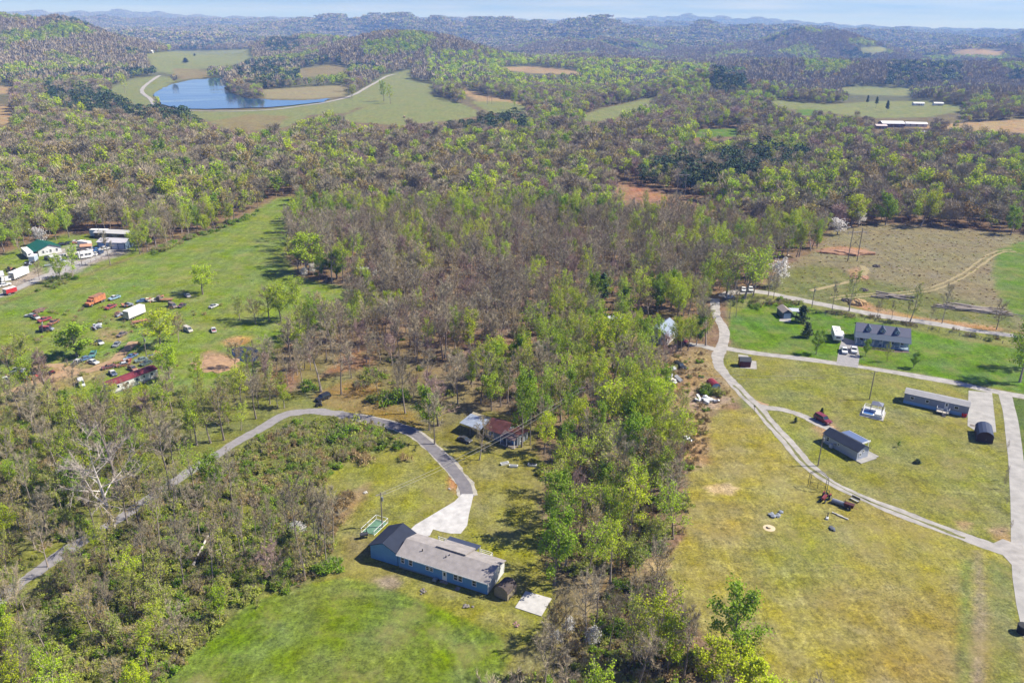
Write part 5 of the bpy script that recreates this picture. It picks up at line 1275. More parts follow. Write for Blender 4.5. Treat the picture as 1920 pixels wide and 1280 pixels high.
h = thing('farmhouse', 0, 0, -18.9, 'grey farmhouse with three dormers and dark metal roof on the green lawn', 'house', world=(113.81, 245.55))
M_FARM = siding('pale_blue_siding', (.30, .38, .44), .2); M_PORCHROOF = mat('slate_blue_metal', (.055, .075, .11), .6, noise=.06); M_UPROOF = mat('slate_metal', (.085, .09, .13), .6, noise=.1)
MB().ext([(3.2, -.1), (11.4, -.1), (11.4, 3.6), (7.3, 5.45), (3.2, 3.6)], .0, 16.2, 'x').build('wall', M_FARM, h)
r = MB(); r.slab([(-.4, 3.1, 3.78), (16.6, 3.1, 3.78), (16.6, 7.3, 5.62), (-.4, 7.3, 5.62)], .1); r.slab([(-.4, 7.3, 5.62), (16.6, 7.3, 5.62), (16.6, 11.8, 3.62), (-.4, 11.8, 3.62)], .1); ro = r.build('roof', M_UPROOF, h)
s = MB(); [s.slab([(i * .6 - .3, 3.15, 3.9), (i * .6 - .24, 3.15, 3.9), (i * .6 - .24, 7.28, 5.72), (i * .6 - .3, 7.28, 5.72)], .04) for i in range(29)]; s.build('seams', M_UPROOF, ro)['kind'] = 'stuff'
b = MB(); b.slab([(-.4, .55, 2.62), (16.6, .55, 2.62), (16.6, 3.12, 3.76), (-.4, 3.12, 3.76)], .08); b.build('porch_roof', M_PORCHROOF, h)
MB().box(-.1, 16.3, .7, 3.2, -.1, .45).build('porch_floor', mat('blue_grey_boards', (.20, .28, .34), .8), h)
for i in range(7): MB().box(.05 + i * 2.65, .21 + i * 2.65, .75, .91, .45, 2.7).build('post', M_WHITE, h)
rail(h, [(.1, .85), (6.9, .85)], .9, .45, name='porch_railing'); rail(h, [(8.9, .85), (16.1, .85)], .9, .45, name='porch_railing')
for x in (1.8, 4.4, 11.2, 14.2): win(h, (x, 3.19, 1.75), X, NY, 1.2, 1.6)
door(h, (7.9, 3.19, .45), X, NY, 1.05, 2.1, m=M_WHITE); win(h, (16.21, 6.0, 1.7), Y, X, 1.1, 1.5); win(h, (16.21, 9.0, 1.7), Y, X, 1.1, 1.5)
for x in (3.6, 8.0, 12.3):
    m = MB(); m.ext([(x - .75, 3.9), (x + .75, 3.9), (x + .75, 5.0), (x, 5.75), (x - .75, 5.0)], 3.9, 7.0, 'y'); d = m.build('dormer', M_FARM, h)
    r = MB(); [r.slab([(x + sx * 1.0, 3.65, 4.80), (x, 3.65, 5.80), (x, 7.1, 5.80), (x + sx * 1.0, 7.1, 4.80)], .07) for sx in (-1, 1)]; r.build('dormer_roof', M_PORCHROOF, d)
    win(d, (x, 3.895, 4.7), X, NY, .75, .8)
for i in range(3): MB().box(7.2, 8.8, .7 - .3 * (i + 1), .7 - .3 * i, 0, .4 - .13 * i).build('step', M_CONC, h)
for i in range(9):
    bx_ = thing('boxwood', 0, 0, i * 40, 'round clipped shrub in the bed before the farmhouse porch', 'shrub', 'clipped shrubs before the porch', world=tuple((Matrix.Rotation(R_(-18.9), 2) @ Vector((4.6 + i * .85, -.9 - .25 * (i % 2)))) + Vector((113.81, 245.55))))
    bx_.scale = (.32, .32, .36)
    for nm, dd in (('stems', SHRUB['lime'][1][0]), ('foliage', SHRUB['lime'][1][1])): c = bpy.data.objects.new(nm, dd); c.parent = bx_; COL.objects.link(c)
tag(patch('flower_bed', [tuple((Matrix.Rotation(R_(-18.9), 2) @ Vector(p)) + Vector((113.81, 245.55))) for p in ((1, .6), (16, .6), (16.5, -.8), (10, -2.2), (4, -1.8), (1, -.6))], mat('mulch', (.12, .085, .07), .95, noise=.3), .03, 0, True), kind='structure')

h = thing('small_garage', 0, 0, 2.9, 'small dark garage with tan gable roof and pale blue door', 'garage', world=(97.7, 271.5))
gable(h, 0, 3.3, 0, 6.0, -.1, 2.3, 3.4, siding('dark_grey_siding', (.12, .14, .17), .2), mat('tan_shingles', (.37, .31, .26), .9, noise=.12), 'y', .25, .08)
d = MB().box(.4, 2.9, -.06, 0, 0, 1.95).build('garage_door', mat('pale_blue_door', (.35, .47, .60), .5), h)
for z in (.48, .97, 1.45): MB().box(.42, 2.88, -.075, -.055, z - .02, z + .02).build('door_rib', M_WHITE, d)
b = MB(); b.slab([(3.7, 1.2, 2.3), (7.6, 1.2, 2.1), (7.6, 5.2, 2.1), (3.7, 5.2, 2.3)], .07); b.build('lean_to_roof', mat('pale_metal', (.50, .52, .54), .4, metal=.3), h)
for x, y in ((7.4, 1.4), (7.4, 5.0)): MB().box(x - .06, x + .06, y - .06, y + .06, 0, 2.12).build('post', M_WOOD, h)
tag(patch('concrete_apron', [(1462, 597), (1484, 597), (1482, 604), (1461, 602)], M_CONC, .03, 0), kind='structure')
h = thing('red_shed', 0, 0, -3.3, 'small dark red shed on a pale pad beside the drive fork', 'shed', world=(70.35, 225.86))
gable(h, 0, 3.3, 0, 2.6, -.05, 2.0, 2.9, siding('dark_red_boards', (.10, .02, .022), .2, True), mat('black_shingles', (.05, .055, .065), .9), 'x', .15, .08)
d = MB().box(1.1, 2.2, -.05, 0, .05, 1.85).build('door', siding('dark_red_boards', (.1, .02, .022)), h); MB().box(1.25, 1.3, -.08, -.05, .9, 1.0).build('handle', M_STEEL, d)
tag(patch('concrete_pad', [(1384, 664), (1402, 666), (1408, 676), (1418, 677), (1419, 692), (1388, 690)], M_CONC, .03, 0), kind='structure')
p = at(1336, 729)
barrel_shed('red_roofed_shed', 2.6, 3.6, 2.3, mat('pale_blue_boards', (.22, .36, .56), .7), mat('red_metal', (.25, .035, .04), .45, metal=.2, noise=.15), (p.x + .6, p.y - 1.2), 12, 'small shed with red rounded roof and light blue front beside the drive', mat('pale_blue_boards', (.22, .36, .56), .7))

# ------------------------------------------------------------------ houses half hidden in the wood
p = at(1212, 640)
h = thing('white_house', 0, 0, 60, 'white gabled house with grey roof half hidden in the bare trees', 'house', world=(p.x, p.y))
gable(h, 0, 11, -7, 0, -.1, 3.2, 5.6, M_WHITESIDE, mat('blue_grey_roof', (.20, .24, .31), .5, noise=.1), 'x', .35, .1)
for y in (-5.4, -3.5, -1.6): win(h, (-.005, y, 1.6), Y, NX, 1.0, 1.4)
for x in (2, 5, 8): win(h, (x, -7.005, 1.6), X, NY, 1.0, 1.4)
door(h, (6.5, -7.005, .1), X, NY)
p = at(1152, 606)
h = thing('garden_shed', 0, 0, 15, 'low shed with pale metal roof in the wood beside the white house', 'shed', world=(p.x, p.y)); gable(h, -2.5, 2.5, -1.8, 1.8, 0, 2.0, 2.8, M_WHITESIDE, mat('pale_metal', (.5, .52, .54)), 'x', .25, .08)
MB().box(-.5, .5, -1.86, -1.8, 0, 1.9).build('door', M_WOOD, h)
p = at(683, 514)
h = thing('ruined_trailer', 0, 0, -20, 'derelict grey trailer home half hidden at the wood edge of the meadow', 'trailer', world=(p.x, p.y))
gable(h, -5.0, 5.0, -1.7, 1.7, .4, 2.6, 3.1, siding('stained_siding', (.36, .36, .36), .2), mat('weathered_roof', (.50, .48, .46), .8, noise=.3), 'x', .15, .07); MB().box(-4.9, 4.9, -1.65, 1.65, -.1, .4).build('skirting', M_WOOD, h)
for x in (-3.4, -1, 3.0): win(h, (x, -1.705, 1.6), X, NY, .9, .9, False)
door(h, (1.2, -1.705, .4), X, NY, m=M_OLDWHITE)

# ------------------------------------------------------------------ left: the yards along the gravel road and the junk meadow
h = thing('green_roofed_house', 0, 0, 50, 'white house with bright green metal roof beside the parked cars', 'house', world=(-206.5, 334.5))
gable(h, 0, 9.5, 0, 11.5, -.1, 2.7, 4.5, M_WHITESIDE, mat('green_metal_roof', (.015, .12, .085), .4, metal=.2, noise=.06), 'y', .5, .1, .9)
for x in (2, 5, 7.6): win(h, (x, -.005, 1.6), X, NY, 1.0, 1.3)
for y in (3, 8): win(h, (9.505, y, 1.6), Y, X, 1.0, 1.3)
door(h, (3.5, -.005, .05), X, NY)
for y in (0, 3.5, 7): MB().box(-2.9, -2.76, y, y + .14, 0, 2.3).build('post', M_WHITE, h)
b = MB(); b.slab([(-3.1, -.4, 2.25), (-.45, -.4, 2.55), (-.45, 8, 2.55), (-3.1, 8, 2.25)], .08); b.build('porch_roof', MATS['green_metal_roof'], h)
h = thing('workshop', 0, 0, -2.5, 'blue four bay workshop with pale grey roof at the road end', 'workshop', world=(-187.9, 348.9))
gable(h, 0, 12.8, 0, 8.0, -.1, 3.0, 4.0, siding('slate_blue_siding', (.10, .14, .20), .25), mat('pale_steel_roof', (.44, .42, .43), .5, noise=.08), 'x', .35, .1)
for i, cc in enumerate(((.16, .30, .46), (.14, .27, .42), (.46, .46, .50), (.40, .42, .48))):
    d = MB().box(.5 + i * 3.05, 3.2 + i * 3.05, -.07, 0, .05, 2.6).build('bay_door', mat('bay_door_%d' % i, cc, .5), h)
    for z in (.7, 1.3, 1.95): MB().box(.55 + i * 3.05, 3.15 + i * 3.05, -.09, -.06, z - .03, z + .03).build('door_rib', M_WHITE, d)
h = thing('long_barn', 0, 0, -6, 'long low brown building with white edged roof behind the workshop', 'barn', world=tuple(at(178, 447)[:2]))
gable(h, 0, 21, 0, 7, -.1, 2.8, 3.5, siding('brown_boards', (.13, .10, .08), .25, True), mat('white_grey_roof', (.42, .41, .40), .6, noise=.1), 'x', .4, .1)
for x in (4, 9, 15): MB().box(x, x + 2.4, -.06, 0, .05, 2.4).build('bay_door', M_WOOD, h)
h = thing('pole_barn', 0, 0, 35, 'open sided barn with white metal roof over parked cars at the gravel road', 'barn', world=tuple(at(-18, 530)[:2]))
b = MB(); b.slab([(-5, -4, 3.1), (5, -4, 3.1), (5, 0, 4.0), (-5, 0, 4.0)], .1); b.slab([(-5, 0, 4.0), (5, 0, 4.0), (5, 4, 3.1), (-5, 4, 3.1)], .1); b.build('roof', mat('white_metal_roof', (.58, .58, .60), .4, metal=.2), h)
for x in (-4.8, 0, 4.8):
    for y in (-3.8, 3.8): MB().box(x - .1, x + .1, y - .1, y + .1, 0, 3.1).build('post', M_WOOD, h)
MB().box(-4.9, 4.9, 3.7, 3.8, .3, 2.9).build('back_wall', M_WHITESIDE, h)
for nm, u, v, w, d, a, cc, lb in (('low_shed', 140, 484, 5.5, 3.4, 30, (.42, .36, .28), 'low tan roofed shed between the green roofed house and workshop'), ('lumber_shed', 163, 468, 4.5, 3.0, 20, (.45, .25, .15), 'low rust red roofed shed beside the workshop')):
    h = thing(nm, u, v, a, lb, 'shed'); gable(h, -w / 2, w / 2, -d / 2, d / 2, 0, 1.9, 2.6, siding('pale_boards', (.38, .35, .31), .2), mat(nm + '_roof', cc, .8, noise=.2), 'x', .25, .08); MB().box(-.6, .6, -d / 2 - .05, -d / 2, 0, 1.7).build('door', M_WOOD, h)
h = thing('red_roofed_trailer', 0, 0, 57.8, 'stained white mobile home with dark red roof beside the heap of junk cars', 'mobile home', world=(-110.34, 198.35))
gable(h, .2, 14.6, 0, 3.9, .5, 2.65, 3.2, siding('streaked_white_siding', (.56, .56, .54), .2), mat('dark_red_roof', (.17, .03, .035), .6, noise=.25, nscale=.6), 'x', .2, .08); MB().box(.3, 14.5, .05, 3.85, -.1, .5).build('skirting', M_STEEL, h)
for x in (2.2, 5.0, 8.0, 12.6): win(h, (x, -.005, 1.75), X, NY, 1.0, 1.0, False)
door(h, (10.2, -.005, .5), X, NY, m=M_OLDWHITE); steps(h, 10.2, 0, 1.4, 2)
# ------------------------------------------------------------------ vehicles
def paint(name, col, rough=.35, rust=0.0):
    return mat('paint_' + name, col, rough, metal=.0, spec=.5, noise=.05 + rust, nscale=.9 if rust else .5)
PAINT = {'white': (.70, .70, .68), 'silver': (.42, .43, .44), 'black': (.02, .02, .022), 'red': (.42, .03, .035), 'maroon': (.17, .025, .03), 'blue': (.05, .16, .38), 'navy': (.03, .06, .14), 'sky': (.28, .50, .66), 'teal': (.03, .26, .26), 'green': (.16, .24, .20), 'brown': (.20, .13, .10), 'grey': (.22, .24, .28), 'orange': (.46, .17, .075), 'rust': (.26, .12, .07), 'cream': (.55, .50, .40), 'darkgreen': (.03, .08, .06)}
def heading(u, v, du, dv):
    a, b = at(u, v), at(u + du, v + dv)
    return math.degrees(math.atan2(b.y - a.y, b.x - a.x))
def wheel(parent, x, y, r, w, hub=True):
    s = 1 if y > 0 else -1
    o = MB().tube((x, y - s * w / 2, r), (x, y + s * w / 2, r), r, 12).build('wheel', M_BLACK, parent)
    if hub: MB().tube((x, y + s * w / 2, r), (x, y + s * (w / 2 + .02), r), r * .55, 10).build('rim', M_STEEL, o)
    return o
def car(kind, col, u, v, ang, label, roof=None, junk=False, name=None, world=None, hood=None, cat=None, scale=1.0):
    nm = name or {'sedan': 'car', 'suv': 'car', 'pickup': 'pickup_truck', 'van': 'van', 'old': 'old_car'}[kind]
    o = thing(nm, u, v, ang, label, cat or {'pickup': 'pickup', 'van': 'van'}.get(kind, 'car'), world=world)
    o.scale = (scale * (.84 if junk else .95),) * 3
    dull = lambda c: tuple(.62 * v_ + .38 * (.10 + .25 * sum(c) / 3) for v_ in c) if junk else c
    m = paint(col + ('_worn' if junk else ''), dull(PAINT[col]), .55 if junk else .3, .25 if junk else 0)
    rm = paint(roof + ('_worn' if junk else ''), dull(PAINT[roof]), .55 if junk else .3, .25 if junk else 0) if roof else m
    W = .88
    if kind in ('sedan', 'old'):
        body = [(-2.3, .35), (2.3, .35), (2.32, .7), (2.2, .84), (.95, .93), (-1.3, .97), (-2.2, .93), (-2.33, .7)]; cab = [(1.05, .92), (.35, 1.40), (-.95, 1.42), (-1.65, .96)]; wb = 1.38
    elif kind == 'suv':
        body = [(-2.3, .4), (2.3, .4), (2.33, .8), (2.2, 1.02), (1.1, 1.1), (-2.3, 1.12), (-2.36, .7)]; cab = [(1.15, 1.08), (.55, 1.72), (-2.0, 1.76), (-2.3, 1.1)]; wb = 1.4
    elif kind == 'van':
        body = [(-2.5, .4), (2.5, .4), (2.5, .9), (2.2, 1.1), (1.7, 1.2), (-2.5, 1.25)]; cab = [(1.8, 1.18), (1.1, 2.0), (-2.4, 2.05), (-2.5, 1.22)]; wb = 1.6
    else:
        body = [(-2.7, .5), (2.7, .5), (2.72, .9), (2.6, 1.08), (1.4, 1.13), (1.3, 1.1), (-.55, 1.1), (-.55, .95), (-2.7, .95)]; cab = [(1.35, 1.1), (.8, 1.75), (-.4, 1.78), (-.55, 1.1)]; wb = 1.7
    MB().ext(body, -W, W, 'y').build('body', m, o)
    g = MB(); k = 0; n = len(cab)                      # glasshouse narrows upward
    g.v = [(x, s * (W - .04 if z < 1.2 or (kind == 'van' and z < 1.4) else W - .2), z) for s in (-1, 1) for x, z in cab]
    g.f = [tuple(range(n)), tuple(range(2 * n - 1, n - 1, -1))] + [(i, n + i, n + (i + 1) % n, (i + 1) % n) for i in range(n)]
    g.build('window_glass', M_GLASS, o)
    (x1, z1), (x2, z2) = cab[1], cab[2]
    r = MB(); r.slab([(x1 + .05, -W + .18, z1), (x1 + .05, W - .18, z1), (x2 - .05, W - .18, z2), (x2 - .05, -W + .18, z2)], .045)
    for s in (-1, 1):
        for (a, b) in ((cab[0], cab[1]), (cab[3], cab[2])): r.tube((a[0], s * (W - .05), a[1]), (b[0], s * (W - .19), b[1]), .05, 5)
        r.tube(((cab[0][0] + cab[3][0]) / 2, s * (W - .05), cab[0][1]), ((x1 + x2) / 2, s * (W - .19), z1), .045, 5)
    if kind == 'van': r.box(x2 + .1, .3, -W + .05, W - .05, 1.22, z2 - .02)
    r.build('roof', rm, o)
    if kind == 'pickup':
        b = MB()
        for s in (-1, 1): b.box(-2.7, -.55, *sorted((s * W, s * (W - .1))), .95, 1.22)
        b.box(-2.7, -2.6, -W + .1, W - .1, .95, 1.2); b.build('bed', m, o); MB().box(-2.6, -.56, -W + .1, W - .1, .952, .97).build('bed_floor', M_IRON, o)
    if hood: MB().slab([(1.1, -.75, .945 if kind != 'suv' else 1.12), (1.1, .75, .945 if kind != 'suv' else 1.12), (2.15, .72, .87), (2.15, -.72, .87)], .02).build('hood', paint(hood + '_worn', PAINT[hood], .55, .25), o)
    for s in (-.62, .62):
        MB().box(body[1][0] - .04, body[1][0] + .05, s - .16, s + .16, .66, .80).build('headlight', M_OLDWHITE, o)
        MB().box(body[0][0] - .06, body[0][0] + .03, s - .14, s + .14, .68, .82).build('tail_light', MATS.get('paint_red') or paint('red', PAINT['red']), o)
    for x in (-wb, wb):
        for s in (-1, 1): wheel(o, x, s * (W - .08), .34 if kind != 'pickup' else .39, .22)
    return o
def box_trailer(u, v, ang, L, W, Hh, label, m=None, name='box_trailer', world=None, wheels=True):
    o = thing(name, u, v, ang, label, 'trailer', world=world); z0 = .7 if wheels else .1
    MB().box(-L / 2, L / 2, -W / 2, W / 2, z0, Hh).build('box', m or M_WHITESIDE, o); MB().slab([(-L / 2 - .03, -W / 2 - .03, Hh), (L / 2 + .03, -W / 2 - .03, Hh), (L / 2 + .03, W / 2 + .03, Hh), (-L / 2 - .03, W / 2 + .03, Hh)], .05).build('roof', M_WHITE, o)
    MB().box(-L / 2 - .04, -L / 2, -W / 2 + .1, W / 2 - .1, z0 + .1, Hh - .15).build('rear_door', M_STEEL, o)
    if wheels:
        for x in (-L * .32, -L * .2):
            for s in (-1, 1): wheel(o, x, s * (W / 2 - .12), .45, .25)
        MB().tube((L / 2, 0, .75), (L / 2 + 1.2, 0, .6), .08, 6).build('hitch', M_IRON, o)
    return o
def camper(u, v, ang, L, label, name='camper', world=None, slide=True):
    o = thing(name, u, v, ang, label, 'camper', world=world); W = 1.25
    m = MB(); m.ext([(-L / 2, .6), (L / 2 - 1.0, .6), (L / 2, 1.3), (L / 2 - .1, 2.7), (L / 2 - .6, 3.1), (-L / 2, 3.1)], -W, W, 'y'); m.build('body', M_WHITE, o)
    if slide: MB().box(-L * .1, L * .25, W - .01, W + .75, .9, 2.8).build('slide_out', M_WHITE, o)
    for x in (-L * .25, L * .1): MB().box(x - .45, x + .45, -.4, .4, 3.1, 3.32).build('air_conditioner', M_OLDWHITE, o)
    for x in (-L * .3, 0, L * .22): win(o, (x, -W - .005, 2.0), X, NY, 1.1, .7, False, fm=M_STEEL)
    win(o, (L / 2 - .03, 0, 2.1), Y, X, 1.4, .6, False, fm=M_STEEL)
    for x in (-.6, .4):
        for s in (-1, 1): wheel(o, x - .6, s * (W - .14), .38, .22)
    for s in (-1, 1): MB().box(L * .38, L * .38 + .1, s * .8 - .05, s * .8 + .05, 0, .7).build('jack', M_IRON, o)
    return o
def scrap(u, v, label, cols, n=9, r=1.5, seed=0, name='scrap_heap'):
    rr = random.Random(seed); o = thing(name, u, v, rr.uniform(0, 360), label, 'scrap')
    for i in range(n):
        b = MB(); L, w, t = rr.uniform(.5, 1.6), rr.uniform(.15, .7), rr.uniform(.05, .4); b.box(-L, L, -w, w, -t, t); q = b.build(rr.choice(('panel', 'beam', 'crate')), mat('scrap_' + (c := rr.choice(cols)), PAINT[c], .8, noise=.35, nscale=1.2), o)
        q.location = (rr.gauss(0, r * .5), rr.gauss(0, r * .4), .3 + rr.uniform(0, .5)); q.rotation_euler = (rr.gauss(0, .35), rr.gauss(0, .35), rr.uniform(0, 3.1))
    return o
# farmhouse drive
car('pickup', 'white', 1582, 660, heading(1582, 660, 4, 13), 'white pickup on the farmhouse drive directly before the camper')
car('pickup', 'white', 1600, 659, heading(1600, 659, 3, 13), 'white pickup on the farmhouse drive beside the porch')
camper(0, 0, -104, 8.6, 'white camper trailer with slide out parked beside the farmhouse', world=(109.6, 251.5))
car('suv', 'maroon', 1542, 790, heading(1530, 782, 26, 15), 'maroon family car parked on the gravel drive above the grey cottage', roof='maroon', scale=1.12)
car('pickup', 'white', 1407, 545, heading(1407, 545, 4, 14), 'white pickup on the gravel road under the big olive tree')
car('sedan', 'white', 1394, 545, heading(1394, 545, 3, 14), 'white car parked on the gravel road beside a white pickup')
car('sedan', 'silver', 1366, 559, heading(1366, 559, 20, -2), 'silver car parked under bare trees at the road corner')
car('sedan', 'maroon', 1277, 641, heading(1277, 641, 14, 4), 'maroon car parked beside the white house in the wood')
car('suv', 'black', 1274, 689, heading(1274, 689, 10, 5), 'black car standing on the dry tan grass beside the wood')
scrap(1262, 694, 'small white cart and scrap beside the black car on dry grass', ['white', 'rust', 'grey'], 5, .8, 11)
scrap(1322, 750, 'white and grey rubble heap beside the red roofed shed', ['white', 'silver', 'grey'], 14, 2.4, 12)
scrap(1262, 715, 'pale debris heap in the brush at the dry clearing edge', ['white', 'cream', 'silver'], 9, 1.6, 13)
scrap(1289, 826, 'pale scrap lying in the straw coloured grass', ['silver', 'black', 'white'], 5, 1.0, 14)
car('sedan', 'black', 871, 827, heading(871, 827, 14, 5), 'dark car parked beside the open carport of the shack', junk=True)
car('suv', 'black', 606, 749, heading(606, 749, -12, 5), 'black car parked in the brown clearing beside the lane')
def atv(u, v, ang, label, col):
    o = thing('quad_bike', u, v, ang, label, 'quad bike')
    MB().ext([(-.8, .55), (.8, .5), (.75, .75), (.2, .85), (-.1, .75), (-.8, .85)], -.35, .35, 'y').build('body', paint(col, PAINT[col]), o); MB().box(-.55, .1, -.18, .18, .8, .95).build('seat', M_BLACK, o); MB().tube((.35, -.4, 1.05), (.35, .4, 1.05), .03, 6).build('handlebar', M_IRON, o)
    for x in (-.6, .6):
        for s in (-.45, .45): wheel(o, x, s, .28, .25, False)
atv(598, 761, 30, 'black quad bike at the lane edge below the black car', 'black'); atv(91, 703, 20, 'black quad bike on the grass island in the dirt track', 'black'); atv(97, 700, 60, 'maroon quad bike on the grass island in the dirt track', 'maroon')
# the junk meadow
J = [('pickup', 'sky', 215, 561, (-12, 4), 'two tone blue and white pickup in the green meadow', 'white'), ('pickup', 'red', 208, 578, (-12, 5), 'faded red pickup in the green meadow below the blue pickup', None), ('sedan', 'blue', 267, 566, (-14, 2), 'blue sedan standing alone in the meadow above the white box trailer', None),
     ('sedan', 'silver', 352, 556, (-6, -5), 'silver car parked under the lone lime tree', None), ('old', 'black', 341, 575, (-9, 5), 'black car with maroon lid in the meadow below the lime tree', 'maroon'), ('van', 'brown', 324, 576, (8, 4), 'rusted brown van hulk beside the black car', None), ('old', 'white', 401, 576, (10, -4), 'wrecked white car at the meadow edge by the brush', 'grey'),
     ('sedan', 'white', 401, 621, (4, 10), 'white car with red hood on bright grass above the pond', None), ('van', 'cream', 353, 621, (8, 4), 'cream van overgrown by brush under the budding trees', None), ('sedan', 'brown', 229, 629, (-8, 4), 'brown car on worn grass beside the lime trees', None), ('sedan', 'grey', 219, 648, (-6, 6), 'grey blue car on the grass above the dirt track', None),
     ('sedan', 'blue', 248, 670, (9, -5), 'blue car with rusty hood beside the pale pole', None), ('sedan', 'green', 265, 677, (-12, 3), 'long pale green car in the heap by the red roofed trailer', None), ('sedan', 'darkgreen', 275, 683, (-10, 4), 'dark green car against the red roofed trailer', None), ('old', 'rust', 231, 686, (-10, 2), 'rust brown wreck with white roof by the red roofed trailer', 'white'), ('old', 'rust', 249, 693, (8, 4), 'rust brown wreck with brown roof by the red roofed trailer', 'brown'),
     ('sedan', 'navy', 212, 702, (7, 6), 'navy car with white trunk at the dirt track edge', 'white'), ('old', 'maroon', 204, 690, (-8, 2), 'maroon wreck beside the dirt track', 'rust'), ('pickup', 'red', 84, 602, (-12, 4), 'bright red pickup in the meadow left of the big green tree', None), ('pickup', 'rust', 101, 607, (-10, 5), 'rusty brown pickup behind the bright red pickup', None), ('van', 'grey', 88, 620, (10, 0), 'grey van with red roof behind a white board', 'red'),
     ('old', 'silver', 58, 594, (-10, 0), 'flattened silver car hulk beside the meadow', None), ('old', 'white', 68, 597, (8, 4), 'white and red car hulk beside the flattened silver one', 'red'), ('old', 'white', 187, 644, (8, 5), 'white wreck with dark inside below the big green tree', 'black'), ('pickup', 'teal', 175, 667, (-4, 8), 'teal truck cab beside the big green tree', None), ('sedan', 'blue', 159, 675, (-9, 3), 'blue car in the shade of the big green tree', None),
     ('old', 'white', 175, 681, (8, 2), 'white car shell at the dirt track below the teal truck', None), ('old', 'black', 145, 681, (-6, 4), 'small black car shell in dead weeds by the dirt track', 'white'), ('pickup', 'white', 11, 716, (-4, -10), 'white pickup parked where the dirt track meets the gravel', None), ('old', 'black', 63, 704, (8, -2), 'black wreck beside the dirt track near the pole', None), ('old', 'maroon', 24, 704, (-8, 2), 'mauve rusted wreck behind the white pickup', 'grey'),
     ('van', 'white', 153, 722, (4, 8), 'white van in the budding brush below the dirt track', None)]
for kind, col, u, v, d, lb, roof in J:
    car(kind, col, u, v, heading(u, v, *d), lb, roof=roof, junk=True, hood='red' if 'red hood' in lb else 'rust' if 'rusty hood' in lb else 'maroon' if 'maroon lid' in lb else None)
for i, (u, v, lb, cols) in enumerate([(283, 565, 'rusty engine parts standing beside the blue sedan', ['rust', 'cream', 'grey']), (300, 562, 'brown scrap and brush heap behind the flatbed truck frame', ['rust', 'brown', 'green']), (238, 575, 'dark scrap heap behind the white box trailer', ['black', 'rust', 'grey']), (182, 615, 'grey scrap heap beside the big green tree', ['grey', 'silver', 'rust']), (38, 697, 'grey scrap heap under the budding trees by the wrecks', ['grey', 'silver', 'black']),
                                         (74, 585, 'low rusty frame lying in the open meadow', ['rust', 'brown']), (225, 592, 'rusty parts in the weeds behind the white box trailer', ['rust', 'grey', 'brown']), (295, 668, 'pale scrap under the trees beside the trailer', ['grey', 'white', 'rust']), (240, 680, 'rusty scrap between the wrecks by the trailer', ['rust', 'grey', 'maroon']), (55, 712, 'red mower and scrap beside the dirt track', ['red', 'black', 'rust'])]):
    scrap(u, v, lb, cols, 10, 1.5, 40 + i)
o = thing('flatbed_truck', 308, 565, heading(308, 565, -14, 0), 'rusty flatbed truck frame with brown cab in the meadow', 'truck')
MB().box(-3, 1.2, -1, 1, .8, .95).build('flatbed', M_RUST, o); MB().ext([(1.3, .6), (3.2, .6), (3.2, 1.3), (2.4, 1.4), (2.2, 2.2), (1.3, 2.2)], -.9, .9, 'y').build('cab', paint('brown_worn', PAINT['brown'], .6, .3), o)
for x in (-2.2, 2.5):
    for s in (-1, 1): wheel(o, x, s * .85, .45, .25)
o = thing('tank_truck', 181, 569, heading(181, 569, -14, 6), 'orange rusted tank truck hulk in the green meadow', 'truck'); MO = paint('orange_worn', PAINT['orange'], .6, .3)
MB().box(-3.6, 2, -1.2, 1.2, .9, 3.0).build('tank_box', MO, o); MB().slab([(-3.65, -1.25, 3.0), (2.05, -1.25, 3.0), (2.05, 1.25, 3.0), (-3.65, 1.25, 3.0)], .06).build('roof', M_RUST, o); MB().ext([(2.1, .7), (4.4, .7), (4.4, 1.5), (3.4, 1.6), (3.1, 2.5), (2.1, 2.5)], -1.0, 1.0, 'y').build('cab', MO, o); MB().box(2.3, 3.05, -1.02, 1.02, 1.7, 2.3).build('window_glass', M_GLASS, o)
for x in (-2.6, -1.5, 3.3):
    for s in (-1, 1): wheel(o, x, s * 1.0, .5, .3)
box_trailer(0, 0, 72, 8.0, 2.4, 3.3, 'white box trailer standing in the junk meadow', world=(-131.6, 260.5), m=M_WHITESIDE)
o = thing('flat_trailer', 262, 604, 40, 'flat rusty trailer deck beside the white box trailer', 'trailer'); MB().box(-2.4, 2.4, -1, 1, .5, .65).build('deck', M_RUST, o); [wheel(o, 0, s * .95, .35, .22) for s in (-1, 1)]; MB().tube((2.4, 0, .5), (3.4, 0, .4), .07, 6).build('hitch', M_RUST, o)
o = thing('leaning_board', 81, 622, 20, 'white and dark board standing upright beside the grey van', 'board'); MB().box(-.06, .06, -1.2, 1.2, 0, 2.6).build('panel', M_IRON, o); MB().box(-.1, .1, 1.1, 1.25, 0, 2.9).build('post', M_WHITE, o)
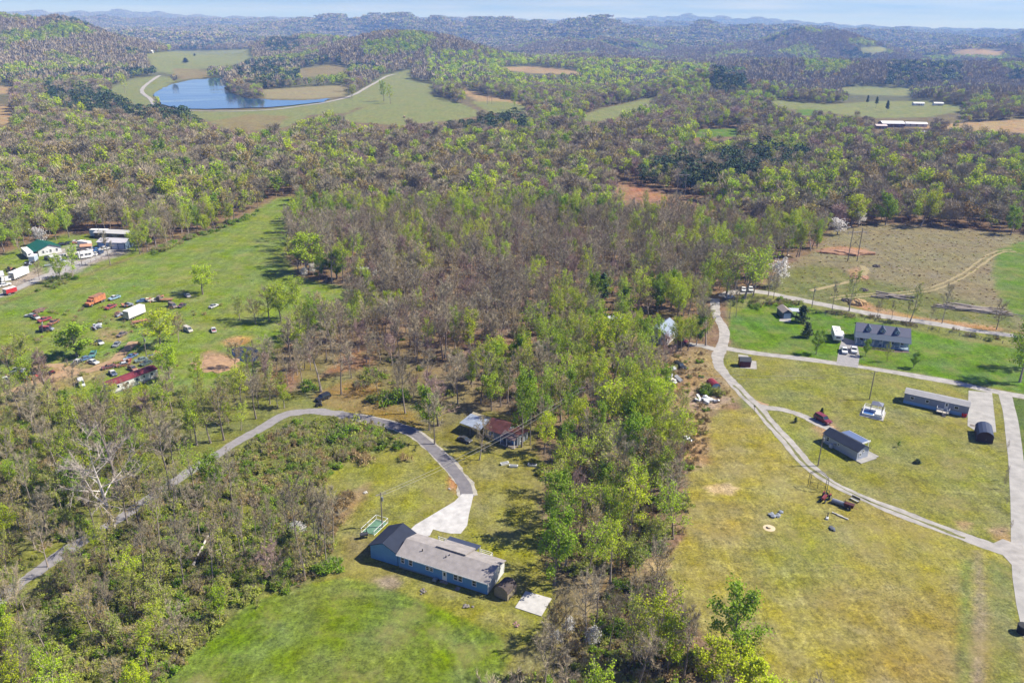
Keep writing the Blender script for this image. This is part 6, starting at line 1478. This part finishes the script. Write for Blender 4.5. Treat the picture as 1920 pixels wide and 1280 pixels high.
# the yards along the gravel road
box_trailer(37, 520, heading(37, 520, 14, -6), 9, 2.4, 3.2, 'white box trailer beside the gravel road near the open barn'); box_trailer(20, 551, heading(20, 551, 10, -3), 4.2, 2.0, 2.4, 'bright red box trailer beside the gravel road', m=paint('red', PAINT['red']))
camper(53, 481, heading(53, 481, 14, 12), 10.5, 'long white motor home parked beside the green roofed house', 'motor_home', slide=False); box_trailer(64, 491, heading(64, 491, -10, 8), 4.5, 2.3, 2.9, 'pale blue box trailer parked behind the motor home', m=mat('pale_blue_panel', (.38, .44, .52), .5))
box_trailer(160, 464, heading(160, 464, 14, 2), 6, 2.3, 3.0, 'white box truck body behind the low sheds', wheels=True); box_trailer(188, 444, 0, 8, 2.5, 3.6, 'tall blue grey box trailer behind the workshop', m=mat('pale_blue_panel', (.38, .44, .52), .5)); camper(162, 484, heading(162, 484, 14, -2), 6, 'small white camper beside the gravel road pole', 'caravan', slide=False)
for kind, col, u, v, d, lb in [('sedan', 'silver', 116, 492, (14, 3), 'silver car on the gravel yard of the green roofed house'), ('van', 'white', 104, 486, (12, -2), 'white van on the gravel yard of the green roofed house'), ('suv', 'black', 93, 488, (12, 2), 'black car between the motor home and the white van'), ('pickup', 'silver', 121, 483, (12, 3), 'silver pickup before the green roofed house gable'), ('pickup', 'white', 165, 474, (12, -4), 'white pickup before the low sheds'), ('sedan', 'blue', 173, 479, (10, -6), 'blue car parked in the row beside the gravel road'),
                               ('sedan', 'white', 181, 478, (10, -6), 'white car parked between a blue and a navy car'), ('suv', 'navy', 188, 476, (10, -6), 'navy car at the end of the row beside the gravel road'), ('pickup', 'white', 195, 469, (12, -2), 'white pickup before the workshop doors'), ('sedan', 'red', 205, 466, (12, -2), 'red car before the workshop doors'), ('sedan', 'blue', 182, 470, (12, -3), 'blue car before the first workshop bay'), ('sedan', 'black', 117, 460, (12, -2), 'black car on the grass behind the green roofed house'),
                               ('sedan', 'black', 130, 458, (12, -2), 'black car parked behind, next to a white car on the grass'), ('sedan', 'white', 141, 456, (12, -2), 'white car on the grass behind the low sheds'), ('sedan', 'white', 9, 536, (14, -3), 'white car under the edge of the open barn'), ('van', 'white', 14, 527, (14, -3), 'white van under the open barn roof')]:
    car(kind, col, u, v, heading(u, v, *d), lb)
scrap(168, 466, 'orange and blue machine parts before the workshop', ['orange', 'blue', 'rust'], 12, 2.2, 71); scrap(150, 456, 'orange rusty beams stacked behind the low sheds', ['orange', 'rust', 'brown'], 14, 2.6, 72); scrap(52, 498, 'black trailer frame and scrap on the grass behind the pale blue trailer', ['black', 'grey'], 8, 1.6, 73); scrap(20, 507, 'black farm implement frame on the grass by the open barn', ['black', 'rust'], 8, 1.8, 74); scrap(135, 478, 'rubbish heap beside the low tan roofed shed', ['brown', 'grey', 'cream'], 10, 1.8, 75)
o = thing('rowing_boat', 95, 499, 25, 'pale green boat lying on the gravel yard', 'boat'); MB().ext([(-2.2, -.7), (1.2, -.7), (2.4, 0), (1.2, .7), (-2.2, .7)], .3, .75, 'z').build('hull', mat('boat_green', (.32, .38, .30), .6), o); MB().ext([(-2.0, -.55), (1.1, -.55), (2.0, 0), (1.1, .55), (-2.0, .55)], .72, .77, 'z').build('inside', M_STEEL, o); MB().box(-1.6, 1.2, -.3, .3, 0, .32).build('cradle', M_WOOD, o)

# ------------------------------------------------------------------ the arched gate and field machines
gA, gB = at(1514.5, 911), at(1550, 922.5)
d = gB - gA; L = math.hypot(d.x, d.y)
o = thing('arched_gate', 0, 0, math.degrees(math.atan2(d.y, d.x)), 'dark iron gate under a tall arch standing alone beside the gravel drive', 'gate', world=(gA.x, gA.y))
for x in (0, .42, L - .42, L): MB().tube((x, 0, -.2), (x, 0, 3.2), .06, 6).build('post', M_IRON, o)
b = MB(); P = lambda t, k: (L * t, 0, 3.2 + k + 1.15 * math.sin(math.pi * t))
for i in range(12):
    for k in (0, .38): b.tube(P(i / 12, k), P((i + 1) / 12, k), .05, 5)
    b.tube(P(i / 12, 0), P((i + 1) / 12, .38), .035, 4)
b.build('arch', M_IRON, o)
for s, x0, x1 in ((0, .45, L / 2 - .02), (1, L / 2 + .02, L - .45)):
    lf = MB(); hh = lambda x: 1.15 + .45 * math.sin(math.pi * x / L)
    lf.tube((x0, 0, .15), (x1, 0, .15), .04, 5); lf.tube((x0, 0, hh(x0)), (x1, 0, hh(x1)), .045, 5); lf.tube((x0, 0, .15), (x0, 0, hh(x0)), .045, 5); lf.tube((x1, 0, .15), (x1, 0, hh(x1)), .045, 5)
    go = lf.build('gate_leaf', M_IRON, o)
    n = 9
    for i in range(1, n): x = x0 + (x1 - x0) * i / n; MB().tube((x, 0, .15), (x, 0, hh(x)), .022, 4).build('bar', M_IRON, go)
for x in (.21, L - .21):
    b = MB(); [b.tube((x - .2, 0, .5 + i * .5), (x + .2, 0, .5 + i * .5), .03, 4) for i in range(6)]; b.build('post_brace', M_IRON, o)
o = thing('tractor', 1547, 936, heading(1547, 936, -10, 10), 'old red tractor standing beside the arched gate', 'tractor'); MR = paint('tractor_red', (.20, .03, .03), .6, .3); o.scale = (.88,) * 3
MB().ext([(-.2, .75), (1.9, .75), (1.95, 1.35), (-.2, 1.45)], -.32, .32, 'y').build('hood', MR, o); MB().box(-1.2, -.2, -.35, .35, .6, 1.0).build('gearbox', M_IRON, o); MB().ext([(-.95, 1.0), (-.45, 1.0), (-.45, 1.12), (-.88, 1.15), (-1.0, 1.55), (-1.08, 1.5)], -.28, .28, 'y').build('seat', M_BLACK, o)
MB().tube((-.25, 0, 1.4), (-.5, 0, 1.65), .03, 6).build('steering_column', M_IRON, o); MB().tube((1.1, .15, 1.4), (1.1, .15, 2.2), .045, 6).build('exhaust', M_IRON, o)
for s in (-1, 1):
    wheel(o, -.8, s * .8, .75, .38); wheel(o, 1.6, s * .62, .42, .22)
    MB().ext([(-1.4, 1.35), (-.3, 1.35), (-.45, 1.55), (-1.2, 1.58)], *sorted((s * .62, s * .98)), 'y').build('fender', MR, o); MB().tube((-1.15, s * .4, 1.0), (-1.15, s * .4, 2.2), .045, 6).build('roll_bar', M_IRON, o)
MB().tube((-1.15, -.4, 2.2), (-1.15, .4, 2.2), .045, 6).build('roll_bar', M_IRON, o)
o = thing('field_roller', 1572, 946, heading(1572, 946, 14, 5), 'grey steel field roller lying beside the tractor', 'roller'); MB().tube((-1.5, 0, .55), (1.5, 0, .55), .52, 14).build('drum', mat('dull_steel', (.18, .20, .24), .5, metal=.4), o); [MB().tube((s * 1.55, 0, .55), (s * 1.55, .9, .6), .06, 6).build('frame_arm', M_OLDWHITE, o) for s in (-1, 1)]; MB().tube((-1.55, .9, .6), (1.55, .9, .6), .07, 6).build('drawbar', M_OLDWHITE, o)
o = thing('signpost', 1582, 951, 0, 'thin dark post standing between the roller and the spreader', 'post'); MB().tube((0, 0, -.2), (0, 0, 2.2), .06, 6).build('post', M_IRON, o); MB().box(-.35, .35, -.04, .04, 1.5, 1.6).build('crossbar', M_IRON, o)
o = thing('spreader', 1591, 953, heading(1591, 953, 12, 4), 'dark red box spreader beside the field roller', 'spreader'); MB().ext([(-.9, .5), (.9, .5), (1.05, 1.3), (-1.05, 1.3)], -.55, .55, 'y').build('hopper', mat('dark_hopper', (.07, .02, .02), .7, noise=.3), o); [wheel(o, 0, s * .7, .4, .18) for s in (-1, 1)]; MB().tube((1.0, 0, .6), (2.0, 0, .5), .06, 6).build('hitch', M_RUST, o)
o = thing('bench', 1602, 939, heading(1602, 939, 12, 6), 'black bench with white seat slats beside the gravel drive', 'bench')
for i in range(3): MB().box(-.9, .9, -.3 + i * .22, -.14 + i * .22, .42, .47).build('seat_slat', M_OLDWHITE, o)
MB().box(-.95, .95, .42, .48, .5, 1.0).build('backrest', M_IRON, o); [MB().box(x - .06, x + .06, -.3, .45, 0, .42).build('leg', M_IRON, o) for x in (-.85, .85)]
for u, v, lb in ((1570, 965, 'pale beam lying on the field below the roller, upper of two'), (1580, 970, 'pale beam lying on the field below the roller, lower of two')):
    o = thing('timber_beam', u, v, heading(u, v, 12, 5), lb, 'beam'); MB().box(-1.2, 1.2, -.15, .15, 0, .25).build('beam', M_PALESTONE, o); [MB().box(s * .8 - .1, s * .8 + .1, -.3, .3, -.02, .1).build('bearer', M_WOOD, o) for s in (-1, 1)]
o = thing('plough', 1551, 972, 60, 'small white plough with dark upright on the field', 'plough'); MB().ext([(-.6, 0), (.5, 0), (.1, .5), (-.5, .35)], -.25, .25, 'y').build('share', M_OLDWHITE, o); MB().tube((0, 0, .3), (.15, 0, 1.4), .1, 6).build('upright', M_IRON, o); MB().tube((.1, 0, .5), (1.1, 0, .5), .06, 6).build('drawbar', M_IRON, o)
rocks('boulder_heap', 1555, 992, 5, 1.0, mat('slate_stone', (.09, .10, .12), .8, noise=.2), 'dark boulders on the field below the small plough', 'stones', 21); rocks('boulder_heap', 1450, 965, 6, 1.1, mat('bluish_stone', (.20, .22, .25), .8, noise=.3), 'grey boulders on the open olive field', 'stones', 22)
o = thing('tree_stump', 1442, 989, 0, 'pale sawn stump in a ring of sawdust on the olive field', 'stump'); MB().tube((0, 0, -.1), (0, 0, .35), .55, 12, .45).build('stump', mat('cut_wood', (.52, .42, .28), .9, noise=.1), o); MB().tube((0, 0, .0), (0, 0, .03), 1.3, 16, 1.1).build('sawdust', mat('sawdust', (.5, .40, .26), .95, noise=.2), o)
o = thing('black_bin', 1916, 1185, 10, 'black round bin beside the concrete lane', 'bin'); MB().tube((0, 0, 0), (0, 0, 1.5), .85, 16, .95).build('drum', M_BLACK, o); MB().tube((0, 0, 1.5), (0, 0, 1.6), 1.0, 16, .9).build('lid', M_BLACK, o)
o = thing('mailbox', 1414, 769, 20, 'small dark mailbox at the drive fork', 'mailbox'); MB().tube((0, 0, -.1), (0, 0, 1.1), .06, 6).build('post', M_WOOD, o); MB().ext([(-.14, 0), (.14, 0), (.14, .18), (0, .3), (-.14, .18)], -.28, .28, 'y').build('box', M_IRON, o).location = (0, 0, 1.1)
# log piles, spoil heaps
def logs(u, v, n, L, label, seed, spread=2.0, ang=None):
    rr = random.Random(seed); o = thing('log_pile', u, v, heading(u, v, 16, 2) if ang is None else ang, label, 'log pile')
    for i in range(n):
        r = rr.uniform(.18, .34); y = rr.uniform(-spread, spread); z = r + (rr.random() < .4) * .5; x = rr.gauss(0, L * .25); l = L * rr.uniform(.3, .6); dy = rr.gauss(0, .5)
        MB().tube((x - l, y - dy, z), (x + l, y + dy, z), r, 7, r * .8).build('log', M_LOG, o)
logs(1682, 557, 16, 8, 'pile of long pale logs beside the wheel track', 1); logs(1645, 558, 4, 4, 'few short logs lying left of the log pile by the track', 2, .9); logs(1808, 579, 24, 12, 'wide spread of grey logs above the gravel road', 3, 3.0); logs(1864, 585, 20, 10, 'tangle of grey logs beyond the wide log spread, near the green field', 4, 2.5)
def mound(name, u, v, rx, ry, hh, m, label, seed=0, ang=0):
    rr = random.Random(seed); o = thing(name, u, v, ang, label, 'heap'); bm = bmesh.new(); bmesh.ops.create_icosphere(bm, subdivisions=4, radius=1)
    for q in bm.verts:
        n = 1 + .16 * math.sin(q.co.x * 5 + seed) * math.sin(q.co.y * 6) + .10 * math.sin(q.co.x * 11 + q.co.y * 9 + seed) + rr.gauss(0, .03); q.co = Vector((q.co.x * rx * n, q.co.y * ry * n, max(q.co.z, -.1) * hh * n))
    me = bpy.data.meshes.new('soil'); bm.to_mesh(me); bm.free(); me.materials.append(m); s = bpy.data.objects.new('soil', me); s.parent = o; COL.objects.link(s); return o
M_SPOIL = mat('red_spoil', (.29, .165, .10), .95, noise=.3, nscale=1, bump=.5)
mound('spoil_heap', 1583, 474, 13, 5, 1.5, M_SPOIL, 'long red dirt heap behind the pylon in the brown field', 1); mound('spoil_heap', 1608, 570, 3.4, 2.6, 1.9, mat('sandy_spoil', (.40, .27, .13), .95, noise=.2, bump=.4), 'cone of tan dirt beside the gravel road', 2); mound('spoil_heap', 1619, 545, 1.8, 1.4, 1.0, mat('dark_spoil', (.12, .10, .09), .95, noise=.3), 'small dark heap beside the wheel track', 3); mound('spoil_heap', 1610, 521, 4.0, 2.4, 1.0, M_SPOIL, 'low red dirt heap along the bent dirt track', 4); mound('spoil_heap', 1588, 564, 2.2, 1.6, 1.0, mat('dark_spoil', (.12, .10, .09)), 'dark brush heap next to the cone of tan dirt', 5); mound('spoil_heap', 405, 683, 7, 6, .45, mat('orange_soil', (.31, .195, .11), .95, noise=.25, nscale=.8, bump=.5), 'flat mound of bare orange soil beside the pond', 6); mound('spoil_heap', 1643, 500, 1.6, 1.3, .9, mat('dark_spoil', (.12, .10, .09)), 'small dark brush heap in the green patch by the pylon', 8)
# fence along the road above the farmhouse
def fence(px, label, m=None, gap=3.2, hh=1.2, rails=(.5, 1.0)):
    P = [at(*p) for p in px]; o = empty('fence', P[0], 0, label, 'fence'); P0 = P[0].copy(); last = None
    for a, b in zip(P[:-1], P[1:]):
        n = max(1, int((b - a).length / gap))
        for i in range(n):
            q = a + (b - a) * i / n - P0; MB().box(q.x - .07, q.x + .07, q.y - .07, q.y + .07, q.z - .2, q.z + hh).build('post', m or M_WOOD, o)
            if last is not None:
                for z in rails: MB().tube(last + Vector((0, 0, z)), q + Vector((0, 0, z)), .02, 4).build('wire', M_STEEL, o)
            last = q
fence([(1530, 588), (1640, 603), (1760, 622), (1900, 648)], 'post and wire fence between the farmhouse lawn and the gravel road'); fence([(80, 528), (110, 512), (150, 500), (200, 482)], 'wire fence along the meadow beside the gravel road')
# fallen trunk in the brush
a, b = at(362, 1062), at(392, 1016); o = empty('fallen_trunk', a, 0, 'pale fallen trunk lying in the brush below the lane', 'log'); q = b - a; MB().tube((0, 0, .3), (q.x, q.y, q.z + 1.6), .28, 8, .18).build('trunk', M_PALEBARK, o); MB().tube((q.x * .8, q.y * .8, 1.2), (q.x * .8 + 1.6, q.y * .8 + .4, 2.2), .1, 6, .04).build('branch', M_PALEBARK, o)

# ------------------------------------------------------------------ barns and houses far off
def far_barn(u, v, L, W, e, rdg, ang, wallm, roofm, label, cat='barn', name='barn', wins=3):
    h = thing(name, u, v, ang, label, cat); gable(h, -L / 2, L / 2, -W / 2, W / 2, -.5, e, rdg, wallm, roofm, 'x', .5, .15)
    for i in range(wins): win(h, (-L / 2 + L * (i + .7) / (wins + .4), -W / 2 - .01, e * .55), X, NY, 1.4, 1.4, False)
    MB().box(-.9, .9, -W / 2 - .08, -W / 2, 0, min(2.4, e * .8)).build('door', M_WOOD, h); return h
MWR = mat('bright_metal_roof', (.66, .66, .67), .5); MBR = siding('barn_brown', (.16, .09, .07), .3, True)
far_barn(1670, 238, 24, 11, 4, 6, 4, MBR, MWR, 'big brown barn with bright white roof in the far trees'); far_barn(1716, 237, 22, 7, 3, 4.4, -4, M_TANSIDE, MWR, 'long low shed with white roof beside the far brown barn'); far_barn(1650, 241, 11, 7, 3, 4.2, 0, MBR, mat('pinkish_roof', (.5, .42, .40), .7), 'small barn with pinkish roof before the white roofed barn')
far_barn(1720, 252, 16, 5, 2.8, 3.6, -6, M_WHITESIDE, mat('grey_shed_roof', (.36, .36, .36), .7), 'pale mobile home in the far trees below the white shed', 'mobile home', 'far_mobile_home'); far_barn(1778, 255, 20, 5, 2.8, 3.6, -8, M_WHITESIDE, mat('grey_shed_roof', (.36, .36, .36)), 'long pale mobile home in the far trees beside lime green crowns', 'mobile home', 'far_mobile_home'); far_barn(1868, 259, 15, 6, 3, 4, -6, M_TANSIDE, MWR, 'white roofed trailer at the far tan field edge', 'mobile home', 'far_mobile_home')
far_barn(1721, 198, 14, 6, 3, 4.2, 0, M_WHITESIDE, MWR, 'white shed on the far pasture crest, nearer the pines', 'shed', 'field_shed', 2); far_barn(1758, 198, 12, 6, 3, 4.2, 0, M_WHITESIDE, MWR, 'white shed on the far pasture crest, farther from the pines', 'shed', 'field_shed', 2); far_barn(1416, 180, 14, 7, 3, 4.6, 0, M_TANSIDE, mat('grey_shed_roof', (.36, .36, .36)), 'grey roofed shed at the pasture below the pine hill', 'shed', 'field_shed', 2)
far_barn(282, 118, 18, 9, 4, 6.5, 10, M_WHITESIDE, MWR, 'white farm building beside the track above the lake', 'barn', 'farm_building'); far_barn(1190, 139, 26, 12, 5, 7, 5, siding('dark_barn', (.10, .10, .12), .3), mat('slate_barn_roof', (.13, .15, .19), .7), 'dark barn in the far woods beyond the pastures'); far_barn(1105, 136, 22, 9, 4, 6, 5, M_WHITESIDE, MWR, 'white house in the far woods beyond the tan field', 'house', 'far_house')
o = thing('round_bale', 758, 221, 20, 'brown round hay bale on the far pasture', 'hay bale'); MB().tube((-1.1, 0, 1.1), (1.1, 0, 1.1), 1.25, 14).build('bale', mat('old_hay', (.27, .19, .11), .95, noise=.2), o); MB().tube((-.4, 0, 1.1), (.4, 0, 1.1), 1.27, 14).build('netting', mat('net', (.33, .25, .16), .95), o)

# ------------------------------------------------------------------ haze
def build_haze():
    o = mesh_obj('haze', [(x, y, z) for z in (float(GZ.min()) - 1, max(float(GZ.max()) + 24, CAM_H + 30)) for y in (-15900, 15900) for x in (-15900, 15900)], [(0, 2, 3, 1), (4, 5, 7, 6), (0, 1, 5, 4), (2, 6, 7, 3), (0, 4, 6, 2), (1, 3, 7, 5)], [])
    m = bpy.data.materials.new('haze'); m.use_nodes = True
    nt = m.node_tree
    for n in list(nt.nodes):
        if n.type != 'OUTPUT_MATERIAL': nt.nodes.remove(n)
    pv = nt.nodes.new('ShaderNodeVolumePrincipled')
    pv.inputs['Color'].default_value = (.22, .43, 1.0, 1)
    pv.inputs['Density'].default_value = 1.45e-4
    pv.inputs['Absorption Color'].default_value = (1, 1, 1, 1)
    pv.inputs['Anisotropy'].default_value = 0.0
    nt.links.new(pv.outputs[0], nt.nodes['Material Output'].inputs['Volume'])
    o.data.materials.append(m)
    tag(o, 'pale blue haze over the far hills', 'haze', kind='stuff')
build_haze()
print('relief', GZ.min(), GZ.max())
